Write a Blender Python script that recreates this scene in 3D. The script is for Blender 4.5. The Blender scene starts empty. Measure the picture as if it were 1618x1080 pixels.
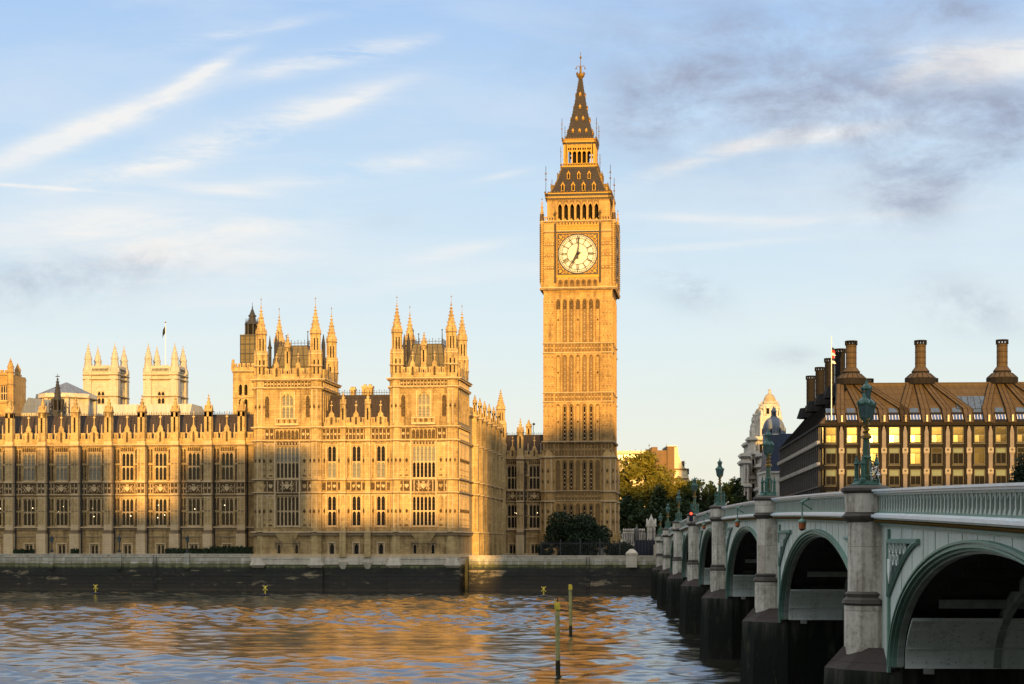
import bpy, math, random
from math import sin, cos, tan, atan, atan2, pi, radians, sqrt
from mathutils import Vector, Matrix
import numpy as np
random.seed(7)
S = bpy.context.scene
COL = S.collection

# ------------------------------------------------------------------ camera
H = 7.7                       # eye above the water (z = 0)
F, CX, HY = 2800.0, 809.0, 858.0   # focal length, centre column and horizon row of the 1618 x 1080 photo
cd = bpy.data.cameras.new("Camera"); cam = bpy.data.objects.new("Camera", cd); COL.objects.link(cam)
cam.location = (0, 0, H); cam.rotation_euler = (radians(90), 0, 0)
cd.sensor_width = 36; cd.lens = 36 * F / 1618; cd.shift_y = (HY - 540) / 1618
cd.clip_start = 0.5; cd.clip_end = 20000
S.camera = cam

# ------------------------------------------------------------------ frames of the place
A = radians(6.74)             # the palace stands turned by this much from the camera's axis
SUN_AZ, SUN_EL = radians(11), radians(4.5)
P = Vector((sin(A), cos(A), 0)); Q = Vector((cos(A), -sin(A), 0))
to_sun_h = (-P * cos(SUN_AZ) + Q * sin(SUN_AZ)).normalized()
to_sun = Vector((to_sun_h.x * cos(SUN_EL), to_sun_h.y * cos(SUN_EL), sin(SUN_EL)))

# ------------------------------------------------------------------ sun
ld = bpy.data.lights.new("Sun", 'SUN'); sun = bpy.data.objects.new("Sun", ld); COL.objects.link(sun)
ld.energy = 4.7; ld.angle = radians(0.6); ld.color = (1.0, 0.575, 0.145)
sun.rotation_euler = to_sun.to_track_quat('Z', 'Y').to_euler(); sun.location = (0, -50, 120)

# ------------------------------------------------------------------ sky
W = bpy.data.worlds.new("World"); S.world = W; W.use_nodes = True
nt = W.node_tree; N = nt.nodes; L = nt.links
for n in list(N): N.remove(n)
def nd(t, **k):
    n = N.new(t)
    for a, b in k.items(): setattr(n, a, b)
    return n
def mth(op, a, b=None, c=None, clamp=False):
    n = nd('ShaderNodeMath', operation=op); n.use_clamp = clamp
    for i, x in enumerate((a, b, c)):
        if x is None: continue
        if isinstance(x, (int, float)): n.inputs[i].default_value = x
        else: L.new(x, n.inputs[i])
    return n.outputs[0]
out = nd('ShaderNodeOutputWorld'); bg = nd('ShaderNodeBackground'); L.new(bg.outputs[0], out.inputs[0])
sky = nd('ShaderNodeTexSky', sky_type='NISHITA'); sky.sun_disc = False
sky.sun_elevation = SUN_EL; sky.sun_rotation = atan2(to_sun.x, to_sun.y)
sky.air_density = 1.0; sky.dust_density = 0.6; sky.ozone_density = 2.0; sky.altitude = 20
SKY_STR = 0.15
bg.inputs[1].default_value = SKY_STR
tc = nd('ShaderNodeTexCoord'); sp = nd('ShaderNodeSeparateXYZ'); L.new(tc.outputs['Generated'], sp.inputs[0])
ay = mth('MAXIMUM', mth('ABSOLUTE', sp.outputs[1]), 0.05)
ax = mth('DIVIDE', sp.outputs[0], ay); ez = mth('DIVIDE', sp.outputs[2], ay)   # tangents of azimuth and height
cmb = nd('ShaderNodeCombineXYZ'); L.new(ax, cmb.inputs[0]); L.new(ez, cmb.inputs[1])
def noise(vec, scale, detail=6, rough=0.55, rot=0, sc=(1, 1, 1), dist=0.0):
    mp = nd('ShaderNodeMapping'); L.new(vec, mp.inputs[0]); mp.inputs['Rotation'].default_value = (0, 0, rot); mp.inputs['Scale'].default_value = sc
    n = nd('ShaderNodeTexNoise'); L.new(mp.outputs[0], n.inputs['Vector'])
    n.inputs['Scale'].default_value = scale; n.inputs['Detail'].default_value = detail; n.inputs['Roughness'].default_value = rough; n.inputs['Distortion'].default_value = dist
    return n.outputs[0]
def blob(x, y, rx, ry, deg):
    """a soft ellipse in the sky round one direction, given as photo column, row and half sizes"""
    a0, e0 = (x - CX) / F, (HY - y) / F
    c_, s_ = cos(radians(deg)), sin(radians(deg))
    dx = mth('SUBTRACT', ax, a0); dy = mth('SUBTRACT', ez, e0)
    l = mth('MULTIPLY', mth('ADD', mth('MULTIPLY', dx, c_), mth('MULTIPLY', dy, s_)), F / rx)
    w = mth('MULTIPLY', mth('SUBTRACT', mth('MULTIPLY', dy, c_), mth('MULTIPLY', dx, s_)), F / ry)
    r2 = mth('ADD', mth('MULTIPLY', l, l), mth('MULTIPLY', w, w))
    return mth('POWER', 2.718, mth('MULTIPLY', r2, -1.0))
def blobs(lst):
    s = None
    for b in lst:
        g = mth('MULTIPLY', blob(*b[:5]), b[5]); s = g if s is None else mth('ADD', s, g)
    return s
wisps = blobs([(140, 203, 170, 20, 21, 1.25), (325, 112, 75, 12, 30, .9), (520, 92, 120, 15, 11, 1.25), (640, 70, 60, 8, 12, .4), (400, 205, 200, 26, 17, .95),
               (540, 165, 80, 10, 20, .6), (230, 265, 170, 17, 12, .7), (560, 268, 190, 17, 8, .85), (330, 297, 90, 8, -6, .7), (380, 50, 110, 9, 11, .6),
               (1570, 95, 170, 30, 6, 1.5), (1400, 120, 150, 30, 12, .6), (1130, 245, 120, 12, 17, 1.0), (1300, 215, 120, 14, 8, .6), (1150, 346, 140, 7, -2, .6),
               (1120, 388, 190, 6, 4, .5), (1330, 345, 200, 9, 5, .4), (720, 396, 80, 12, 11, .6), (800, 275, 40, 5, 12, .5), (60, 295, 130, 3, -4, .8),
               (400, 360, 170, 16, 4, .6), (150, 345, 190, 26, 4, .7), (140, 415, 330, 50, 5, .9), (620, 450, 300, 12, 6, .35)])
fine = noise(cmb.outputs[0], 7.0, 12, 0.68, radians(-18), (1, 5, 1), .5)
wv = mth('MULTIPLY', wisps, mth('SUBTRACT', mth('MULTIPLY', fine, 5.5), 1.95), clamp=True)
general = mth('MULTIPLY', mth('SUBTRACT', noise(cmb.outputs[0], 3.0, 8, 0.6, radians(-12), (1, 6, 1), .5), 0.44, clamp=True), 2.4)
white = mth('ADD', mth('MULTIPLY', wv, 0.85), mth('MULTIPLY', general, 0.5), clamp=True)
greys = blobs([(1180, 115, 75, 60, -30, 1.2), (1030, 180, 75, 55, 10, .9), (1310, 172, 170, 42, -8, 1.2), (1490, 225, 120, 55, 10, .9), (1440, 300, 75, 55, 20, 1.1),
               (1250, 60, 300, 90, 0, .6), (1250, 170, 360, 130, 0, .35), (1570, 200, 110, 70, 0, .8), (1520, 15, 110, 22, 0, .8), (1085, 452, 60, 32, -25, .75), (1530, 485, 90, 38, -15, .7),
               (1250, 565, 45, 16, 0, .6), (30, 450, 260, 42, 6, .55), (200, 420, 120, 22, 5, .3), (620, 350, 60, 14, 0, .15)])
gfine = noise(cmb.outputs[0], 15.0, 12, 0.68, radians(-15), (1, 1.7, 1), .25)
gv = mth('MULTIPLY', mth('MULTIPLY', greys, 1.0, clamp=True), mth('MULTIPLY', mth('SUBTRACT', gfine, .35), 3.6, clamp=True), clamp=True)
def mixc(fac, a, b):
    n = nd('ShaderNodeMix', data_type='RGBA', blend_type='MIX')
    if isinstance(fac, (int, float)): n.inputs[0].default_value = fac
    else: L.new(fac, n.inputs[0])
    for i, x in ((6, a), (7, b)):
        if isinstance(x, tuple): n.inputs[i].default_value = (*x, 1)
        else: L.new(x, n.inputs[i])
    return n.outputs[2]
# air near the horizon is thick and pale, and thins out upwards; only the half of the sky away from the sun needs it
el = mth('ABSOLUTE', sp.outputs[2])
away = mth('MULTIPLY', mth('ADD', sp.outputs[1], 0.25), 3.0, clamp=True)
UNIT = 1.0 / SKY_STR
def c3(r, g, b, k=1.0): return (r * UNIT * k, g * UNIT * k, b * UNIT * k)
ramp = nd('ShaderNodeValToRGB'); L.new(mth('MULTIPLY', el, 2.5), ramp.inputs[0])
e = ramp.color_ramp.elements
e[0].position = 0.0; e[0].color = (.84, .80, .69, 1)
e[1].position = 1.0; e[1].color = (.29, .46, .79, 1)
for p_, c_ in ((0.13, (.80, .81, .75)), (0.28, (.72, .80, .84)), (0.50, (.56, .70, .86)), (0.72, (.40, .57, .85))):
    k = e.new(p_); k.color = (*c_, 1)
sc = nd('ShaderNodeVectorMath', operation='SCALE'); L.new(ramp.outputs[0], sc.inputs[0]); sc.inputs['Scale'].default_value = UNIT * 0.60
base0 = mixc(mth('MULTIPLY', away, 0.85), sky.outputs[0], sc.outputs[0])
# brighter upper sky, added above the view to lift the fill light
over = nd('ShaderNodeMapRange', interpolation_type='SMOOTHSTEP'); L.new(sp.outputs[2], over.inputs[0]); over.inputs[1].default_value = .33; over.inputs[2].default_value = .62
base = mixc(mth('MULTIPLY', over.outputs[0], .9), base0, c3(.95, .97, 1.0, .80))
c1 = mixc(mth('MULTIPLY', white, mth('MULTIPLY', away, 0.95)), base, c3(.80, .79, .77, .64))
c2 = mixc(mth('MULTIPLY', gv, mth('MULTIPLY', away, 0.85)), c1, c3(.36, .40, .53, .52))
L.new(c2, bg.inputs[0])

S.view_settings.view_transform = 'Standard'; S.view_settings.look = 'None'
S.view_settings.exposure = 0.85; S.view_settings.gamma = 1.0
S.cycles.use_denoising = True
S.cycles.max_bounces = 5; S.cycles.diffuse_bounces = 3; S.cycles.glossy_bounces = 3; S.cycles.transmission_bounces = 2

# ------------------------------------------------------------------ materials
def newmat(name):
    m = bpy.data.materials.new(name); m.use_nodes = True
    t = m.node_tree; b = t.nodes['Principled BSDF']; return m, t, b
class G:
    """small node helper on one material tree"""
    def __init__(s, t): s.t = t
    def n(s, ty, **k):
        x = s.t.nodes.new(ty)
        for a, b in k.items(): setattr(x, a, b)
        return x
    def l(s, a, b): s.t.links.new(a, b)
    def pos(s, sc=(1, 1, 1), rot=(0, 0, 0)):
        g = s.n('ShaderNodeNewGeometry'); mp = s.n('ShaderNodeMapping'); s.l(g.outputs['Position'], mp.inputs[0])
        mp.inputs['Scale'].default_value = sc; mp.inputs['Rotation'].default_value = rot
        return mp.outputs[0]
    def noise(s, vec, scale, detail=5, rough=.55):
        n = s.n('ShaderNodeTexNoise'); s.l(vec, n.inputs['Vector']); n.inputs['Scale'].default_value = scale
        n.inputs['Detail'].default_value = detail; n.inputs['Roughness'].default_value = rough; return n.outputs[0]
    def ramp(s, v, stops):
        r = s.n('ShaderNodeValToRGB'); s.l(v, r.inputs[0]); e = r.color_ramp.elements
        e[0].position, e[0].color = stops[0][0], (*stops[0][1], 1); e[1].position, e[1].color = stops[-1][0], (*stops[-1][1], 1)
        for p, c in stops[1:-1]: k = e.new(p); k.color = (*c, 1)
        return r.outputs[0]
    def mix(s, f, a, b, mode='MIX'):
        n = s.n('ShaderNodeMix', data_type='RGBA', blend_type=mode)
        if isinstance(f, (int, float)): n.inputs[0].default_value = f
        else: s.l(f, n.inputs[0])
        for i, x in ((6, a), (7, b)):
            if isinstance(x, tuple): n.inputs[i].default_value = (*x, 1)
            else: s.l(x, n.inputs[i])
        return n.outputs[2]
    def m(s, op, a, b=0.0, clamp=False):
        n = s.n('ShaderNodeMath', operation=op); n.use_clamp = clamp
        for i, x in enumerate((a, b)):
            if isinstance(x, (int, float)): n.inputs[i].default_value = x
            else: s.l(x, n.inputs[i])
        return n.outputs[0]
    def bump(s, h, strength, dist, b):
        n = s.n('ShaderNodeBump'); s.l(h, n.inputs['Height']); n.inputs['Strength'].default_value = strength; n.inputs['Distance'].default_value = dist
        s.l(n.outputs[0], b.inputs['Normal'])
def stone(name, c, c2, dirt, block=(1.1, .42), carve=0.0, dirt_amt=.5, rough=.85, bs=.5, fs=1.0):
    """ashlar: blocks with joints and small tone changes, rain streaks and soot; carve adds fine carved relief"""
    m, t, b = newmat(name); g = G(t)
    geo = g.n('ShaderNodeNewGeometry')
    cx = g.n('ShaderNodeSeparateXYZ'); g.l(geo.outputs['Position'], cx.inputs[0])
    u = g.m('ADD', cx.outputs[0], cx.outputs[1])
    cb = g.n('ShaderNodeCombineXYZ'); g.l(u, cb.inputs[0]); g.l(cx.outputs[2], cb.inputs[1])
    br = g.n('ShaderNodeTexBrick'); g.l(cb.outputs[0], br.inputs['Vector'])
    br.inputs['Scale'].default_value = 1.0; br.inputs['Brick Width'].default_value = block[0]; br.inputs['Row Height'].default_value = block[1]
    br.inputs['Mortar Size'].default_value = .018; br.inputs['Color1'].default_value = (*c, 1); br.inputs['Color2'].default_value = (*c2, 1)
    br.inputs['Mortar'].default_value = (c[0] * .66, c[1] * .62, c[2] * .58, 1); br.inputs['Bias'].default_value = -.2
    big = g.noise(g.pos((.16 * fs, .16 * fs, .16 * fs)), 1.0, 6, .65)
    streak = g.noise(g.pos((1.6 * fs, 1.6 * fs, .13 * fs)), 1.0, 5, .6)
    spots = g.noise(g.pos((fs, fs, fs)), 2.2, 6, .7)
    d = g.m('ADD', g.m('MULTIPLY', streak, .5), g.m('ADD', g.m('MULTIPLY', big, .3), g.m('MULTIPLY', spots, .3)))
    fac = g.m('MULTIPLY', g.m('SUBTRACT', d, .535, True), 6.5 * dirt_amt, True); fac = g.m('MULTIPLY', fac, .8)
    col = g.mix(g.m('MULTIPLY', spots, .35), br.outputs[0], tuple(min(1, x * 1.22) for x in c))
    col = g.mix(fac, col, dirt)
    mot = g.noise(g.pos((fs, fs, .8 * fs)), .75, 6, .7)
    col = g.mix(g.m('MULTIPLY', g.m('SUBTRACT', mot, .47, True), 3.2 * dirt_amt, True), col, g.mix(.62, col, dirt))
    h = g.m('ADD', g.m('MULTIPLY', br.outputs[1], -.6), g.m('MULTIPLY', spots, .5))
    if carve:
        vo = g.n('ShaderNodeTexVoronoi', feature='F1'); g.l(g.pos((1, 1, 1)), vo.inputs[0]); vo.inputs['Scale'].default_value = 3.6
        cv = g.m('MULTIPLY', vo.outputs[0], 2.2, True)
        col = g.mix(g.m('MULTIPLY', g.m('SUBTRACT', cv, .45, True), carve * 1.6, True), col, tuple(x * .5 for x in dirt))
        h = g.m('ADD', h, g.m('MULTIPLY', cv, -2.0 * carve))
    g.l(col, b.inputs['Base Color']); b.inputs['Roughness'].default_value = rough; b.inputs['Specular IOR Level'].default_value = .25
    g.bump(h, bs, .09 if not carve else .16, b)
    return m
def simple(name, c, rough=.5, metal=0., var=.15, ns=1.5, bump=.1, c2=None, spec=.22, dist=.02):
    m, t, b = newmat(name); g = G(t)
    n = g.noise(g.pos(), ns, 6, .65)
    col = g.mix(g.m('MULTIPLY', g.m('SUBTRACT', n, .35, True), 2.2, True), tuple(x * (1 - var) for x in c), c2 if c2 else tuple(min(1, x * (1 + var)) for x in c))
    g.l(col, b.inputs['Base Color']); b.inputs['Roughness'].default_value = rough; b.inputs['Metallic'].default_value = metal
    b.inputs['Specular IOR Level'].default_value = spec
    if bump: g.bump(g.noise(g.pos(), ns * 6, 4), bump, dist, b)
    return m
M = {}
def paint(name, c, rust=.5, seams=True):
    """bridge paint: grime washed down in streaks, faded patches, a little rust, rows of rivets"""
    m, t, b = newmat(name); g = G(t)
    st = g.noise(g.pos((2.2, 2.2, .22)), 1.0, 6, .65); big = g.noise(g.pos((.5, .5, .5)), 1.0, 5, .6); fine = g.noise(g.pos(), 9.0, 5, .7)
    col = g.mix(g.m('MULTIPLY', big, .7), tuple(x * .85 for x in c), tuple(min(1, x * 1.18) for x in c))
    col = g.mix(g.m('MULTIPLY', g.m('SUBTRACT', g.m('ADD', g.m('MULTIPLY', st, .7), g.m('MULTIPLY', fine, .3)), .5, True), 4.0, True), col, tuple(x * .55 for x in (c[0] * .95, c[1] * .9, c[2] * .82)))
    col = g.mix(g.m('MULTIPLY', g.m('SUBTRACT', g.m('ADD', g.m('MULTIPLY', st, .5), g.m('MULTIPLY', fine, .5)), .62, True), 12 * rust, True), col, (.16, .085, .04))
    g.l(col, b.inputs['Base Color']); g.l(g.m('ADD', g.m('MULTIPLY', fine, .35), .35), b.inputs['Roughness'])
    g.bump(g.m('ADD', fine, g.m('MULTIPLY', big, .8)), .35, .02, b)
    return m
M['stone'] = stone('palace limestone', (.47, .335, .155), (.33, .23, .10), (.12, .08, .038), dirt_amt=1.0)
M['wallstone'] = stone('browned palace ashlar', (.40, .275, .125), (.28, .185, .08), (.10, .065, .03), dirt_amt=1.2)
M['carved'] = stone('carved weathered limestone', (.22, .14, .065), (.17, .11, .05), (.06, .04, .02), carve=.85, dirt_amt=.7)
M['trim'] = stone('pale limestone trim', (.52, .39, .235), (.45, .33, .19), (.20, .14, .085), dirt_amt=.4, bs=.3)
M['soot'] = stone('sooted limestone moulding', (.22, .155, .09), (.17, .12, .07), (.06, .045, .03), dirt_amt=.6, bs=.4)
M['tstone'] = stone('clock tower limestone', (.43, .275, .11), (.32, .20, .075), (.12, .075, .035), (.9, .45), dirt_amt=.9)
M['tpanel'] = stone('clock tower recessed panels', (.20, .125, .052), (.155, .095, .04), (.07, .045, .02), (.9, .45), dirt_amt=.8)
M['plinth'] = stone('stained plinth stone', (.52, .46, .37), (.44, .39, .31), (.11, .09, .06), (1.6, .6), dirt_amt=.6)
M['granite'] = stone('weathered granite', (.60, .54, .45), (.50, .45, .38), (.17, .13, .09), (6.0, 1.9), dirt_amt=1.15, bs=.6, fs=3.0)
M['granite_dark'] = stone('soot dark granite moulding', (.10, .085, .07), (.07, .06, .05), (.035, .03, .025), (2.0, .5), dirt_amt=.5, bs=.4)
M['abbey'] = stone('pale abbey stone', (.44, .40, .33), (.38, .34, .28), (.19, .17, .14), (1.2, .5), dirt_amt=.6)
M['portland'] = stone('portland stone', (.52, .48, .42), (.46, .42, .36), (.17, .15, .14), (1.2, .5), dirt_amt=.6)
M['brown'] = stone('brown brick', (.20, .12, .06), (.16, .10, .05), (.08, .05, .03), (.6, .2), dirt_amt=.3)
M['brick_pale'] = stone('pale render', (.62, .52, .34), (.58, .48, .31), (.35, .28, .18), (2, 1), dirt_amt=.2)
M['bankstone'] = stone('shadow building stone', (.30, .26, .21), (.26, .22, .18), (.12, .1, .08), (1.5, .6), dirt_amt=.4)
M['slate'] = None
def slate(name, c, rows, rough=.45, metal=0.0):
    m, t, b = newmat(name); g = G(t)
    geo = g.n('ShaderNodeNewGeometry'); cx = g.n('ShaderNodeSeparateXYZ'); g.l(geo.outputs['Position'], cx.inputs[0])
    cb = g.n('ShaderNodeCombineXYZ'); g.l(g.m('ADD', cx.outputs[0], g.m('MULTIPLY', cx.outputs[1], .3)), cb.inputs[0]); g.l(cx.outputs[2], cb.inputs[1])
    br = g.n('ShaderNodeTexBrick'); g.l(cb.outputs[0], br.inputs[0]); br.inputs['Scale'].default_value = 1
    br.inputs['Brick Width'].default_value = rows[0]; br.inputs['Row Height'].default_value = rows[1]; br.inputs['Mortar Size'].default_value = .03
    br.offset = rows[2]
    br.inputs['Color1'].default_value = (*c, 1); br.inputs['Color2'].default_value = (*(x * .75 for x in c), 1); br.inputs['Mortar'].default_value = (*(x * .35 for x in c), 1)
    n = g.noise(g.pos((1.2, 1.2, .3)), 1.2, 5, .6)
    g.l(g.mix(g.m('MULTIPLY', n, .6), br.outputs[0], tuple(x * 1.4 for x in c), 'MIX'), b.inputs['Base Color'])
    b.inputs['Roughness'].default_value = rough; b.inputs['Metallic'].default_value = metal; b.inputs['Specular IOR Level'].default_value = .12
    g.bump(g.m('ADD', g.m('MULTIPLY', br.outputs[1], -1), g.m('MULTIPLY', n, .4)), .5, .06, b)
    return m
M['slate'] = slate('cast iron roof plates', (.050, .038, .032), (.62, 2.4, 0), .75)
M['spire_iron'] = slate('dark spire plates', (.042, .036, .034), (.55, .32, .5), .55)
M['bronze'] = slate('patinated bronze roof', (.070, .048, .026), (1.05, .95, 0), .6, 0)
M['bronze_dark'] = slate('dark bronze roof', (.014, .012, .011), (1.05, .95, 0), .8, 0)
M['lead'] = slate('lead sheet roof', (.13, .15, .19), (.9, 3.0, 0), .5)
M['navy_slate'] = slate('navy slate', (.035, .045, .075), (.4, .3, .5), .5)
M['roofglass'] = simple('roof glazing', (.10, .13, .17), .1, .6, .3)
M['iron'] = simple('dark iron', (.035, .035, .04), .5, 0, .3)
M['gold'] = simple('gilding', (.40, .23, .045), .45, .5, .35, 3, .2, (.20, .115, .025))
M['gold_dim'] = simple('dull gilding', (.22, .14, .04), .45, .4, .4, 5, .2)
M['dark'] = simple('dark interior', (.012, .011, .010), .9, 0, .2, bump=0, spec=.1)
M['glass'] = simple('leaded window glass', (.010, .010, .010), .15, 0, .5, .8, .25, (.022, .019, .015), .25, .015)
M['sheen_pane'] = simple('leaded glass with reflection in its colour', (.15, .145, .115), .3, 0, .25, 1.1, .25, None, .7)  # pale base colour stands in for sky and sun reflected in the panes
M['mirror'] = simple('coated office glass', (.13, .115, .07), .04, .95, .1, .5, .12, None, .8, .006)
M['glass_dark'] = simple('dark office glass', (.02, .022, .024), .06, 0, .3, .5, .1, None, .6, .006)
M['shade'] = simple('pale green roller shade', (.13, .16, .12), .6, 0, .1)
M['opal'] = simple('opal glass dial', (.52, .52, .49), .35, 0, .06)
M['black'] = simple('black enamel', (.012, .014, .03), .4, 0, .2)
M['green'] = paint('green bridge paint', (.13, .235, .18))
M['lamp_green'] = simple('dark green lamp enamel', (.05, .115, .085), .35, 0, .3, 4, .1)
M['green_pale'] = paint('pale green bridge paint', (.50, .55, .48))
M['green_white'] = paint('weathered pale plates', (.70, .74, .67), .8)
M['rail_white'] = simple('white painted rail', (.72, .78, .80), .35, 0, .1)
M['under'] = simple('dark girder paint', (.045, .045, .04), .8, 0, .4)  # near-black paint on girders, soffit and backing panels
M['rib'] = simple('grey green rib paint', (.30, .33, .29), .7, 0, .3)
M['lampglass'] = simple('frosted lamp glass', (.08, .12, .12), .15, .1, .3, 3)
M['yellow'] = simple('yellow marine paint', (.66, .50, .06), .5, 0, .25, 3, .2)
M['wood'] = simple('weathered timber pile', (.36, .33, .14), .8, 0, .3, 4, .4, (.50, .45, .17))
M['wood_dark'] = simple('wet timber', (.035, .03, .015), .5, 0, .3, 4, .3)
M['red'] = simple('red plastic', (.6, .04, .02), .4)
M['orange'] = simple('amber lamp housing', (.45, .13, .04), .5)
M['white'] = simple('white paint', (.78, .76, .70), .5)
M['sandstone_pink'] = simple('pale pink sandstone', (.17, .145, .135), .8, 0, .15, 1.2, .3, (.21, .18, .165))
M['bark'] = simple('bark', (.07, .05, .035), .9, 0, .3, 6, .6)
M['flag'] = simple('dark flag cloth', (.02, .025, .04), .8)
M['crane_green'] = simple('green crane paint', (.08, .16, .14), .5)
M['land'] = simple('paving and lawns', (.12, .12, .08), .9, 0, .3, .3)
M['road'] = simple('asphalt', (.05, .05, .05), .85, 0, .2, 3)
def leafmat(name, a, b2, ns=.5):
    m, t, b = newmat(name); g = G(t)
    n = g.noise(g.pos(), ns, 3, .6); oi = g.noise(g.pos(), 4.0, 2)
    g.l(g.mix(g.m('MULTIPLY', g.m('SUBTRACT', g.m('ADD', g.m('MULTIPLY', n, .6), g.m('MULTIPLY', oi, .4)), .38, True), 4, True), a, b2), b.inputs['Base Color'])
    b.inputs['Roughness'].default_value = .6; b.inputs['Specular IOR Level'].default_value = .1
    return m
mb_, tb_, bb_ = newmat('glowing bulb'); bb_.inputs['Emission Color'].default_value = (1, .75, .4, 1); bb_.inputs['Emission Strength'].default_value = 2.5; M['bulb'] = mb_
M['leaf_dark'] = leafmat('dark leaves coloured for shade', (.015, .028, .012), (.04, .06, .02))  # for the shaded plane trees: shade is put into this darker leaf colour
M['leaf_mid'] = leafmat('plane tree leaves', (.085, .085, .015), (.17, .145, .022))
M['leaf_shrub'] = leafmat('holm oak leaves', (.012, .022, .012), (.03, .045, .022))
def wallmat():
    """river wall: pale stone over a green band over dark tide-line algae, patches where it has come away"""
    m, t, b = newmat('tidal river wall'); g = G(t)
    geo = g.n('ShaderNodeNewGeometry'); cx = g.n('ShaderNodeSeparateXYZ'); g.l(geo.outputs['Position'], cx.inputs[0])
    cb = g.n('ShaderNodeCombineXYZ'); g.l(g.m('ADD', cx.outputs[0], cx.outputs[1]), cb.inputs[0]); g.l(cx.outputs[2], cb.inputs[1])
    br = g.n('ShaderNodeTexBrick'); g.l(cb.outputs[0], br.inputs[0]); br.inputs['Scale'].default_value = 1; br.inputs['Brick Width'].default_value = 1.7; br.inputs['Row Height'].default_value = .6
    br.inputs['Mortar Size'].default_value = .03; br.inputs['Color1'].default_value = (1, 1, 1, 1); br.inputs['Color2'].default_value = (.75, .75, .75, 1); br.inputs['Mortar'].default_value = (.4, .4, .4, 1)
    n = g.noise(g.pos((.5, .5, 1.1)), 1.0, 7, .7); n2 = g.noise(g.pos((.12, .12, .55)), 1.0, 6, .65); n3 = g.noise(g.pos((1.6, 1.6, .2)), 1.0, 4)
    z = g.m('DIVIDE', g.m('ADD', cx.outputs[2], g.m('MULTIPLY', g.m('SUBTRACT', g.m('ADD', n, n3), 1.0), 1.0)), 7.0, True)
    col = g.ramp(z, [(0, (.05, .033, .016)), (.12, (.022, .016, .010)), (.50, (.010, .012, .007)), (.55, (.03, .035, .012)), (.58, (.16, .16, .06)), (.63, (.24, .22, .12)), (.68, (.36, .33, .25)), (1, (.50, .46, .38))])
    patch = g.m('MULTIPLY', g.m('SUBTRACT', g.m('ADD', g.m('MULTIPLY', n2, .7), g.m('MULTIPLY', n, .3)), .55, True), 18, True)
    mid = g.m('MULTIPLY', g.m('LESS_THAN', cx.outputs[2], 3.4), g.m('GREATER_THAN', cx.outputs[2], .9))
    col = g.mix(g.m('MULTIPLY', g.m('MULTIPLY', patch, mid), .8), col, (.38, .30, .18))
    col = g.mix(g.m('MULTIPLY', g.m('SUBTRACT', n, .5, True), 3.0, True), col, g.mix(.5, col, (.075, .055, .03)))
    wh = g.m('MULTIPLY', g.m('MULTIPLY', g.m('SUBTRACT', n3, .52, True), 9, True), g.m('GREATER_THAN', cx.outputs[2], 4.3))
    col = g.mix(g.m('MULTIPLY', wh, .6), col, (.55, .52, .46))
    g.l(g.mix(1.0, col, br.outputs[0], 'MULTIPLY'), b.inputs['Base Color'])
    b.inputs['Roughness'].default_value = .7
    g.bump(g.m('ADD', g.m('MULTIPLY', n, .7), g.m('MULTIPLY', br.outputs[1], -.5)), .7, .12, b)
    return m
M['wall'] = wallmat()
def pierbase():
    m, t, b = newmat('tidal pier stone'); g = G(t)
    geo = g.n('ShaderNodeNewGeometry'); cx = g.n('ShaderNodeSeparateXYZ'); g.l(geo.outputs['Position'], cx.inputs[0])
    n = g.noise(g.pos((1.6, 1.6, .5)), 1.0, 7, .7); n2 = g.noise(g.pos((2.2, 2.2, .25)), 1.0, 5)
    z = g.m('DIVIDE', g.m('ADD', cx.outputs[2], g.m('MULTIPLY', g.m('SUBTRACT', n2, .5), 4.0)), 5.0, True)
    col = g.ramp(z, [(0, (.010, .009, .006)), (.35, (.005, .007, .0045)), (.66, (.007, .010, .006)), (.76, (.022, .022, .016)), (.86, (.05, .045, .035)), (1, (.06, .05, .04))])
    g.l(g.mix(g.m('MULTIPLY', g.m('SUBTRACT', n, .56, True), 5, True), col, (.05, .055, .03)), b.inputs['Base Color'])
    b.inputs['Roughness'].default_value = .85; b.inputs['Specular IOR Level'].default_value = .15; g.bump(n, .6, .1, b)
    return m
M['pierbase'] = pierbase()
def watermat():
    m, t, b = newmat('river water'); g = G(t)
    b.inputs['Base Color'].default_value = (.022, .020, .014, 1); b.inputs['Roughness'].default_value = .03; b.inputs['IOR'].default_value = 1.42
    b.inputs['Specular IOR Level'].default_value = .9
    a = g.noise(g.pos((.6, 1.5, 1)), 1.7, 6, .7); c = g.noise(g.pos((1, 2.4, 1)), 6.0, 3, .6)
    g.bump(g.m('ADD', a, g.m('MULTIPLY', c, .2)), .2, .06, b)
    return m
M['water'] = watermat()

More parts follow.
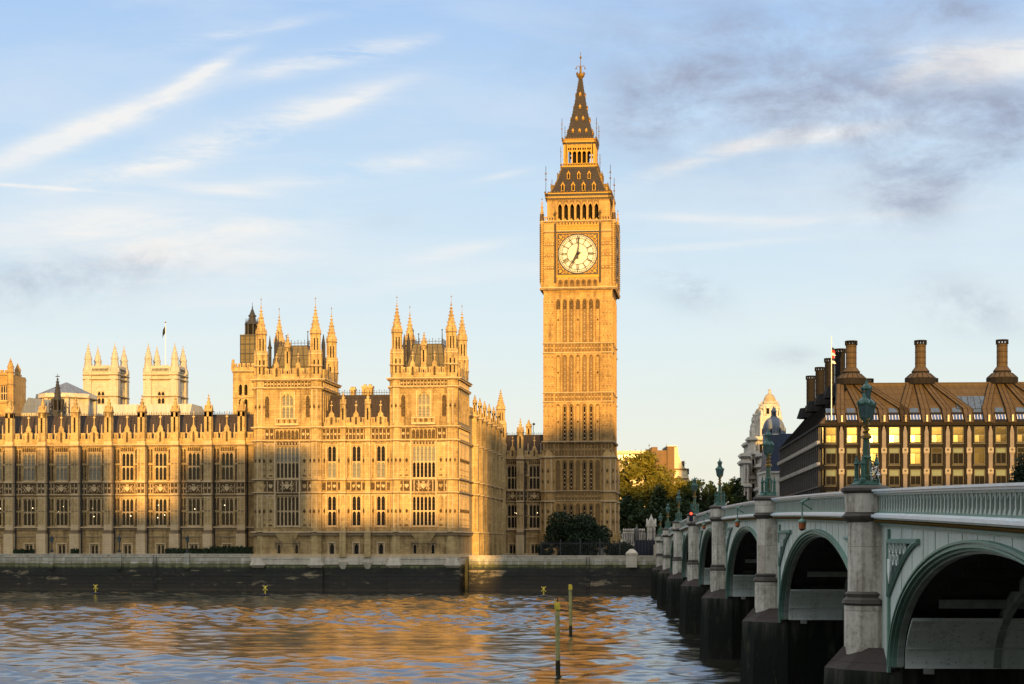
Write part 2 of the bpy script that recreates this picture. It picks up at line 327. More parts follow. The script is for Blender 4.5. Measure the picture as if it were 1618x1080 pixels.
# ------------------------------------------------------------------ mesh builder
class MB:
    def __init__(s): s.v = []; s.f = []; s.m = []; s.mats = []; s.X = None
    def mi(s, k):
        if k not in s.mats: s.mats.append(k)
        return s.mats.index(k)
    def add(s, vs, fs, k):
        o = len(s.v)
        if s.X is not None: vs = [tuple(s.X @ Vector(v)) for v in vs]
        s.v += vs; i = s.mi(k)
        for f in fs: s.f.append([o + a for a in f]); s.m.append(i)
    def box(s, x0, x1, y0, y1, z0, z1, k='stone'):
        s.add([(x0, y0, z0), (x1, y0, z0), (x1, y1, z0), (x0, y1, z0), (x0, y0, z1), (x1, y0, z1), (x1, y1, z1), (x0, y1, z1)],
              [(0, 3, 2, 1), (4, 5, 6, 7), (0, 1, 5, 4), (1, 2, 6, 5), (2, 3, 7, 6), (3, 0, 4, 7)], k)
    def hexa(s, b, t, k):            # 4 bottom points, 4 top points
        s.add(list(b) + list(t), [(0, 3, 2, 1), (4, 5, 6, 7), (0, 1, 5, 4), (1, 2, 6, 5), (2, 3, 7, 6), (3, 0, 4, 7)], k)
    def plate(s, pts, y0, y1, k='stone'):   # polygon in x,z; anticlockwise seen from -y
        n = len(pts)
        s.add([(x, y0, z) for x, z in pts] + [(x, y1, z) for x, z in pts],
              [tuple(range(n)), tuple(reversed(range(n, 2 * n)))] + [(i, n + i, n + (i + 1) % n, (i + 1) % n) for i in range(n)], k)
    def ng(s, cx, cy, z0, z1, r0, r1=None, n=8, k='stone', rot=None):
        r1 = r0 if r1 is None else r1; rot = pi / n if rot is None else rot
        a = [(cx + r0 * cos(rot + 2 * pi * i / n), cy + r0 * sin(rot + 2 * pi * i / n), z0) for i in range(n)]
        if r1 < 1e-4:
            s.add(a + [(cx, cy, z1)], [tuple(reversed(range(n)))] + [(i, (i + 1) % n, n) for i in range(n)], k); return
        c = [(cx + r1 * cos(rot + 2 * pi * i / n), cy + r1 * sin(rot + 2 * pi * i / n), z1) for i in range(n)]
        s.add(a + c, [tuple(reversed(range(n))), tuple(range(n, 2 * n))] + [(i, (i + 1) % n, n + (i + 1) % n, n + i) for i in range(n)], k)
    def lathe(s, cx, cy, prof, n=12, k='stone', rot=0):
        for (r0, z0), (r1, z1) in zip(prof, prof[1:]):
            if abs(z1 - z0) > 1e-4: s.ng(cx, cy, z0, z1, max(r0, .002), r1, n, k, rot)
    def tube(s, p, q, r, n=6, k='stone', r1=None):
        p = Vector(p); q = Vector(q); d = (q - p)
        if d.length < 1e-5: return
        d.normalize(); a = d.orthogonal().normalized(); b = d.cross(a); r1 = r if r1 is None else r1
        c = [tuple(p + (a * cos(2 * pi * i / n) + b * sin(2 * pi * i / n)) * r) for i in range(n)]
        e = [tuple(q + (a * cos(2 * pi * i / n) + b * sin(2 * pi * i / n)) * r1) for i in range(n)]
        s.add(c + e, [tuple(reversed(range(n))), tuple(range(n, 2 * n))] + [(i, (i + 1) % n, n + (i + 1) % n, n + i) for i in range(n)], k)
    def octa(s, c, r, k, rz=None):
        x, y, z = c; rz = rz or r
        s.add([(x + r, y, z), (x, y + r, z), (x - r, y, z), (x, y - r, z), (x, y, z + rz), (x, y, z - rz)],
              [(0, 1, 4), (1, 2, 4), (2, 3, 4), (3, 0, 4), (1, 0, 5), (2, 1, 5), (3, 2, 5), (0, 3, 5)], k)
    def ball(s, c, r, k, n=10, m=6, sz=1.0):
        x, y, z = c
        pr = [(r * sin(pi * i / m), z - r * sz * cos(pi * i / m)) for i in range(m + 1)]
        for (r0, z0), (r1, z1) in zip(pr, pr[1:]): s.ng(x, y, z0, z1, max(r0, .003), max(r1, .003), n, k)
def link(o):
    COL.objects.link(o); return o
def mesh(name, mb, org=(0, 0, 0), smooth=False):
    me = bpy.data.meshes.new(name)
    ox, oy, oz = org
    me.from_pydata([(x - ox, y - oy, z - oz) for x, y, z in mb.v], [], mb.f)
    for k in mb.mats: me.materials.append(M[k])
    me.polygons.foreach_set('material_index', mb.m)
    if smooth: me.polygons.foreach_set('use_smooth', [True] * len(mb.f))
    me.validate(); me.update()
    return me
class Thing:
    """an Empty at the base of a thing; frame angle a turns local x,y into the world"""
    def __init__(s, name, label, cat, org, ang=0.0, group=None):
        s.o = bpy.data.objects.new(name, None); link(s.o); s.org = org; s.ang = ang
        x, y, z = org
        s.o.location = (x * cos(ang) + y * sin(ang), -x * sin(ang) + y * cos(ang), z); s.o.rotation_euler = (0, 0, -ang)
        s.o['label'] = label; s.o['category'] = cat
        s.o.empty_display_size = .5
        if group: s.o['group'] = group
    def part(s, name, mb, label=None, parent=None, smooth=False):
        o = bpy.data.objects.new(name, mesh(name, mb, s.org, smooth)); link(o); o.parent = parent or s.o
        if label: o['label'] = label
        return o
    def proto(s, name, mb, loc, label=None, smooth=False):
        o = bpy.data.objects.new(name, mesh(name, mb, (0, 0, 0), smooth)); link(o); o.parent = s.o
        o.location = [a - b for a, b in zip(loc, s.org)]
        if label: o['label'] = label
        return o
    def at(s, o, loc): o.location = [a - b for a, b in zip(loc, s.org)]
def sub(o, name, mb):
    c = bpy.data.objects.new(name, mesh(name, mb)); link(c); c.parent = o; return c
def clone(o, loc=None, parent=None, rz=None):
    c = o.copy(); link(c); c.parent = parent or o.parent
    if loc is not None: c.location = loc
    if rz is not None: c.rotation_euler = (0, 0, rz)
    for ch in o.children:
        d = ch.copy(); link(d); d.parent = c
        for g2 in ch.children:
            e2 = g2.copy(); link(e2); e2.parent = d
    return c
def single(name, mb, label, cat, org, ang=0.0, group=None, smooth=False):
    """a thing that is one mesh, written in frame coordinates"""
    o = bpy.data.objects.new(name, mesh(name, mb, org, smooth)); link(o)
    x, y, z = org
    o.location = (x * cos(ang) + y * sin(ang), -x * sin(ang) + y * cos(ang), z); o.rotation_euler = (0, 0, -ang)
    o['label'] = label; o['category'] = cat
    if group: o['group'] = group
    return o
def structure(name, mb, ang=0.0, smooth=False):
    o = bpy.data.objects.new(name, mesh(name, mb, (0, 0, 0), smooth)); link(o); o.rotation_euler = (0, 0, -ang); o['kind'] = 'structure'; return o
def U(x, w, a=A):     # position along the front, in the frame turned by a, of photo column x at depth w
    return w * tan(atan((x - CX) / F) - a)
def D(x, w, a=A):     # distance along the camera axis
    return -U(x, w, a) * sin(a) + w * cos(a)
def Z(y, x, w, a=A): return H + (HY - y) * D(x, w, a) / F

# ------------------------------------------------------------------ gothic pieces (wall faces look towards -y)
def arch(x0, x1, zs, rise, n=4):
    w = x1 - x0; h = w / 2; r = []
    for i in range(n + 1):
        a = radians(60) * i / n; r.append((x1 - w * cos(a), zs + w * sin(a) * rise / (w * .866)))
    return r + [(x0 + x1 - p[0], p[1]) for p in reversed(r[:-1])]
def head(mb, x0, x1, zs, rise, zt, y0, y1, k, n=4):
    p = arch(x0, x1, zs, rise, n); a = p[:n + 1]; b = p[n:]
    xm = (x0 + x1) / 2
    mb.plate([*reversed(a), (x0, zt), (xm, zt)][::-1], y0, y1, k)
    mb.plate([*reversed(b), (xm, zt), (x1, zt)][::-1], y0, y1, k)
def tracery(mb, x0, x1, z0, z1, n, y, pr=.09, rib=.09, k='stone', rise=None):
    w = (x1 - x0) / n
    for i in range(n + 1):
        x = x0 + i * w; mb.box(x - rib / 2, x + rib / 2, y - pr, y + .02, z0, z1, k)
    for i in range(n):
        a, b = x0 + i * w + rib / 2, x0 + (i + 1) * w - rib / 2
        rs = rise or (b - a) * .9
        head(mb, a, b, z1 - rs - .1, rs, z1, y - pr * .8, y + .02, k, 3)
def holes(mb, x0, x1, z0, z1, y, hs, dep=.5, k='stone', back='dark'):
    xs = sorted({x0, x1, *[h[0] for h in hs], *[h[1] for h in hs]}); zs = sorted({z0, z1, *[h[2] for h in hs], *[h[3] for h in hs]})
    ins = lambda cx, cz: any(h[0] < cx < h[1] and h[2] < cz < h[3] for h in hs)
    for a, b in zip(xs, xs[1:]):
        for c, d in zip(zs, zs[1:]):
            if not ins((a + b) / 2, (c + d) / 2): mb.add([(a, y, c), (b, y, c), (b, y, d), (a, y, d)], [(0, 1, 2, 3)], k)
    for a, b, c, d in hs:
        mb.add([(a, y, c), (b, y, c), (b, y, d), (a, y, d), (a, y + dep, c), (b, y + dep, c), (b, y + dep, d), (a, y + dep, d)],
               [(0, 4, 5, 1), (1, 5, 6, 2), (2, 6, 7, 3), (3, 7, 4, 0)], k)
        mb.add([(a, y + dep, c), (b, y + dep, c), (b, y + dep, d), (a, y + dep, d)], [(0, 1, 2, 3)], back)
def string(mb, x0, x1, z, y, h=.3, p=.3, k='trim', teeth=0):
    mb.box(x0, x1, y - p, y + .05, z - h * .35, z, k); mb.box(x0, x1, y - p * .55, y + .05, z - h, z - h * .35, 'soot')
    if teeth:
        n = int((x1 - x0) / teeth)
        for i in range(n):
            x = x0 + (i + .5) * (x1 - x0) / n; mb.octa((x, y - p * .7, z - h * .75), .11, 'soot' if i % 2 else k)
def panel(mb, x0, x1, z0, z1, y, n, k='carved', fr='trim'):
    """a band of carved panels: recessed ground, small shields and frames"""
    mb.box(x0, x1, y - .02, y + .03, z0, z1, k); w = (x1 - x0) / n
    for i in range(n + 1): mb.box(x0 + i * w - .05, x0 + i * w + .05, y - .11, y + .02, z0, z1, fr)
    for i in range(n):
        cx = x0 + (i + .5) * w; cz = (z0 + z1) / 2; r = min(w, z1 - z0) * .27
        mb.plate([(cx - r, cz + r), (cx - r, cz - r * .2), (cx, cz - r * 1.2), (cx + r, cz - r * .2), (cx + r, cz + r)], y - .10, y, fr if i % 2 else 'stone')
def crest(mb, cx, cz, s, y):
    """a carved coat of arms: shield, crown and a beast rearing on each side"""
    rnd = random.Random(int(cx * 10))
    mb.plate([(cx - .38 * s, cz + .35 * s), (cx - .38 * s, cz - .1 * s), (cx, cz - .5 * s), (cx + .38 * s, cz - .1 * s), (cx + .38 * s, cz + .35 * s)], y - .22, y, 'trim')
    mb.ng(cx, y - .1, cz + .4 * s, cz + .7 * s, .22 * s, .3 * s, 6, 'trim')
    for sg in (-1, 1):
        for dx, dz, r in ((.55, .05, .2), (.62, .35, .15), (.75, -.2, .15), (.5, -.42, .14), (.9, .1, .1), (.95, -.45, .13), (.82, .5, .1), (1.05, .3, .09)):
            mb.octa((cx + sg * dx * s, y - .08, cz + dz * s), r * s * 1.1, 'trim', r * s * 1.3)
def spire(mb, cx, cy, z0, z1, r, n=8, k='stone', cro=5, curve=1.0, fin=True, kf=None):
    steps = 4; hh = (z1 - z0) * .86
    rad = lambda t: r * ((1 - t) ** curve) + .035
    for i in range(steps): mb.ng(cx, cy, z0 + hh * i / steps, z0 + hh * (i + 1) / steps, rad(i / steps), rad((i + 1) / steps), n, k)
    for j in range(cro):
        t = (j + .4) / cro
        for i in range(0, n, 1 if n <= 4 else 2):
            a = pi / n + 2 * pi * i / n + (pi / 4 if n > 4 and j % 2 else 0); rr = rad(t) + .04
            mb.octa((cx + rr * cos(a), cy + rr * sin(a), z0 + hh * t), .065 + .13 * r, k)
    if fin:
        kf = kf or k
        zt = z0 + hh; mb.ng(cx, cy, zt, z1, .05, .03, 4, kf)
        mb.octa((cx, cy, zt + (z1 - zt) * .3), .09 + .14 * r, kf, .12 + .1 * r); mb.octa((cx, cy, zt + (z1 - zt) * .8), .06 + .08 * r, kf)
def turret(mb, cx, cy, z0, zs, zt, r, k='stone'):
    """octagonal turret: shaft with bands to zs, two open arcaded stages and a crocketed spirelet to zt"""
    mb.ng(cx, cy, z0, zs, r, None, 8, k)
    h = zt - zs; z1 = zs + h * .28; z2 = zs + h * .34; z3 = zs + h * .57
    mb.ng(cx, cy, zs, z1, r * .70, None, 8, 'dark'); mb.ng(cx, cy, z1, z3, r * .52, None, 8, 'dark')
    for i in range(8):
        a = pi / 8 + i * pi / 4
        mb.ng(cx + r * .86 * cos(a), cy + r * .86 * sin(a), zs, z1, r * .23, None, 4, k, a)
        mb.ng(cx + r * .66 * cos(a), cy + r * .66 * sin(a), z2 - .1, z3, r * .17, None, 4, k, a)
        mb.ng(cx + r * 1.0 * cos(a), cy + r * 1.0 * sin(a), z1 - .1, z2 + .35, .10, 0.0, 4, 'trim', a)
    # a lintel ring closes each arcade
    mb.ng(cx, cy, zs + (z1 - zs) * .72, z1, r * .97, None, 8, k); mb.ng(cx, cy, z1, z1 + .18, r * 1.12, None, 8, 'trim'); mb.ng(cx, cy, z1 + .18, z2, r * .97, None, 8, k)
    mb.ng(cx, cy, z2 + (z3 - z2) * .75, z3, r * .74, None, 8, k); mb.ng(cx, cy, z3, z3 + .15, r * .92, None, 8, 'soot')
    mb.ng(cx, cy, z3 + .15, z3 + .3, r * .8, None, 8, k)
    for i in range(8):
        a = pi / 8 + i * pi / 4; mb.ng(cx + r * .8 * cos(a), cy + r * .8 * sin(a), z3, z3 + h * .11, .13, 0, 4, k, a)
    spire(mb, cx, cy, z3 + .3, zt, r * .78, 8, k, 7, 1.05)
def pinnacle(mb, cx, cy, z0, zt, w, k='stone'):
    """square buttress turret with a slit, gablets and a small crocketed spire"""
    h = zt - z0; zb = z0 + h * .62
    mb.box(cx - w / 2, cx + w / 2, cy - w / 2, cy + w / 2, z0, z0 + h * .2, k)
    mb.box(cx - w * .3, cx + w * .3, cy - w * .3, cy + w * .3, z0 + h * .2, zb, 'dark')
    for sx in (-1, 1):
        for sy in (-1, 1):
            mb.box(cx + sx * w * .5 if sx < 0 else cx + w * .14, cx - w * .14 if sx < 0 else cx + w * .5, cy - w * .5 if sy < 0 else cy + w * .14, cy - w * .14 if sy < 0 else cy + w * .5, z0 + h * .2, zb, k)
    mb.box(cx - w * .5, cx + w * .5, cy - w * .5, cy + w * .5, zb - h * .1, zb, k)
    mb.box(cx - w * .6, cx + w * .6, cy - w * .6, cy + w * .6, zb, zb + h * .025, 'soot')
    for a in range(4):
        X = Matrix.Translation((cx, cy, 0)) @ Matrix.Rotation(a * pi / 2, 4, 'Z')
        o = mb.X; mb.X = X if o is None else o @ X
        mb.plate([(-w * .5, zb + h * .025), (w * .5, zb + h * .025), (0, zb + h * .16)], -w * .56, -w * .4, k); mb.X = o
    spire(mb, cx, cy, zb + h * .03, zt, w * .5, 4, k, 4)
def window(w, h, lights, tiers=2, mul=.12, side=None, hood=True, sheen_pane=()):
    """stone frame with mullions, transoms and arched lights; origin at the sill's middle. Returns frame and glass"""
    f = MB(); g = MB(); th = h / tiers; lw = w / lights
    for i in range(lights + 1):
        x = -w / 2 + i * lw; f.box(x - mul / 2, x + mul / 2, .12, .36, 0, h, 'trim')
    for j in range(tiers):
        z0, z1 = j * th, (j + 1) * th
        f.box(-w / 2, w / 2, .10, .36, z0 - .06, z0 + .06, 'trim')
        for i in range(lights):
            a = -w / 2 + i * lw + mul / 2; b = a + lw - mul; head(f, a, b, z1 - .08 - (b - a) * .75, (b - a) * .75, z1 - .02, .15, .34, 'trim', 3)
    f.box(-w / 2 - .16, w / 2 + .16, -.12, .3, -.22, -.04, 'trim')
    if hood:
        f.box(-w / 2 - .22, w / 2 + .22, -.10, .08, h + .04, h + .16, 'trim')
        for sx in (-1, 1): f.box(sx * (w / 2 + .16) - .07, sx * (w / 2 + .16) + .07, -.08, .06, h * .55, h + .1, 'trim')
    for j in range(tiers):
        g.box(-w / 2 + .01, w / 2 - .01, .28, .31, j * th + .02, (j + 1) * th - .02, 'sheen_pane' if j in sheen_pane else 'glass')
        # lead bars
        for q in range(1, 4): g.box(-w / 2 + .01, w / 2 - .01, .262, .278, j * th + q * th / 4 - .02, j * th + q * th / 4 + .02, 'iron')
    return f, g
def parapet(mb, x0, x1, z, h, y, y1, gx, mer=.62, k='stone', gw=1.3, gh=1.0):
    """pierced battlement with a stepped gable and finial at each gx"""
    mb.box(x0, x1, y, y1, z, z + h * .5, k)
    n = max(1, int((x1 - x0) / (mer * 1.55)))
    for i in range(n):
        a = x0 + (i + .18) * (x1 - x0) / n; b = x0 + (i + .82) * (x1 - x0) / n
        mb.box(a, b, y, y1, z + h * .5, z + h, k); mb.box(a - .04, b + .04, y - .05, y1 + .05, z + h, z + h + .08, 'trim')
        mb.box((a + b) / 2 - .1, (a + b) / 2 + .1, y - .01, y + .05, z + h * .45, z + h * .85, 'soot')
    for g in gx:
        mb.plate([(g - gw / 2, z), (g + gw / 2, z), (g + gw / 2, z + h * 1.15), (g + gw * .33, z + h * 1.15), (g + gw * .33, z + h * 1.45), (g + .14, z + h * 1.75), (g, z + h * 1.9), (g - .14, z + h * 1.75), (g - gw * .33, z + h * 1.45), (g - gw * .33, z + h * 1.15), (g - gw / 2, z + h * 1.15)], y - .08, y + .22, k)
        mb.plate([(g - .18, z + .3), (g + .18, z + .3), (g + .18, z + h), (g, z + h * 1.2), (g - .18, z + h)], y - .1, y - .05, 'carved')
        mb.ng(g, y + .05, z + h * 1.8, z + h * 1.8 + gh, .14, .04, 4, k); mb.octa((g, y + .05, z + h * 1.8 + gh + .1), .14, 'trim', .2); mb.box(g - .2, g + .2, y, y + .1, z + h * 1.8 + gh * .62, z + h * 1.8 + gh * .74, 'trim')
def cresting(mb, x0, x1, y, z, h=.55, step=.42, k='iron'):
    mb.box(x0, x1, y - .04, y + .04, z, z + .1, k); mb.box(x0, x1, y - .02, y + .02, z + h * .5, z + h * .58, k)
    n = int((x1 - x0) / step)
    for i in range(n + 1):
        x = x0 + (x1 - x0) * i / n; mb.box(x - .025, x + .025, y - .025, y + .025, z, z + h, k)
        if i % 2 == 0: mb.octa((x, y, z + h), .08, k, .12)
# ================================================================== the setting
B = radians(3.0)             # the bridge's own direction
WF = 277.0                   # river wall and pavilion fronts
# water: real waves over the stretch in view, a plain sheet beyond
def wave_mesh():
    rs = np.random.RandomState(3)
    ny, nx = 820, 520
    Y = 62 + (300 - 62) * (np.linspace(0, 1, ny) ** 1.25)
    s = np.linspace(-1, 1, nx)
    X = s[None, :] * (Y[:, None] * .36 + 8) + Y[:, None] * 0.03
    YY = np.repeat(Y[:, None], nx, 1)
    z = np.zeros_like(X)
    for i in range(72):
        lam = 1.15 * (7.5 / 1.15) ** rs.rand(); k = 2 * pi / lam
        th = rs.normal(radians(80), radians(50)); a = .0041 * lam * (.5 + rs.rand())
        ph = rs.rand() * 2 * pi
        z += a * np.sin(k * (X * cos(th) + YY * sin(th)) + ph + .5 * np.sin(X * .11 * rs.rand() + YY * .07))
    patch = .66 + .44 * np.sin(X * .045 + 1.3 * np.sin(YY * .03)) * np.sin(YY * .06 + .7 * np.sin(X * .05))
    z = z * patch
    z = z + .35 * np.maximum(z, 0) ** 1.5
    edge = np.clip(np.minimum((Y - 62) / 4, (300 - Y) / 4), 0, 1)[:, None]
    z *= edge
    v = np.stack([X, YY, z], -1).reshape(-1, 3)
    idx = np.arange(ny * nx).reshape(ny, nx)
    f = np.stack([idx[:-1, :-1], idx[:-1, 1:], idx[1:, 1:], idx[1:, :-1]], -1).reshape(-1, 4)
    me = bpy.data.meshes.new('water'); me.vertices.add(len(v)); me.vertices.foreach_set('co', v.ravel().astype(np.float32))
    me.loops.add(f.size); me.loops.foreach_set('vertex_index', f.ravel().astype(np.int32))
    me.polygons.add(len(f)); me.polygons.foreach_set('loop_start', np.arange(0, f.size, 4, dtype=np.int32))
    me.polygons.foreach_set('use_smooth', np.ones(len(f), bool)); me.update(calc_edges=True)
    me.materials.append(M['water'])
    o = bpy.data.objects.new('water', me); link(o); o['kind'] = 'structure'
wave_mesh()
mb = MB(); mb.add([(-900, 9, -.3), (900, 9, -.3), (900, 420, -.3), (-900, 420, -.3)], [(0, 1, 2, 3)], 'water'); structure('water', mb)
mb = MB(); mb.box(-3000, 3000, WF + 6, 6000, -3, 5.3, 'land'); structure('ground', mb, A)
mb = MB(); mb.box(-900, 900, -900, 8, -3, 6.05, 'land'); structure('east_embankment', mb)
mb = MB(); mb.add([(-900, 0, -3.0), (900, 0, -3.0), (900, 420, -3.0), (-900, 420, -3.0)], [(0, 1, 2, 3)], 'land'); structure('river_bed', mb)

# ------------------------------------------------------------------ river walls
xe = U(736, WF)
def river_wall(name, x0, x1, y, top, label, piers=(), pst=9.0):
    T = Thing(name, label, 'river wall', ((x0 + x1) / 2, y, 0), A)
    m = MB(); m.box(x0, x1, y, y + 6.5, -2, top - .55, 'wall'); m.box(x0, x1, y - .12, y + 1.4, top - 1.55, top - 1.4, 'wall'); m.box(x0, x1, y - .25, y + .9, -2, 1.2, 'wall')
    T.part('wall', m)
    m = MB(); m.box(x0, x1, y + .05, y + .75, top - .55, top - .15, 'plinth'); m.box(x0, x1, y - .1, y + .9, top - .15, top, 'plinth')
    n = int((x1 - x0) / 1.5)
    for i in range(n):
        a = x0 + (i + .15) * (x1 - x0) / n; b = x0 + (i + .85) * (x1 - x0) / n; m.box(a, b, y - .03, y + .07, top - .5, top - .2, 'plinth')
    T.part('parapet', m)
    for f_ in ((.2, .55, .86) if x1 - x0 > 60 else (.62,)):
        l = MB(); xx = x0 + (x1 - x0) * f_
        for s_ in (-.25, .25): l.tube((xx + s_, y - .32, -.5), (xx + s_, y - .32, top - .2), .04, 5, 'iron')
        for k in range(16): l.tube((xx - .25, y - .32, .1 + k * .35), (xx + .25, y - .32, .1 + k * .35), .025, 4, 'iron')
        T.part('ladder', l)
    c_ = MB(); n = int((x1 - x0) / 4)
    for i in range(n):
        a, b = x0 + i * (x1 - x0) / n, x0 + (i + 1) * (x1 - x0) / n
        c_.tube((a, y - .3, 2.9), ((a + b) / 2, y - .3, 2.6), .04, 4, 'iron'); c_.tube(((a + b) / 2, y - .3, 2.6), (b, y - .3, 2.9), .04, 4, 'iron')
    T.part('chain', c_)
    return T
x_p1 = U(401, WF)
Tw = river_wall('river_wall', -190, x_p1 - .05, WF, 6.0, 'long dark algae-stained river wall below the terrace of the left palace wing')
for px in (82, 188.5, 296):
    m = MB(); x = U(px, WF); m.box(x - .4, x + .4, WF - .3, WF + .7, 3.4, 6.1, 'wall')
    Tw.part('wall_pier', m)
Tw2 = river_wall('river_wall', xe + .05, U(1046, WF + 3), WF + 3, 5.75, 'stained river wall between the right palace pavilion and the green bridge, sunlit at its left end')
m = MB(); x = U(998, WF + 3); m.box(x - .85, x + .85, WF + 2.5, WF + 4.6, 3.9, 6.2, 'plinth'); m.ng(x, WF + 3.5, 6.2, 6.8, 1.25, .4, 4, 'plinth'); m.box(x - .95, x + .95, WF + 2.4, WF + 4.7, 5.9, 6.1, 'plinth')
Tw2.part('wall_pier', m)
m = MB(); a, b = U(1046, WF + 4) + .05, 260; m.box(a, b, WF + 3.4, WF + 6, -2, 5.5, 'wall'); m.box(a, b, WF + 3.2, WF + 4.6, 5.5, 5.9, 'plinth')
single('river_wall', m, 'river wall in deep shade behind and beyond the green bridge piers', 'river wall', (a, WF + 3.4, 0), A)

# ================================================================== palace
SL = dict(s1=10.4, s2=15.75, s3=17.85, s4=24.1)     # string courses shared by the whole river front
def gothic_wing(name, label, y, x0, x1, bx, wx, zr, yd, ztur, zg, zpar=1.75, bw=1.35, roofd=9.0, pale=(), dropbut=()):
    T = Thing(name, label, 'palace', ((x0 + x1) / 2, y, 5.3), A)
    w = MB(); hs = []
    for c in wx:
        hs += [(c - 1.0, c + 1.0, 10.65, 15.15), (c - 1.0, c + 1.0, 18.15, 22.75), (c - .62, c + .62, 5.6, 7.5)]
    holes(w, x0, x1, 5.0, 24.1, y, hs, k='wallstone')
    w.box(x0, x1, y + .55, y + roofd, 5.0, 24.0, 'stone')
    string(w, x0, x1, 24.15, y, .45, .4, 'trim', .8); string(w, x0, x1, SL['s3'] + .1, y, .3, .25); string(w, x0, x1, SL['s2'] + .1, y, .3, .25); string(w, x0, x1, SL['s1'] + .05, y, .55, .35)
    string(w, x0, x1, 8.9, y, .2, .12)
    w.box(x0, x1, y - .35, y + .05, 5.0, 5.75, 'trim')
    ed = sorted(set([x0, x1] + list(bx)))
    for c in wx:
        l = max([e for e in ed if e < c]); r = min([e for e in ed if e > c])
        la = l + (bw / 2 if l in bx else 0); ra = r - (bw / 2 if r in bx else 0)
        for a, b in ((la + .1, c - 1.3), (c + 1.3, ra - .1)):
            if b - a < .35: continue
            n = 2 if b - a > .9 else 1
            for z0, z1 in ((10.7, 15.3), (18.2, 23.5)):
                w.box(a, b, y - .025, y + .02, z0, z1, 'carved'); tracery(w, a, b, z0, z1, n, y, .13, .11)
                w.box(a, b, y - .12, y + .02, (z0 + z1) / 2 - .15, (z0 + z1) / 2 + .15, 'stone')
                w.octa(((a + b) / 2, y - .1, (z0 + z1) / 2 + .55), .22, 'soot', .32)
            panel(w, a, b, 16.0, 17.55, y, n)
        w.box(c - 1.25, c + 1.25, y - .03, y + .02, 15.95, 17.6, 'carved'); crest(w, c, 16.75, 1.0, y)
        w.box(c - 1.15, c + 1.15, y - .03, y + .02, 22.85, 23.75, 'carved'); tracery(w, c - 1.1, c + 1.1, 22.85, 23.75, 6, y, .1, .07)
        # small ground window surround
        w.box(c - .95, c + .95, y - .14, y + .02, 7.55, 7.75, 'trim')
        for s_ in (-1, 1): w.box(c + s_ * .82 - .12, c + s_ * .82 + .12, y - .1, y + .02, 5.75, 7.55, 'trim')
    T.part('wall', w)
    f, g = window(2.0, 4.5, 3, 2); wl = T.proto('window', f, (wx[0], y, 10.65)); sub(wl, 'pane', g)
    f, g = window(2.0, 4.6, 3, 2); wu = T.proto('window', f, (wx[0], y, 18.15)); sub(wu, 'pane', g)
    f, g = window(2.0, 4.6, 3, 2, sheen_pane=(0, 1)); wp = None
    f2, g2 = window(1.24, 1.9, 2, 1, .16, hood=False); wb = T.proto('basement_window', f2, (wx[0], y, 5.6)); sub(wb, 'pane', g2)
    for i, c in enumerate(wx):
        if i:
            for o, z in ((wl, 10.65), (wb, 5.6)): T.at(clone(o), (c, y, z))
        if i in pale:
            if wp is None: wp = T.proto('window', f, (c, y, 18.15), 'tall window with sky reflection coloured into the leaded glass'); sub(wp, 'pane', g)
            else: T.at(clone(wp), (c, y, 18.15))
        elif i: T.at(clone(wu), (c, y, 18.15))
        if i == 0 and 0 in pale: T.at(wu, (c, y, 18.15)); 
    if 0 in pale:
        for ch in list(wu.children): bpy.data.objects.remove(ch)
        bpy.data.objects.remove(wu)
    il = MB(); rl = random.Random(5)
    il.octa((0, 0, 0), .085, 'bulb', .1); first = None
    for c in wx:
        for k in range(rl.choice((1, 2, 2, 3))):
            loc = (c + rl.uniform(-.8, .8), y + .24, 10.65 + rl.uniform(1.3, 3.4))
            if first is None: first = T.proto('interior_lamp', il, loc)
            else: T.at(clone(first), loc)
    # buttresses with their turrets
    b = MB(); q = bw / 2
    b.box(-q - .12, q + .12, -1.35, .2, 0, 4.0, 'trim'); b.box(-q - .05, q + .05, -1.25, .2, 4.0, 4.6, 'soot')
    b.box(-q, q, -1.05, .2, 4.6, 19.3, 'trim')
    for z0, z1 in ((5.5, 10.0), (12.9, 18.2)):
        b.box(-q + .12, q - .12, -1.07, -1.0, z0, z1, 'stone'); tracery(b, -q + .08, q - .08, z0, z1, 2, -1.05, .1, .1, 'trim')
        b.box(-q, q, -1.12, -1.0, (z0 + z1) / 2 - .1, (z0 + z1) / 2 + .08, 'soot')
    panel(b, -q + .05, q - .05, 10.7, 12.3, -1.06, 2)
    for z in (10.45, 12.55): b.box(-q - .1, q + .1, -1.3, 0, z - .1, z + .1, 'trim'); b.box(-q - .05, q + .05, -1.2, 0, z - .25, z - .1, 'soot')
    b.box(-q - .1, q + .1, -1.4, 0, 18.6, 18.85, 'trim'); b.box(-q - .05, q + .05, -1.25, 0, 18.35, 18.6, 'soot')
    bo = T.proto('buttress', b, (bx[0], y, 5.3))
    p = MB(); pinnacle(p, 0, -.45, 19.25, ztur - 5.3, 1.18); pin = sub(bo, 'pinnacle', p)
    dp = MB(); dp.tube((q + .2, -.22, .4), (q + .2, -.22, 18.6), .12, 6, 'iron')
    for z in (4.2, 9, 14): dp.box(q + .04, q + .28, -.28, -.02, z, z + .2, 'iron')
    dp.box(q + .0, q + .32, -.34, -.02, 18.3, 18.7, 'iron'); sub(bo, 'drainpipe', dp)
    for c in bx[1:]: T.at(clone(bo), (c, y, 5.3))
    # parapet, roof, cresting
    pr = MB(); ed2 = [x0] + list(bx) + [x1]
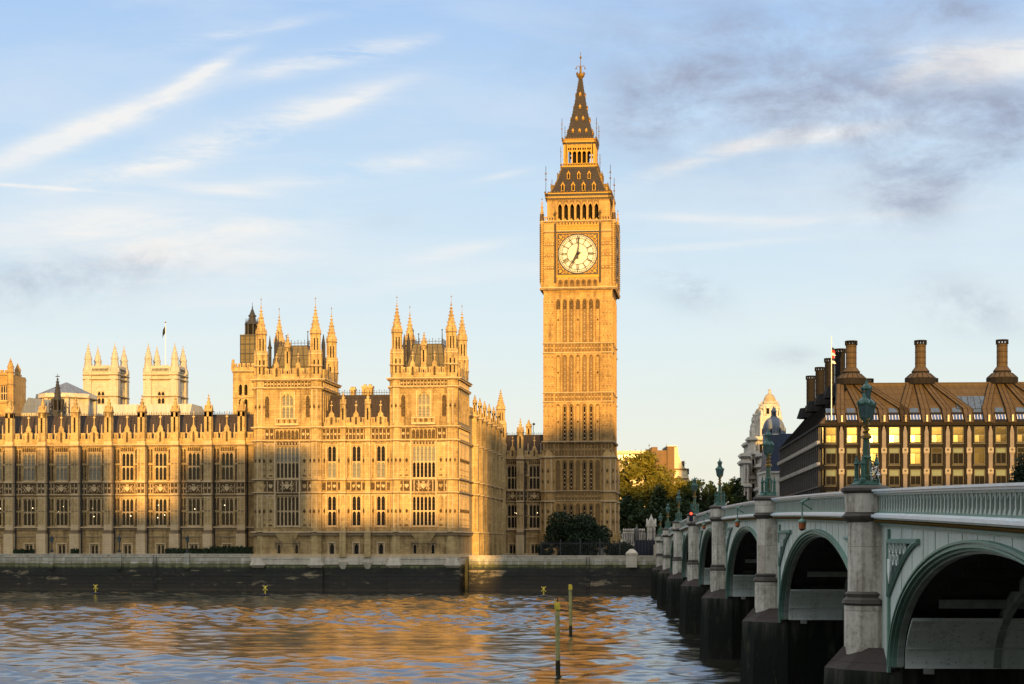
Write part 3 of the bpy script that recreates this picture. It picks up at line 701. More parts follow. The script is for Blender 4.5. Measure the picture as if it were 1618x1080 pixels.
    for a, c in zip(ed2, ed2[1:]):
        a2 = a + (.6 if a in bx else 0); c2 = c - (.6 if c in bx else 0)
        if c2 - a2 < .8: continue
        gx = [g_ for g_ in wx if a2 < g_ < c2]
        parapet(pr, a2, c2, 24.2, zpar, y - .2, y + .15, gx, .6, gh=zg)
        for g_ in gx:
            for sx in (-1, 1):
                xx = g_ + sx * 1.25
                if a2 < xx < c2: pr.ng(xx, y - .02, 24.2 + zpar, 24.2 + zpar + 1.35, .11, .06, 4, 'trim'); pr.octa((xx, y - .02, 24.2 + zpar + 1.4), .13, 'trim')
    T.part('parapet', pr)
    r = MB(); r.add([(x0, y + 1.4, 24.6), (x1, y + 1.4, 24.6), (x1, y + roofd * .62, zr), (x0, y + roofd * .62, zr), (x0, y + roofd + 3, 24.6), (x1, y + roofd + 3, 24.6)],
                    [(0, 1, 2, 3), (3, 2, 5, 4), (0, 3, 4), (1, 5, 2)], 'slate')
    r.box(x0, x1, y + .1, y + 1.5, 24.0, 24.5, 'lead')
    n = int((x1 - x0) / .62)
    for i in range(n):
        x = x0 + (i + .5) * (x1 - x0) / n; r.tube((x, y + 1.4, 24.64), (x, y + roofd * .62, zr + .04), .045, 4, 'slate')
    ro = T.part('roof', r)
    cr = MB(); cresting(cr, x0, x1, y + roofd * .62, zr, .5); c_ = T.part('roof_cresting', cr); c_.parent = ro; 
    return T
yw = 285.0
bpx = [-35, 17.8, 69.3, 121.3, 173.5, 226, 278.5, 331, 383.5]; wpx = [-7, 45.8, 97.5, 149.5, 201.5, 254, 306.5, 359]
wing = gothic_wing('palace_wing', 'long golden gothic palace wing on the left with buttress turrets and dark iron roof', yw, U(-62, yw), U(403, yw),
                   [U(x, yw) for x in bpx], [U(x, yw) for x in wpx], 29.3, 8, 32.3, 1.9, pale=(0, 1, 2, 3))
yl = 340.5
gothic_wing('palace_wing', 'short low palace wing in the corner against the left of the clock tower', yl, U(790, yl), U(868, yl), [U(822.7, yl)], [U(806, yl) + .5, U(844.5, yl)], 28.9, 8, 31.8, 1.5, zpar=1.3)

# ------------------------------------------------------------------ pavilions
def pavilion(px0, px1, tl, tr, label):
    y = WF; x0, x1 = U(px0, y), U(px1, y); dp = 12.6
    T = Thing('palace_pavilion', label, 'palace pavilion', ((x0 + x1) / 2, y, 5.5), A, 'twin river pavilions of the palace')
    xl, xr = U(tl, y), U(tr, y); cx = (x0 + x1) / 2
    W_ = x1 - x0
    def lower(w, a, b, yy, oriel):
        """one face of the pavilion between a and b"""
        c = (a + b) / 2
        hs = [(c - 1.85, c + 1.85, 10.5, 15.2), (c - 1.85, c + 1.85, 18.1, 23.2), (c - .95, c + .95, 27.6, 31.6)] if oriel else []
        if oriel: hs += [(c + s - .3, c + s + .3, 6.0, 7.6) for s in (-1.45, 1.45)]
        holes(w, a, b, 5.5, 33.9, yy, hs, .5, 'wallstone')
        for z, h, p in ((9.6, .6, .4), (15.85, .3, .3), (17.95, .3, .3), (24.15, .35, .4), (26.3, .4, .45), (32.6, .35, .35), (33.95, .45, .55)):
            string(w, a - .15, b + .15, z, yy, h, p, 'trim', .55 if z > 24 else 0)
        w.box(a - .1, b + .1, yy - .45, yy + .05, 5.5, 6.0, 'trim'); w.box(a - .1, b + .1, yy - .4, yy + .05, 8.95, 9.2, 'soot')
        panel(w, a + 1.1, b - 1.1, 24.3, 25.9, yy, 12); panel(w, a + 1.1, b - 1.1, 32.75, 33.5, yy, 16)
        hw = 2.05 if oriel else 0
        for p0, p1 in (((a + 1.1, c - hw - .15), (c + hw + .15, b - 1.1)) if oriel else ((a + 1.1, b - 1.1),)):
            n = 2 if oriel else 7
            for z0, z1 in ((10.2, 15.5), (18.1, 23.7)):
                w.box(p0, p1, yy - .02, yy + .02, z0, z1, 'stone'); tracery(w, p0, p1, z0, z1, n, yy, .12, .12, 'trim')
                for i in range(n):
                    xx = p0 + (i + .5) * (p1 - p0) / n; w.octa((xx, yy - .08, (z0 + z1) / 2), .25, 'carved', .4); w.box(xx - .25, xx + .25, yy - .1, yy, z0 + .3, z0 + .5, 'carved'); w.octa((xx, yy - .06, z0 + 1.3), .14, 'soot', .25)
            panel(w, p0, p1, 16.0, 17.6, yy, n)
            if oriel:
                w.box((p0 + p1) / 2 - .35, (p0 + p1) / 2 + .35, yy - .05, yy, 27.8, 31.2, 'carved') ; tracery(w, (p0 + p1) / 2 - .4, (p0 + p1) / 2 + .4, 27.7, 31.4, 1, yy, .1, .1)
            else: tracery(w, p0, p1, 27.0, 31.9, n, yy, .1, .1)
        if oriel:
            w.box(c - 1.95, c + 1.95, yy - .3, yy + .02, 15.95, 17.65, 'carved'); crest(w, c, 16.8, 1.0, yy - .3)
            for s in (-1.5, -.75, .75, 1.5): w.box(c + s - .06, c + s + .06, yy - .36, yy - .25, 15.9, 17.7, 'trim')
            w.box(c - 2.0, c + 2.0, yy - .25, yy + .02, 24.35, 26.0, 'carved'); tracery(w, c - 1.9, c + 1.9, 24.3, 25.9, 6, yy - .25, .08, .08)
            w.box(c - 1.95, c + 1.95, yy - .06, yy + .02, 23.25, 23.9, 'carved')
            # sloped foot under the oriel
            w.hexa([(c - .9, yy - .1, 7.7), (c + .9, yy - .1, 7.7), (c + .9, yy + .1, 7.7), (c - .9, yy + .1, 7.7)], [(c - 2.0, yy - .55, 9.3), (c + 2.0, yy - .55, 9.3), (c + 2.0, yy + .1, 9.3), (c - 2.0, yy + .1, 9.3)], 'stone')
            for sx in (-1, 1):
                for z0, z1 in ((10.2, 15.4), (18.1, 23.4)):
                    w.box(*sorted((c + sx * 1.9, c + sx * 2.25)), yy - .04, yy, z0, z1, 'carved')
            for i in range(8): xx = c - 1.75 + i * .5; w.octa((xx, yy - .2, 23.55), .16, 'trim', .3); w.octa((xx, yy - .2, 15.55), .14, 'soot', .2)
            # balcony of the top window
            w.box(c - 1.9, c + 1.9, yy - .55, yy, 26.5, 26.85, 'trim')
            for i in range(9): xx = c - 1.8 + i * .45; w.box(xx - .07, xx + .07, yy - .55, yy - .4, 26.85, 27.5, 'carved' if i % 2 else 'trim')
            w.box(c - 1.9, c + 1.9, yy - .6, yy - .38, 27.45, 27.65, 'trim')
            w.hexa([(c - 1.1, yy - .1, 26.35), (c + 1.1, yy - .1, 26.35), (c + 1.1, yy, 26.35), (c - 1.1, yy, 26.35)], [(c - 1.8, yy - .5, 26.5), (c + 1.8, yy - .5, 26.5), (c + 1.8, yy, 26.5), (c - 1.8, yy, 26.5)], 'carved')
            head(w, c - 1.05, c + 1.05, 30.3, 1.35, 32.0, yy - .12, yy - .02, 'stone', 6)
            for s in (-1, 1): w.box(c + s * 1.15 - .1, c + s * 1.15 + .1, yy - .16, yy, 27.7, 31.9, 'trim'); w.box(c + s * 2.0 - .1, c + s * 2.0 + .1, yy - .34, yy, 10.2, 24.0, 'trim')
            for s in (-1.45, 1.45):
                w.box(c + s - .62, c + s + .62, yy - .2, yy, 7.7, 7.95, 'soot')
                for q in (-.5, .5): w.box(c + s + q - .1, c + s + q + .1, yy - .14, yy, 7.1, 7.8, 'soot')
    w = MB()
    lower(w, x0, x1, y, True)
    w.box(x0 + .02, x1 - .02, y + .55, y + dp, 5.5, 33.9, 'stone')
    # right and left faces of the tower-like block
    for sx, xx in ((1, x1), (-1, x0)):
        w.X = Matrix.Translation((xx, y + dp / 2, 0)) @ Matrix.Rotation(sx * pi / 2, 4, 'Z')
        lower(w, -dp / 2, dp / 2, -.03, False); w.X = None
    T.part('wall', w)
    # corner turrets; the front ones start as panelled corner piers
    t0 = MB(); r = 1.02; zz = 5.5
    t0.ng(0, 0, 0, 40.2 - 5.5 - 6.6, r, None, 8, 'stone')
    for z in (4.1, 10.35, 12.45, 18.65, 20.8, 27.1, 28.45, 30.6): t0.ng(0, 0, z - .28, z - .1, r + .08, r + .18, 8, 'soot'); t0.ng(0, 0, z - .1, z + .06, r + .2, None, 8, 'trim')
    for i in range(8):
        a = pi / 8 + i * pi / 4
        for z0, z1 in ((4.6, 10.0), (12.6, 18.3), (21.2, 26.8)): t0.ng(r * cos(a), r * sin(a), z0, z1, .11, None, 4, 'trim', a)
        a2 = i * pi / 4
        for z in (7.3, 15.4, 24): t0.octa((r * .95 * cos(a2), r * .95 * sin(a2), z), .2, 'carved', .4)
    turret(t0, 0, 0, 28.0, 29.2, 45.9 - 5.5, r)
    t0.tube((0, 0, 40.2), (0, 0, 41.6), .03, 4, 'gold_dim'); t0.octa((0, 0, 41.3), .12, 'gold_dim')
    to = T.proto('corner_turret', t0, (xl, y + .65, zz))
    for a, b in ((xr, y + .65), (xl, y + dp - .2), (xr, y + dp - .2)): T.at(clone(to), (a, b, zz))
    # windows
    c = cx
    f, g = window(3.7, 4.7, 6, 2, .16); o1 = T.proto('window', f, (c, y, 10.5)); sub(o1, 'pane', g)
    f, g = window(3.7, 5.1, 6, 2, .16, sheen_pane=(1,)); o2 = T.proto('window', f, (c, y, 18.1), 'wide upper window with paler leaded lights'); sub(o2, 'pane', g)
    f, g = window(1.9, 4.0, 3, 2, .13, hood=False, sheen_pane=(1, 0)); o3 = T.proto('window', f, (c, y, 27.6), 'arched traceried window over a little balcony'); sub(o3, 'pane', g)
    f, g = window(.6, 1.6, 1, 1, .12, hood=False); o4 = T.proto('basement_window', f, (c - 1.45, y, 6.0)); sub(o4, 'pane', g); T.at(clone(o4), (c + 1.45, y, 6.0))
    # parapet
    p = MB(); gxs = [c - 1.75, c + 1.75]
    parapet(p, x0 + 1.9, x1 - 1.9, 34.0, 1.5, y - .15, y + .2, gxs, .45, gw=1.15, gh=1.1)
    p.X = Matrix.Translation((x1, y + dp / 2, 0)) @ Matrix.Rotation(pi / 2, 4, 'Z'); parapet(p, -dp / 2 + 1.6, dp / 2 - 1.6, 34.0, 1.5, -.1, .2, [-2.2, 2.2], .45, gw=1.15, gh=1.1)
    p.X = Matrix.Translation((x0, y + dp / 2, 0)) @ Matrix.Rotation(-pi / 2, 4, 'Z'); parapet(p, -dp / 2 + 1.6, dp / 2 - 1.6, 34.0, 1.5, -.1, .2, [-2.2, 2.2], .45, gw=1.15, gh=1.1); p.X = None
    parapet(p, x0 + 1.9, x1 - 1.9, 34.0, 1.5, y + dp - .3, y + dp, [], .45)
    T.part('parapet', p)
    p = MB(); pinnacle(p, c, y + .25, 35.2, 41.2, .85); T.part('pinnacle', p)
    # steep iron roof
    r_ = MB(); a, b = x0 + 1.9, x1 - 1.9; e, f_ = y + 1.8, y + dp - 1.8
    r_.hexa([(a, e, 34.2), (b, e, 34.2), (b, f_, 34.2), (a, f_, 34.2)], [(a + 1.2, e + 1.9, 39.6), (b - 1.2, e + 1.9, 39.6), (b - 1.2, f_ - 1.9, 39.6), (a + 1.2, f_ - 1.9, 39.6)], 'lead_roof')
    for i in range(7):
        t = i / 6; r_.tube((a + (b - a) * t, e, 34.2), (a + 1.2 + (b - a - 2.4) * t, e + 1.9, 39.62), .07, 4, 'iron')
    for z, t in ((36.2, .37), (38.0, .7)): r_.tube((a + 1.2 * t, e + 1.9 * t - .03, z), (b - 1.2 * t, e + 1.9 * t - .03, z), .06, 4, 'iron')
    ro = T.part('roof', r_)
    cr = MB(); cresting(cr, a + 1.2, b - 1.2, e + 1.9, 39.6, .9, .5)
    cr.X = Matrix.Translation((b - 1.2, (e + f_) / 2, 0)) @ Matrix.Rotation(pi / 2, 4, 'Z'); cresting(cr, -(f_ - e) / 2 + 1.9, (f_ - e) / 2 - 1.9, 0, 39.6, .9, .5)
    cr.X = Matrix.Translation((a + 1.2, (e + f_) / 2, 0)) @ Matrix.Rotation(pi / 2, 4, 'Z'); cresting(cr, -(f_ - e) / 2 + 1.9, (f_ - e) / 2 - 1.9, 0, 39.6, .9, .5); cr.X = None
    for X_ in (a + 1.2, b - 1.2):
        for Y_ in (e + 1.9, f_ - 1.9): cr.ng(X_, Y_, 39.5, 42.0, .12, .04, 6, 'iron'); cr.octa((X_, Y_, 41.9), .16, 'iron')
    c2 = T.part('roof_cresting', cr, parent=ro)
    for xx in (a - .35, b + .35):
        ch = MB(); ch.ng(xx, y + 4.2, 34, 39.3, .27, None, 8, 'iron'); ch.ng(xx, y + 4.2, 39.3, 39.6, .36, None, 8, 'iron'); ch.ng(xx, y + 4.2, 39.6, 41.4, .25, .03, 8, 'iron')
        T.part('vent_shaft', ch); ch = MB(); ch.ng(xx, y + 8.2, 34, 40.3, .34, None, 6, 'iron'); ch.ng(xx, y + 8.2, 40.3, 42, .34, .05, 6, 'iron')
        T.part('vent_shaft', ch)
    # plinth with the big corbelled feet over the river
    pl = MB(); pl.box(x0 - .35, x1 + .35, y - .5, y + dp, 4.3, 5.5, 'plinth'); pl.box(x0 - .25, x1 + .25, y - .3, y + dp, -2, 4.3, 'wall'); pl.box(x0 - .4, x1 + .4, y - .6, y + .3, 5.2, 5.5, 'plinth')
    for xx in (x0 + .8, x1 - .8):
        pl.hexa([(xx - 1.25, y - .95, 4.2), (xx + 1.25, y - .95, 4.2), (xx + 1.25, y, 4.2), (xx - 1.25, y, 4.2)], [(xx - .75, y - .75, 5.3), (xx + .75, y - .75, 5.3), (xx + .75, y, 5.3), (xx - .75, y, 5.3)], 'plinth')
        pl.hexa([(xx - .9, y - .5, 3.8), (xx + .9, y - .5, 3.8), (xx + .9, y, 3.8), (xx - .9, y, 3.8)], [(xx - 1.25, y - .95, 4.2), (xx + 1.25, y - .95, 4.2), (xx + 1.25, y, 4.2), (xx - 1.25, y, 4.2)], 'plinth')
    T.part('plinth', pl)
    return T, x0, x1
M['lead_roof'] = slate('verdigris iron roof plates', (.13, .105, .06), (1.0, 1.7, 0), .5)
PV1, a0, a1 = pavilion(401, 508, 411, 497, 'left river pavilion of the palace, half in shade, with four spired turrets')
PV2, b0, b1 = pavilion(616, 723.5, 626, 712, 'right river pavilion of the palace, fully sunlit, with four spired turrets')

# link between the pavilions
def link_range():
    y = WF + .5; x0, x1 = a1 + .02, b0 - .02
    T = Thing('palace_range', 'lower palace range of three bays joining the two spired pavilions', 'palace', ((x0 + x1) / 2, y, 5.5), A)
    wx = [U(524.3, y), U(563, y), U(601.8, y)]; bx = [U(543, y), U(582, y)]
    w = MB(); hs = []
    for c in wx: hs += [(c - .7, c + .7, 10.5, 15.3), (c - .7, c + .7, 18.1, 23.3), (c - .4, c + .4, 5.9, 7.7)]
    holes(w, x0, x1, 4.5, 26.2, y, hs, .5, 'wallstone'); w.box(x0, x1, y + .55, y + 10, 4.5, 26.2, 'stone')
    for z, h, p in ((9.6, .6, .4), (15.85, .3, .3), (17.95, .3, .3), (24.15, .35, .4), (26.3, .4, .45)): string(w, x0, x1, z, y, h, p, 'trim', .55 if z > 24 else 0)
    w.box(x0, x1, y - .4, y + .05, 5.5, 6.0, 'trim'); w.box(x0, x1, y - .35, y + .05, 8.95, 9.2, 'soot')
    w.box(x0, x1, y - .5, y + 9, 4.3, 5.5, 'plinth'); w.box(x0, x1, y - .3, y + 9, -2, 4.3, 'wall')
    panel(w, x0, x1, 24.3, 25.9, y, 18)
    ed = [x0] + bx + [x1]
    for c, a, b in zip(wx, ed, ed[1:]):
        la = a + (.5 if a in bx else .1); rb = b - (.5 if b in bx else .1)
        for p0, p1 in ((la, c - .95), (c + .95, rb)):
            for z0, z1 in ((10.2, 15.5), (18.1, 23.7)):
                tracery(w, p0, p1, z0, z1, 1, y, .12, .12, 'trim'); w.octa(((p0 + p1) / 2, y - .06, (z0 + z1) / 2), .2, 'carved', .45)
        w.box(c - .85, c + .85, y - .05, y, 16.1, 17.5, 'carved'); panel(w, c - .85, c + .85, 16.1, 17.5, y - .04, 2)
        for s in (-1.3, 1.3): w.box(c + s - .3, c + s + .3, y - .04, y, 16.2, 17.4, 'carved')
        w.box(c - .62, c + .62, y - .16, y, 7.75, 7.95, 'trim')
        for s in (-.56, .56): w.box(c + s - .1, c + s + .1, y - .12, y, 6.0, 7.75, 'trim')
    for xx in (x0 + .5 * (bx[0] - x0) * 2, bx[1]):
        w.hexa([(xx - .3, y - .5, 3.6), (xx + .3, y - .5, 3.6), (xx + .3, y, 3.6), (xx - .3, y, 3.6)], [(xx - .8, y - .9, 4.7), (xx + .8, y - .9, 4.7), (xx + .8, y, 4.7), (xx - .8, y, 4.7)], 'plinth')
    T.part('wall', w)
    f, g = window(1.4, 4.8, 2, 2); o = T.proto('window', f, (wx[0], y, 10.5)); sub(o, 'pane', g)
    f, g = window(1.4, 5.2, 2, 2, sheen_pane=(0,)); o2 = T.proto('window', f, (wx[0], y, 18.1), 'two-light window with sun reflection coloured into its lower lights'); sub(o2, 'pane', g)
    f, g = window(.8, 1.8, 1, 1, hood=False); o3 = T.proto('basement_window', f, (wx[0], y, 5.9)); sub(o3, 'pane', g)
    for c in wx[1:]: T.at(clone(o), (c, y, 10.5)); T.at(clone(o2), (c, y, 18.1)); T.at(clone(o3), (c, y, 5.9))
    b = MB(); b.box(-.5, .5, -.85, .2, 0, 4, 'stone'); b.box(-.42, .42, -.62, .2, 4, 20.7, 'stone')
    for z0, z1 in ((4.8, 10), (12.6, 18.2)): tracery(b, -.4, .4, z0, z1, 1, -.62, .1, .1, 'trim')
    for z in (4.0, 10.3, 12.4, 18.6, 20.75): b.box(-.55, .55, -.9, 0, z - .1, z + .1, 'trim'); b.box(-.5, .5, -.8, 0, z - .25, z - .1, 'soot')
    bo = T.proto('buttress', b, (bx[0], y, 5.5)); p = MB(); pinnacle(p, 0, -.25, 20.7, 26.4, .85); sub(bo, 'pinnacle', p); T.at(clone(bo), (bx[1], y, 5.5))
    p = MB(); ed = [x0] + bx + [x1]
    for a, b2, c in zip(ed, ed[1:], wx): parapet(p, a + .3, b2 - .3, 26.3, 1.35, y - .2, y + .15, [c], .5, gw=1.3, gh=1.4)
    T.part('parapet', p)
    r = MB(); r.add([(x0, y + 1.3, 26.4), (x1, y + 1.3, 26.4), (x1, y + 5.5, 31.7), (x0, y + 5.5, 31.7), (x1, y + 10, 26.4), (x0, y + 10, 26.4)], [(0, 1, 2, 3), (3, 2, 4, 5)], 'slate')
    for i in range(14): x = x0 + (i + .5) * (x1 - x0) / 14; r.tube((x, y + 1.3, 26.43), (x, y + 5.5, 31.74), .045, 4, 'slate')
    ro = T.part('roof', r)
    cr = MB(); cresting(cr, x0, x1, y + 5.5, 31.7, .85, .4); T.part('roof_cresting', cr, parent=ro)
    for px, w2, zt in ((579, .85, 33.6), (556, .35, 33.2)):
        ch = MB(); x = U(px, y + 5.5); ch.box(x - w2, x + w2, y + 5.9, y + 7.2, 28, zt - .6, 'stone'); ch.box(x - w2 - .12, x + w2 + .12, y + 5.8, y + 7.3, zt - .6, zt - .3, 'trim')
        for q in (-.5, .5): ch.box(x + q * w2 - .2, x + q * w2 + .2, y + 6.2, y + 6.9, zt - .3, zt, 'stone')
        T.part('chimney', ch, parent=ro)
link_range()

# north return: a receding side with deep buttresses
def return_range():
    xr = U(741.5, WF + 13.2); y0 = WF + 12.6; y1 = U(0, 1) * 0 + 340.4; L_ = y1 - y0
    T = Thing('palace_range', 'receding sunlit palace side with deep buttresses between pavilion and clock tower', 'palace', (xr, (y0 + y1) / 2, 5.5), A)
    # face coordinates: s runs from the pavilion (0) to the far end, built looking at -y then turned
    X = Matrix.Translation((xr, y0, 0)) @ Matrix.Rotation(pi / 2, 4, 'Z')
    w = MB(); ys = [294 - y0, 300.3 - y0, 306.3 - y0, 312.5 - y0, 318.8 - y0, 325.0 - y0]
    w.X = X; hs = []
    cs = [(a + b) / 2 for a, b in zip(ys, ys[1:] + [331.2 - y0])]
    for c in cs: hs += [(c - .9, c + .9, 10.6, 15.2), (c - .9, c + .9, 18.1, 22.9), (c - .5, c + .5, 26.2, 28.6)]
    holes(w, 0, L_, 5.3, 30.0, 0, hs)
    for z, h in ((9.6, .6), (15.85, .3), (17.95, .3), (24.15, .45), (29.0, .4)): string(w, 0, L_, z, 0, h, .32)
    for c in cs:
        for a, b in ((c - 2.4, c - 1.1), (c + 1.1, c + 2.4)):
            for z0, z1 in ((10.2, 15.5), (18.1, 23.6), (24.6, 28.4)): tracery(w, a, b, z0, z1, 2, 0, .1, .1)
        panel(w, c - 2.4, c + 2.4, 16.05, 17.6, 0, 6)
    w.X = None
    w.box(xr - 12, xr - .55, y0, y1 + 5, 5.3, 29.6, 'stone'); w.box(xr - 12, xr + .5, y0, y1 + 1, 4.0, 5.6, 'plinth')
    w.X = X; parapet(w, 0, L_, 29.0, 1.2, -.15, .2, [], .6); w.X = None
    T.part('wall', w)
    f, g = window(1.8, 4.6, 3, 2); o = T.proto('window', f, (xr, y0 + cs[0], 10.6)); sub(o, 'pane', g); o.rotation_euler = (0, 0, pi / 2)
    f, g = window(1.8, 4.8, 3, 2); o2 = T.proto('window', f, (xr, y0 + cs[0], 18.1)); sub(o2, 'pane', g); o2.rotation_euler = (0, 0, pi / 2)
    for c in cs[1:]: T.at(clone(o), (xr, y0 + c, 10.6)); T.at(clone(o2), (xr, y0 + c, 18.1))
    b = MB(); b.box(-.1, 1.2, -.5, .5, 0, 4, 'stone'); b.box(-.1, 1.0, -.45, .45, 4, 18.6, 'stone'); b.box(-.1, .75, -.38, .38, 18.6, 23.5, 'stone')
    for z in (4.0, 10.35, 12.4, 18.6, 23.5): b.box(0, 1.3 if z < 18 else 1.1, -.55, .55, z - .1, z + .1, 'trim'); b.box(0, 1.2 if z < 18 else 1.0, -.5, .5, z - .25, z - .1, 'soot')
    for z0, z1 in ((4.8, 10), (12.8, 18)):
        for q in (-.47, .43): b.box(.15, .25, q, q + .04, z0, z1, 'trim'); b.box(.75, .85, q, q + .04, z0, z1, 'trim')
    bo = T.proto('buttress', b, (xr, y0 + ys[0], 5.5)); p = MB(); pinnacle(p, .4, 0, 23.5, 27.0, .6); sub(bo, 'pinnacle', p)
    dp = MB(); dp.tube((.12, .62, .2), (.12, .62, 23), .08, 5, 'iron'); sub(bo, 'drainpipe', dp)
    for q in ys[1:]: T.at(clone(bo), (xr, y0 + q, 5.5))
    t = MB(); turret(t, xr - .3, 334.5, 5.5, 27.8, 37.0, 1.05); T.part('corner_turret', t)
    r = MB(); r.hexa([(xr - 11, y0, 29.2), (xr - 1.3, y0, 29.2), (xr - 1.3, y1, 29.2), (xr - 11, y1, 29.2)], [(xr - 7, y0, 31.8), (xr - 5, y0, 31.8), (xr - 5, y1, 31.8), (xr - 7, y1, 31.8)], 'slate'); T.part('roof', r)
return_range()
m = MB(); tx = U(835.5, 349); m.box(tx - .55, tx + .55, 348.5, 349.6, 6, 29.2, 'stone'); pinnacle(m, tx, 349, 28.5, 32.2, 1.0); m.tube((tx + .9, 349, 29), (tx + .9, 349, 31.4), .06, 5, 'iron'); m.octa((tx + 1.0, 349, 31.3), .35, 'iron', .3)
single('roof_turret', m, 'small stone spirelet rising behind the low wing beside the clock tower', 'turret', (tx, 349, 6), A)

# ventilation tower behind the wing's right end
def vent_tower():
    y = 293; x0, x1 = U(368, y), U(404, y); c = U(389, y)
    T = Thing('palace_tower', 'square stone palace tower behind the left pavilion with a dark iron lantern on top', 'tower', ((x0 + x1) / 2, y, 6), A)
    w = MB(); zt = Z(584, 385, y); xw = x1 - x0
    hs = [(x0 + 1.0 + i * .95, x0 + 1.6 + i * .95, Z(b_, 385, y), Z(t_, 385, y)) for i in range(2) for t_, b_ in ((606, 624), (629, 650))]
    holes(w, x0, x1, 6, zt, y, hs, .6); w.box(x0, x1, y + .65, y + 9, 6, zt, 'stone')
    for h_ in hs: head(w, h_[0], h_[1], h_[3] - .5, .45, h_[3], y + .05, y + .4, 'trim', 3)
    string(w, x0 - .1, x1, zt - .1, y, .4, .3, 'trim', .5); string(w, x0, x1, Z(627, 385, y), y, .2, .15)
    T.part('wall', w)
    p = MB(); parapet(p, x0, x1, zt - .1, 1.1, y - .2, y + .2, [], .5); p.box(x0 - .25, x0 + .2, y - .2, y + 9, zt - .1, zt + .8, 'stone'); p.ng(x0, y + .1, zt, zt + 1.8, .35, .2, 8, 'stone'); T.part('parapet', p)
    l = MB(); z = zt - .3; zz = lambda q: Z(q, 389, y + 4)
    yy = y + 4; rr = 1.65
    l.box(c - rr, c + rr, yy - rr, yy + rr, z, zz(530), 'lead_roof')
    for i in range(5):
        xx = c - rr + i * rr / 2; l.box(xx - .06, xx + .06, yy - rr - .08, yy - rr + .05, z, zz(530), 'iron')
    for q in (575, 560, 545, 532): l.box(c - rr - .08, c + rr + .08, yy - rr - .1, yy + rr + .1, zz(q) - .08, zz(q) + .08, 'iron')
    l.ng(c, yy, zz(530), zz(512), 1.0, .95, 8, 'dark')
    for i in range(8):
        a = pi / 8 + i * pi / 4; l.ng(c + 1.15 * cos(a), yy + 1.15 * sin(a), zz(530), zz(512), .16, None, 4, 'iron'); l.ng(c + 1.25 * cos(a), yy + 1.25 * sin(a), zz(530), zz(520), .1, 0.02, 4, 'iron')
    l.ng(c, yy, zz(513), zz(509), 1.35, 1.2, 8, 'iron'); l.ng(c, yy, zz(509), zz(500), .62, .55, 8, 'iron'); l.ng(c, yy, zz(500), zz(498), .7, None, 8, 'iron')
    for i in range(8):
        a = pi / 8 + i * pi / 4; l.ng(c + 1.1 * cos(a), yy + 1.1 * sin(a), zz(509), zz(503), .1, .03, 4, 'iron')
    l.ng(c, yy, zz(498), zz(486), .55, .05, 8, 'iron'); l.tube((c, yy, zz(487)), (c, yy, zz(478)), .04, 4, 'iron'); l.octa((c, yy, zz(485)), .16, 'iron')
    T.part('lantern', l)
vent_tower()
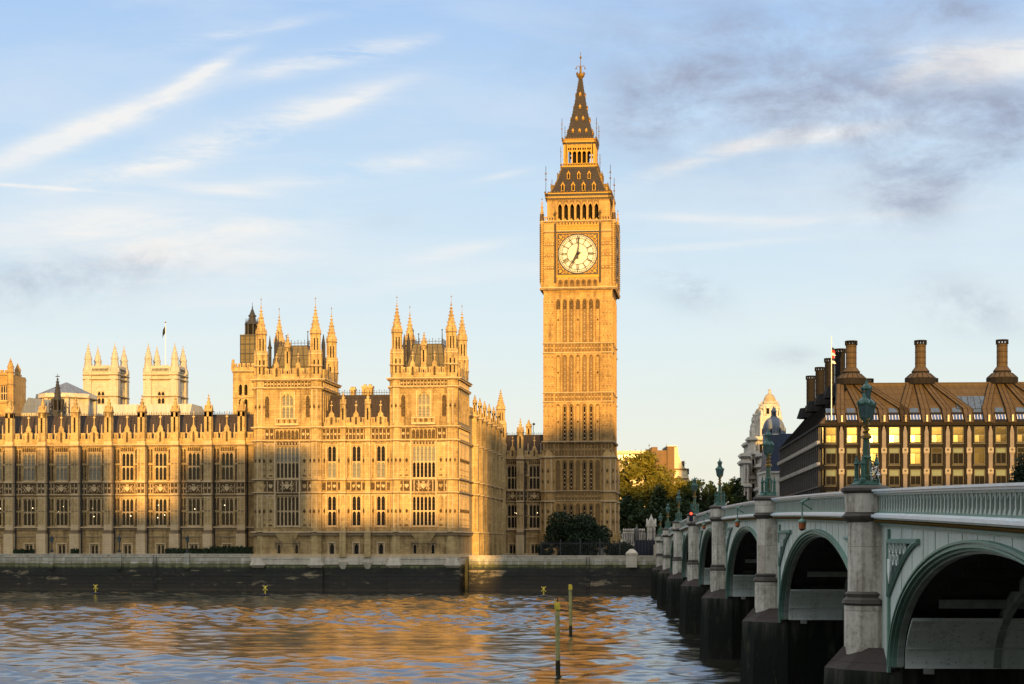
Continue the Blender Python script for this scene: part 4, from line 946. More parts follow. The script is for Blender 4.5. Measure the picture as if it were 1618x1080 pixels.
# ================================================================== clock tower
def rot4(fn, mb, cx, cy, sides=(0, 1, 2, 3)):
    for i in sides:
        mb.X = Matrix.Translation((cx, cy, 0)) @ Matrix.Rotation(i * pi / 2, 4, 'Z'); fn(mb); mb.X = None
def clock_tower():
    yf = 339.0; cx = U(913.2, yf); hw = 6.42; cy = yf + hw
    T = Thing('clock_tower', 'tall golden gothic clock tower with white dials and a dark gilded spire', 'clock tower', (cx, cy, 6.0), A)
    bs = [(24.2, 27.2), (34.8, 36.7), (44.2, 46.2)]
    stages = [(27.2, 34.8), (36.7, 44.2), (46.2, 54.9)]
    pw = 1.265; ph = pw * 3.5
    def slits(m, y, z0, z1):
        for i in (-2, -1, 1, 2):
            x = i * pw; m.box(x - .15, x + .15, y - .05, y + .3, z0 + .3, z1 - .9, 'dark' if z1 < 35 else 'soot')
            n = int((z1 - z0 - 1.4) / .8)
            for k in range(n):      # quatrefoil grilles that catch the light
                m.octa((x, y - .07, z0 + .7 + k * .8), .17, 'trim', .17)
    def face_shaft(m):
        y = -hw
        for z0, z1 in stages:
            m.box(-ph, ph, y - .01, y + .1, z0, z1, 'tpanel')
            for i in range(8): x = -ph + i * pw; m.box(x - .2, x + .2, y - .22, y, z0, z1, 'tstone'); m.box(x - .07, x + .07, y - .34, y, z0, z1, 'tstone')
            for i in range(7):
                x = -ph + (i + .5) * pw; head(m, x - .45, x + .45, z1 - 1.0, .7, z1, y - .2, y, 'tstone', 3); m.octa((x, y - .12, z1 - .45), .2, 'soot')
                if i in (0, 3, 6):
                    m.box(x - .3, x + .3, y - .1, y, z0, z1 - .8, 'tstone')
                    m.octa((x, y - .1, z0 + (z1 - z0) * .5), .2, 'carved', .3)
            slits(m, y, z0, z1)
            for sx in (-1, 1):
                for xx in (ph + .35, ph + 1.0, ph + 1.65):
                    m.box(sx * xx - .07, sx * xx + .07, y - .12, y, z0, z1, 'tstone')
                for k in range(3):
                    zz = z0 + (k + .5) * (z1 - z0) / 3; m.octa((sx * (ph + .7), y - .02, zz), .18, 'carved', .3); m.octa((sx * (ph + 1.35), y - .02, zz + 1), .15, 'carved', .25)
        for z0, z1 in bs:
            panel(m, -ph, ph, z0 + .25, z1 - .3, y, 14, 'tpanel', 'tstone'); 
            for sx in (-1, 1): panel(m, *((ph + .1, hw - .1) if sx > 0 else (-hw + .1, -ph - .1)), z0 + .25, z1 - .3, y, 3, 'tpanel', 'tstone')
            string(m, -hw - .15, hw + .15, z0 + .15, y, .35, .28, 'trim'); string(m, -hw - .15, hw + .15, z1, y, .35, .28, 'trim', .9)
        # arcade under the cornice
        for i in range(7):
            x = -ph + (i + .5) * pw; m.box(x - .3, x + .3, y - .16, y, 52.6, 54.2, 'carved')
        m.box(-hw, hw, y - .05, y, 54.9, 55.9, 'tstone')
    m = MB(); m.box(cx - hw, cx + hw, cy - hw, cy + hw, 24.2, 56, 'tstone'); rot4(face_shaft, m, cx, cy); T.part('shaft', m)
    # corner shafts
    def face_base(m):
        y = -hw - .15
        for z0, z1 in ((6.0, 15.7), (17.8, 24.0)):
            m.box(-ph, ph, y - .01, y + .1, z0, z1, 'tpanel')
            for i in range(8): x = -ph + i * pw; m.box(x - .2, x + .2, y - .22, y, z0, z1, 'tstone'); m.box(x - .07, x + .07, y - .34, y, z0, z1, 'tstone')
            for i in range(7): x = -ph + (i + .5) * pw; head(m, x - .45, x + .45, z1 - 1.0, .7, z1, y - .2, y, 'tstone', 3); 
            slits(m, y, z0, z1)
        panel(m, -ph, ph, 16.0, 17.4, y, 14, 'tpanel', 'tstone')
        string(m, -hw - .5, hw + .5, 15.95, y, .3, .3); string(m, -hw - .5, hw + .5, 17.8, y, .3, .3); string(m, -hw - .2, hw + .2, 24.4, y, .4, .5, 'trim', .9)
        string(m, -hw - .2, hw + .2, 27.3, y, .4, .45, 'trim', .9)
    m = MB(); m.box(cx - hw - .15, cx + hw + .15, cy - hw - .15, cy + hw + .15, 6, 24.2, 'tstone'); rot4(face_base, m, cx, cy)
    for sx in (-1, 1):
        for sy in (-1, 1):
            X_, Y_ = cx + sx * (hw - .75), cy + sy * (hw - .75)
            m.ng(X_, Y_, 5.5, 9.5, 1.95, None, 8, 'tstone'); m.ng(X_, Y_, 9.5, 24.2, 1.62, None, 8, 'tstone'); m.ng(X_, Y_, 24.2, 25.6, 1.62, 1.0, 8, 'tstone')
            for z in (9.5, 15.8, 17.7, 24.3): m.ng(X_, Y_, z - .15, z + .1, 1.85, None, 8, 'trim'); m.ng(X_, Y_, z - .35, z - .15, 1.72, None, 8, 'soot')
            for i in range(8):
                a = pi / 8 + i * pi / 4
                for z0, z1 in ((9.8, 15.4), (17.9, 23.8)): m.ng(X_ + 1.6 * cos(a), Y_ + 1.6 * sin(a), z0, z1, .13, None, 4, 'trim', a)
                a = i * pi / 4
                for z in (7.5, 11.8, 13.8, 19.5, 21.6): m.octa((X_ + 1.5 * cos(a), Y_ + 1.5 * sin(a), z), .22, 'carved', .5)
    T.part('base_stage', m)
    m = MB()
    for sx in (-1, 1):
        for sy in (-1, 1):
            X_, Y_ = cx + sx * (hw - .95), cy + sy * (hw - .95)
            m.box(X_ - .95, X_ + .95, Y_ - .95, Y_ + .95, 26, 55.9, 'tstone')
            m.box(*sorted((cx + sx * (hw + .16), cx + sx * (hw - 1.9))), *sorted((cy + sy * (hw + .16), cy + sy * (hw - 1.9))), 27.3, 55.9, 'tstone')
    def corner_face(m):
        y = -hw - .16
        for sx in (-1, 1):
            a, b = sorted((sx * (hw + .1), sx * (hw - 1.8)))
            for z0, z1 in stages:
                m.box(a + .1, b - .1, y - .02, y + .05, z0 + .1, z1 - .1, 'tstone'); tracery(m, a, b, z0 + .1, z1 - .1, 3, y, .1, .11, 'tstone')
                for k in range(4):
                    zz = z0 + (k + .6) * (z1 - z0) / 4
                    for q in (.3, .95, 1.6): m.octa((a + q, y - .03, zz), .13, 'soot', .22)
            for z0, z1 in bs: panel(m, a + .05, b - .05, z0 + .25, z1 - .3, y, 3, 'tpanel', 'tstone'); string(m, a, b, z0 + .15, y, .35, .28); string(m, a, b, z1, y, .35, .28)
    rot4(corner_face, m, cx, cy)
    T.part('corner_buttress', m)
    # clock stage
    h2 = 6.98; m = MB()
    m.hexa([(cx - hw, cy - hw, 55.6), (cx + hw, cy - hw, 55.6), (cx + hw, cy + hw, 55.6), (cx - hw, cy + hw, 55.6)], [(cx - h2, cy - h2, 56.7), (cx + h2, cy - h2, 56.7), (cx + h2, cy + h2, 56.7), (cx - h2, cy + h2, 56.7)], 'tstone')
    m.box(cx - h2 + .25, cx + h2 - .25, cy - h2 + .25, cy + h2 - .25, 56.7, 69.2, 'tstone')
    def cf(m):
        y = -h2 + .22
        for sx in (-1, 1):
            a, b = sorted((sx * h2, sx * 4.25)); m.box(a, b, -h2, y + .2, 56.7, 69.2, 'tstone')
            tracery(m, a + .2, b - .2, 59.3, 66.3, 3, -h2, .13, .12, 'tstone')
            for z in (62.9, 60.5, 65.0): panel(m, a + .25, b - .25, z - .35, z + .4, -h2, 3, 'tpanel', 'tstone')
            # gilded studded corner strips
            for e in (sx * 4.3, sx * (h2 + .02)):
                m.box(e - .2, e + .2, -h2 - .22, -h2 + .1, 57.6, 69.0, 'black')
                for k in range(28): m.octa((e, -h2 - .27, 57.9 + k * .4), .15, 'gold')
        for i in range(7):
            x = -3.9 + (i + .5) * 7.8 / 7; m.box(x - .42, x + .42, y - .03, y + .1, 56.9, 58.5, 'tpanel'); head(m, x - .42, x + .42, 57.7, .6, 58.6, y - .22, y, 'tstone', 3); m.box(x - .56, x - .44, y - .28, y, 56.8, 58.6, 'tstone'); m.plate([(x - .22, 57.6), (x, 57.2), (x + .22, 57.6), (x + .22, 58.0), (x - .22, 58.0)], y - .12, y, 'carved')
        string(m, -h2 - .1, h2 + .1, 56.75, -h2, .5, .4, 'trim', .8); 
        string(m, -h2 - .15, h2 + .15, 67.3 + .3, -h2 + .1, .4, .3, 'trim')
        m.box(-4.1, 4.1, -h2 - .05, y, 58.6, 59.0, 'gold'); m.box(-4.1, 4.1, -h2 - .12, y, 67.2, 67.5, 'black')
        # gilded frieze and balcony
        m.box(-4.1, 4.1, -h2 - .03, y, 67.5, 68.5, 'gold_dim')
        for i in range(14): x = -3.9 + i * .6; m.plate([(x - .2, 67.95), (x, 67.65), (x + .2, 67.95), (x, 68.25)], -h2 - .14, -h2, 'gold'); 
        m.box(-4.1, 4.1, -h2 - .15, y, 68.45, 68.6, 'gold')
        for i in range(14): x = -3.9 + i * .6; m.box(x - .2, x + .2, -h2 - .1, -h2 + .15, 68.6, 69.2, 'tstone'); m.octa((x + .3, -h2 - .1, 69.0), .12, 'gold')
        for i in range(7):
            x = -3.6 + i * 1.2; m.plate([(x - .55, 69.3), (x + .55, 69.3), (x, 70.0)], -h2 - .12, -h2 + .1, 'gold_dim')
        string(m, -h2 - .15, h2 + .15, 69.5, -h2, .35, .35, 'trim', .6)
        for sx in (-1, 1):
            a, b = sorted((sx * h2, sx * 4.3)); 
            for i in range(5): xx = a + .3 + i * .52; m.box(xx - .12, xx + .12, -h2 - .05, -h2 + .2, 69.5, 70.2, 'tstone')
            m.box(a, b, -h2 - .08, -h2 + .25, 70.15, 70.35, 'tstone')
    rot4(cf, m, cx, cy); T.part('clock_stage', m)
    # dials
    for i in range(4):
        f = MB(); y = -h2 + .08
        f.box(-4.08, 4.08, y, y + .25, 59.0, 67.2, 'gold')
        f.box(-3.92, 3.92, y - .04, y + .1, 59.15, 67.05, 'black'); f.box(-3.7, 3.7, y - .07, y + .1, 59.38, 66.82, 'gold')
        f.ng(0, 0, 0, .08, 3.86, None, 48, 'black')
        n0 = len(f.v) - 96
        for q in range(n0, len(f.v)): x_, y_, z_ = f.v[q]; f.v[q] = (x_, y - .08 - z_, 63.1 + y_)
        for sx in (-1, 1):
            for sz in (-1, 1):
                for (dx, dz, r) in ((3.25, 3.25, .42), (2.45, 3.45, .2), (3.45, 2.45, .2), (2.75, 2.95, .26), (2.95, 2.75, .2), (3.5, 3.5, .18), (1.9, 3.52, .13), (3.52, 1.9, .13)):
                    f.ng(sx * dx, 0, 0, .06, r + .08, None, 6, 'black'); n0 = len(f.v) - 12
                    for q in range(n0, len(f.v)): x_, y_, z_ = f.v[q]; f.v[q] = (x_, y - .075 - z_, 63.1 + sz * dz + y_)
                    f.ng(sx * dx, 0, 0, .1, r * .72, None, 6, 'gold'); n0 = len(f.v) - 12
                    for q in range(n0, len(f.v)): x_, y_, z_ = f.v[q]; f.v[q] = (x_, y - .08 - z_, 63.1 + sz * dz + y_)
        X = Matrix.Translation((cx, cy, 0)) @ Matrix.Rotation(i * pi / 2, 4, 'Z')
        def turn(mm):
            mm.v = [tuple(X @ Vector(v)) for v in mm.v]; return mm
        fo = T.part('clock_frame', turn(f))
        d = MB(); zc = 63.1
        def disc(r0, r1, yy, k, n=60):
            vs = []; fs = []
            for q in range(n):
                a = 2 * pi * q / n; vs += [(r1 * cos(a), yy, zc + r1 * sin(a)), (r0 * cos(a), yy, zc + r0 * sin(a))]
            for q in range(n): p_ = (q + 1) % n; fs.append((2 * q, 2 * q + 1, 2 * p_ + 1, 2 * p_))
            d.add(vs, fs, k)
        yy = y - .20
        disc(0.01, 3.62, yy, 'opal')
        for r0, r1 in ((3.42, 3.52), (2.96, 3.05), (1.96, 2.07)): disc(r0, r1, yy - .03, 'black')
        def bar(r0, r1, ang, w, off=0, lean=0, k='black'):
            c_, s_ = sin(ang), cos(ang); tx_, tz_ = s_, -c_     # radial and tangent
            pts = [(c_ * r0 + tx_ * (off - w), s_ * r0 + tz_ * (off - w)), (c_ * r0 + tx_ * (off + w), s_ * r0 + tz_ * (off + w)), (c_ * r1 + tx_ * (off + lean + w), s_ * r1 + tz_ * (off + lean + w)), (c_ * r1 + tx_ * (off + lean - w), s_ * r1 + tz_ * (off + lean - w))]
            d.plate([(a, zc + b) for a, b in pts], yy - .06, yy - .02, k)
        for q in range(60): bar(3.05, 3.42, 2 * pi * q / 60, .035 if q % 5 else .09)
        rom = ['XII', 'I', 'II', 'III', 'IV', 'V', 'VI', 'VII', 'VIII', 'IX', 'X', 'XI']
        for q, s_ in enumerate(rom):
            a = 2 * pi * q / 12; wd = {'I': .17, 'V': .30, 'X': .30}; tot = sum(wd[c] for c in s_); o = -tot / 2
            for c in s_:
                w_ = wd[c]; m_ = o + w_ / 2
                if c == 'I': bar(2.12, 2.92, a, .06, m_)
                elif c == 'V': bar(2.12, 2.92, a, .06, m_, -.11); bar(2.12, 2.92, a, .035, m_, .11)
                else: bar(2.12, 2.92, a, .06, m_ + .11, -.22); bar(2.12, 2.92, a, .035, m_ - .11, .22)
                o += w_
            bar(2.10, 2.15, a, tot / 2 + .05); bar(2.9, 2.96, a, tot / 2 + .05)
        for q in range(12): bar(.5, 1.98, 2 * pi * (q + .5) / 12, .012, k='gold_dim')
        d.v = [tuple(X @ Vector(v)) for v in d.v]
        do = T.part('clock_dial', d)
        hm = MB()
        def hand(ang, ln, w, tail, yy2):
            c_, s_ = sin(ang), cos(ang); tx_, tz_ = s_, -c_
            P_ = lambda r, o: (c_ * r + tx_ * o, zc + s_ * r + tz_ * o)
            return [P_(-tail, -w * 1.3), P_(-tail, w * 1.3), P_(0, w), P_(ln * .8, w * .55), P_(ln * .82, w * 1.3), P_(ln, 0), P_(ln * .82, -w * 1.3), P_(ln * .8, -w * .55), P_(0, -w)]
        hm.plate(hand(radians(5), 3.45, .17, .95, 0), yy - .20, yy - .14, 'black'); hm.v = [tuple(X @ Vector(v)) for v in hm.v]; T.part('minute_hand', hm, parent=do)
        hm = MB(); hm.plate(hand(radians(210.5), 2.05, .34, .5, 0), yy - .13, yy - .08, 'black'); hm.octa((0, yy - .14, zc), .32, 'black')
        hm.v = [tuple(X @ Vector(v)) for v in hm.v]; T.part('hour_hand', hm, parent=do)
    # corner pinnacles of the clock stage
    m = MB()
    for sx in (-1, 1):
        for sy in (-1, 1):
            X_, Y_ = cx + sx * (h2 - .1), cy + sy * (h2 - .1)
            m.ng(X_, Y_, 56.6, 57.6, .15, .45, 8, 'tstone'); m.ng(X_, Y_, 57.6, 69.5, .42, None, 8, 'tstone'); m.ng(X_, Y_, 69.5, 70.9, .48, .4, 8, 'carved'); spire(m, X_, Y_, 70.9, 74.0, .34, 4, 'tstone', 3, kf='gold_dim')
            for k in range(28): m.ng(X_, Y_, 57.9 + k * .4, 58.05 + k * .4, .47, None, 8, 'gold_dim')
    for sx in (-1, 1):
        for sy in (-1, 1): m.ng(cx + sx * 4.3, cy + sy * (h2), 69.3, 70.4, .22, None, 6, 'gold_dim'); m.octa((cx + sx * 4.3, cy + sy * h2, 71.0), .35, 'gold_dim', .6)
    T.part('corner_pinnacle', m)
    # belfry
    h3 = 5.9; m = MB()
    def bf(m):
        xs = [-4.1 + i * 8.2 / 7 for i in range(8)]
        holes(m, -h3, h3, 69.3, 74.0, -h3, [(a + .2, b - .2, 69.6, 73.0) for a, b in zip(xs, xs[1:])], 1.6, 'tstone', 'dark')
        for a, b in zip(xs, xs[1:]):
            head(m, a + .2, b - .2, 72.1, .85, 73.05, -h3 - .04, -h3 + .3, 'tstone', 4); head(m, a + .08, b - .08, 72.3, 1.1, 73.6, -h3 - .12, -h3 - .03, 'tpanel', 4)
        for a in xs: m.box(a - .08, a + .08, -h3 - .12, -h3 + .1, 69.6, 73.7, 'tstone')
        for sx in (-1, 1): tracery(m, *sorted((sx * (h3 - .1), sx * 4.3)), 70, 73.7, 2, -h3, .1, .1, 'tstone')
        string(m, -h3 - .1, h3 + .1, 74.0, -h3, .4, .3, 'black', 0)
        for i in range(30): x = -h3 + .1 + i * (2 * h3 - .2) / 29; m.octa((x, -h3 - .32, 73.8), .12, 'gold')
        m.box(-h3 - .45, h3 + .45, -h3 - .45, -h3 + .1, 74.0, 74.35, 'gold_dim'); m.box(-h3 - .38, h3 + .38, -h3 - .38, -h3 + .1, 74.35, 74.8, 'black'); m.box(-h3 - .55, h3 + .55, -h3 - .55, -h3 + .1, 74.8, 75.0, 'gold')
        for i in range(22): x = -h3 - .4 + i * (2 * h3 + .8) / 21; m.octa((x, -h3 - .5, 75.15), .16, 'gold', .25); m.octa((x, -h3 - .42, 74.57), .12, 'gold_dim')
    m.box(cx - h3 + 1.7, cx + h3 - 1.7, cy - h3 + 1.7, cy + h3 - 1.7, 69, 74.5, 'dark'); rot4(bf, m, cx, cy)
    m.box(cx - h3, cx + h3, cy - h3, cy + h3, 74.02, 74.9, 'spire_iron'); T.part('belfry', m)
    # lower roof with gilded dormers
    m = MB(); prof = [(5.7, 74.9), (4.9, 76.2), (4.25, 77.7), (3.75, 79.3), (3.35, 80.6)]
    for (r0, z0), (r1, z1) in zip(prof, prof[1:]): m.ng(cx, cy, z0, z1, r0 * sqrt(2), r1 * sqrt(2), 4, 'spire_iron')
    def rad(z):
        for (r0, z0), (r1, z1) in zip(prof, prof[1:]):
            if z0 <= z <= z1: return r0 + (r1 - r0) * (z - z0) / (z1 - z0)
        return 3.35
    d = []
    for i in range(4):
        for zz, xs, s in ((75.5, (-3.0, -1.0, 1.0, 3.0), 1.0), (78.0, (-2.0, 0, 2.0), .9)):
            y = -rad(zz)
            for x in xs:
                q = MB(); q.X = Matrix.Translation((cx, cy, 0)) @ Matrix.Rotation(i * pi / 2, 4, 'Z')
                q.box(x - .34 * s, x + .34 * s, y - .15, y + 1.2, zz, zz + 1.0 * s, 'gold_dim'); q.box(x - .18 * s, x + .18 * s, y - .2, y, zz + .1, zz + .95 * s, 'dark')
                q.plate([(x - .45 * s, zz + 1.0 * s), (x + .45 * s, zz + 1.0 * s), (x, zz + 1.75 * s)], y - .25, y + 1.2, 'gold'); q.plate([(x - .2 * s, zz + 1.0 * s), (x + .2 * s, zz + 1.0 * s), (x, zz + 1.4 * s)], y - .28, y - .2, 'dark'); q.octa((x, y - .2, zz + 1.85 * s), .1, 'gold', .2); d.append(q)
    for sx in (-1, 1):
        for sy in (-1, 1):
            for (r0, z0), (r1, z1) in zip(prof, prof[1:]):
                m.tube((cx + sx * r0, cy + sy * r0, z0), (cx + sx * r1, cy + sy * r1, z1), .12, 5, 'gold_dim')
                for t in (.25, .75): m.octa((cx + sx * (r0 + (r1 - r0) * t + .1), cy + sy * (r0 + (r1 - r0) * t + .1), z0 + (z1 - z0) * t), .14, 'gold_dim')
    ro = T.part('lower_roof', m); [T.part('dormer', q, parent=ro) for q in d]
    # lantern with gilded arcade
    h4 = 3.0; m = MB()
    def lf(m):
        m.box(-3.65, 3.65, -3.65, -3.2, 80.5, 80.75, 'gold'); m.box(-3.5, 3.5, -3.5, -3.2, 80.2, 80.5, 'black')
        for i in range(15): x = -3.5 + i * .5; m.octa((x, -3.6, 80.95), .14, 'gold', .22); m.octa((x, -3.52, 80.35), .1, 'gold_dim')
        m.box(-3.45, 3.45, -3.5, -3.42, 81.15, 81.25, 'gold')
        xs = [-2.35 + i * .94 for i in range(6)]
        for x in xs: m.box(x - .12, x + .12, -h4 - .1, -h4 + .25, 80.7, 85.0, 'gold')
        for sx in (-1, 1):
            for x in (2.75, 3.0): m.box(sx * x - .09, sx * x + .09, -h4 - .1, -h4 + .25, 80.7, 85.0, 'gold')
        for a, b in zip(xs, xs[1:]): head(m, a + .1, b - .1, 83.2, .5, 83.9, -h4 - .05, -h4 + .2, 'gold', 3); m.box(a + .1, b - .1, -h4, -h4 + .15, 84.3, 85.0, 'gold_dim'); m.box((a + b) / 2 - .05, (a + b) / 2 + .05, -h4 - .05, -h4 + .1, 83.6, 84.9, 'gold')
        m.box(-h4, h4, -h4, -h4 + .2, 80.6, 81.3, 'gold_dim')
        m.box(-3.15, 3.15, -3.15, -2.8, 85.0, 85.35, 'black'); m.box(-3.3, 3.3, -3.3, -2.8, 85.35, 85.55, 'gold'); m.box(-3.2, 3.2, -3.2, -2.8, 85.55, 85.85, 'gold_dim'); m.box(-3.4, 3.4, -3.4, -2.8, 85.85, 86.0, 'gold')
        for i in range(13): x = -3.2 + i * .533; m.octa((x, -3.35, 86.15), .15, 'gold', .22); m.octa((x, -3.2, 85.2), .11, 'gold')
    m.box(cx - 3.3, cx + 3.3, cy - 3.3, cy + 3.3, 80.5, 80.72, 'spire_iron'); m.box(cx - 1.6, cx + 1.6, cy - 1.6, cy + 1.6, 80.7, 85.4, 'dark'); m.box(cx - 2.9, cx + 2.9, cy - 2.9, cy + 2.9, 84.9, 85.8, 'spire_iron')
    rot4(lf, m, cx, cy); T.part('lantern', m)
    m = MB(); sp_ = [(2.85, 85.9), (2.45, 87.2), (2.0, 89.0), (1.6, 90.8), (1.2, 92.8), (.85, 95), (.5, 97.2), (.3, 98.5)]
    for (r0, z0), (r1, z1) in zip(sp_, sp_[1:]):
        m.ng(cx, cy, z0, z1, r0 * sqrt(2), r1 * sqrt(2), 4, 'spire_iron')
        for sx in (-1, 1):
            for sy in (-1, 1):
                for t in (.15, .5, .85): m.octa((cx + sx * (r0 + (r1 - r0) * t + .05), cy + sy * (r0 + (r1 - r0) * t + .05), z0 + (z1 - z0) * t), .09, 'gold_dim')
    so = T.part('spire', m)
    for i in range(4):
        for zz, r, xs in ((87.4, 2.38, (-1.3, 0, 1.3)), (89.9, 1.8, (-.65, .65)), (92.3, 1.3, (0,)), (94.8, .88, (0,))):
            for x in xs:
                m = MB(); m.X = Matrix.Translation((cx, cy, 0)) @ Matrix.Rotation(i * pi / 2, 4, 'Z')
                m.box(x - .16, x + .16, -r - .12, -r + .5, zz, zz + .35, 'gold'); m.plate([(x - .28, zz + .35), (x + .28, zz + .35), (x, zz + .85)], -r - .16, -r + .5, 'gold'); m.box(x - .07, x + .07, -r - .15, -r, zz + .03, zz + .32, 'dark'); T.part('dormer', m, parent=so)
    m = MB(); m.lathe(cx, cy, [(.32, 98.4), (.75, 98.9), (.85, 99.3), (.5, 99.35), (.25, 99.6), (.14, 101)], 8, 'gold')
    for i in range(8): a = i * pi / 4; m.octa((cx + .8 * cos(a), cy + .8 * sin(a), 99.5), .14, 'gold', .25)
    m.tube((cx, cy, 99.5), (cx, cy, 103.4), .09, 6, 'gold_dim', .04); m.octa((cx, cy, 102.6), .26, 'gold', .4); m.octa((cx, cy, 103.5), .1, 'gold', .2)
    for q in range(4):
        a = q * pi / 2
        p_ = [(0, 100.3), (.3, 100.9), (.65, 101.0), (.85, 100.6)]
        for (r0, z0), (r1, z1) in zip(p_, p_[1:]): m.tube((cx + r0 * cos(a), cy + r0 * sin(a), z0), (cx + r1 * cos(a), cy + r1 * sin(a), z1), .06, 5, 'gold_dim')
        m.octa((cx + .88 * cos(a), cy + .88 * sin(a), 100.45), .17, 'gold_dim', .22)
    T.part('finial', m)
    for r, z0, z1 in ((6.2, 74.5, 80.2), (3.35, 85.5, 90.0), (3.55, 80.5, 84.5)):
        for sx in (-1, 1):
            for sy in (-1, 1):
                m = MB(); X_, Y_ = cx + sx * r, cy + sy * r; m.tube((X_, Y_, z0), (X_, Y_, z1), .05, 5, 'iron')
                for t in (.55, .75): m.octa((X_, Y_, z0 + (z1 - z0) * t), .15 if r < 5 else .22, 'gold_dim'); m.box(X_ - .28, X_ + .28, Y_ - .03, Y_ + .03, z0 + (z1 - z0) * t - .03, z0 + (z1 - z0) * t + .03, 'gold_dim')
                T.part('corner_vane', m)
clock_tower()

# ================================================================== skyline behind the palace
def abbey_tower(pl, pr, yb, label, pt):
    y = 520.0; x0, x1 = U(pl, y), U(pr, y); w = x1 - x0; T = Thing('abbey_tower', label, 'church tower', ((x0 + x1) / 2, y, 5.3), A, 'twin pale west towers')
    z = lambda q: Z(q, pl, y); dp = w * 1.0; c = (x0 + x1) / 2
    m = MB()
    def fc(m):
        a, b = -w / 2, w / 2; yy = -w / 2
        holes(m, a, b, 5.3, z(578), yy, [(-.105 * w, .125 * w, z(638), z(618))], .8, 'abbey')
        for sx in (-1, 1): m.box(*sorted((sx * w * .52, sx * w * .28)), yy - .5, yy, 5.3, z(586), 'abbey'); m.box(*sorted((sx * w * .46, sx * w * .34)), yy - .54, yy - .4, z(625), z(595), 'abbey')
        head(m, -.2 * w, .2 * w, z(622), 2.4, z(606), yy - .15, yy, 'abbey', 6)
        for zz in (z(625), z(591), z(598)): string(m, a - .4, b + .4, zz, yy - .3, .5, .4, 'abbey')
        for i in range(13): x = -w * .24 + i * w * .04; m.box(x - .12, x + .12, yy - .35, yy - .1, z(586), z(582), 'dark')
        m.box(-w * .27, w * .27, yy - .33, yy, z(587), z(581), 'abbey')
        for i in range(6): x = -w * .22 + i * w * .088; m.plate([(x - .45, z(581)), (x + .45, z(581)), (x + .45, z(579)), (x, z(576)), (x - .45, z(579))], yy - .3, yy, 'abbey')
    rot4(fc, m, c, y + w / 2, (0, 1, 3)); m.box(x0 + .1, x1 - .1, y + .85, y + w, 5.3, z(585), 'abbey')
    T.part('wall', m)
    f, g = window(.23 * w, z(618) - z(638), 2, 2, .2, hood=False); o = T.proto('window', f, (c + .01 * w, y, z(638))); sub(o, 'pane', g)
    for i, (sx, sy) in enumerate(((-1, 0), (1, 0), (-1, 1), (1, 1))):
        X_, Y_ = c + sx * (w / 2 - .8), y + .8 + sy * (w - 1.6)
        p = MB(); p.ng(X_, Y_, z(588), z(581), 1.7, 1.55, 8, 'abbey'); p.ng(X_, Y_, z(581), z(567), 1.35, 1.0, 8, 'abbey'); spire(p, X_, Y_, z(567), z(pt), 1.15, 8, 'abbey', 6, 1.0)
        T.part('pinnacle', p)
    return T, c, y
abbey_tower(134, 184, 640, 'left of the two pale twin abbey towers, without a flagpole', 541)
T2, ca, ya = abbey_tower(229, 279, 640, 'right of the two pale twin abbey towers, with a flagpole', 541)
m = MB(); fx = U(261.5, ya + 5); m.tube((fx, ya + 5, 45), (fx, ya + 5, Z(510, 261, ya + 5)), .14, 6, 'white', .08); m.ball((fx, ya + 5, Z(509, 261, ya + 5)), .25, 'gold_dim'); T2.part('flagpole', m)
m = MB(); zf = Z(512, 261, ya + 5)
for i in range(6):
    a, b = fx - .15 - i * .42, fx - .15 - (i + 1) * .42; ya_, yb_ = ya + 5 + .3 * sin(i * 1.2), ya + 5 + .3 * sin((i + 1) * 1.2)
    m.hexa([(b, yb_, zf - 2.7 - i * .35), (a, ya_, zf - 2.3 - i * .35), (a, ya_ + .05, zf - 2.3 - i * .35), (b, yb_ + .05, zf - 2.7 - i * .35)], [(b, yb_, zf - (i + 1) * .42), (a, ya_, zf - i * .42), (a, ya_ + .05, zf - i * .42), (b, yb_ + .05, zf - (i + 1) * .42)], 'flag')
m.v = [(fx + (x - fx) * .38, y_, z_) for x, y_, z_ in m.v]
single('flag', m, 'dark flag drooping from the pole on the right abbey tower', 'flag', (fx, ya + 5, zf), A)
# nave
y = 500.0; m = MB(); z = lambda q, x=180: Z(q, x, y)
x0, x1 = U(118, y), U(300, y); m.box(x0, x1, y, y + 18, 5.3, z(655), 'abbey'); m.hexa([(x0, y, z(655)), (x1, y, z(655)), (x1, y + 18, z(655)), (x0, y + 18, z(655))], [(x0, y + 2, z(638)), (x1, y + 2, z(638)), (x1, y + 12, z(638)), (x0, y + 12, z(638))], 'lead_pale')
M['lead_pale'] = slate('cream lead roof', (.42, .37, .29), (1.2, 5.0, 0), .6)  # pale cream base colour of the nave roof
for i in range(20): x = x0 + (i + .5) * (x1 - x0) / 20; m.tube((x, y, z(655)), (x, y + 2, z(638)), .1, 4, 'lead_pale')
single('abbey_nave', m, 'long pale roof running between the twin abbey towers behind the palace', 'church', ((x0 + x1) / 2, y, 5.3), A)
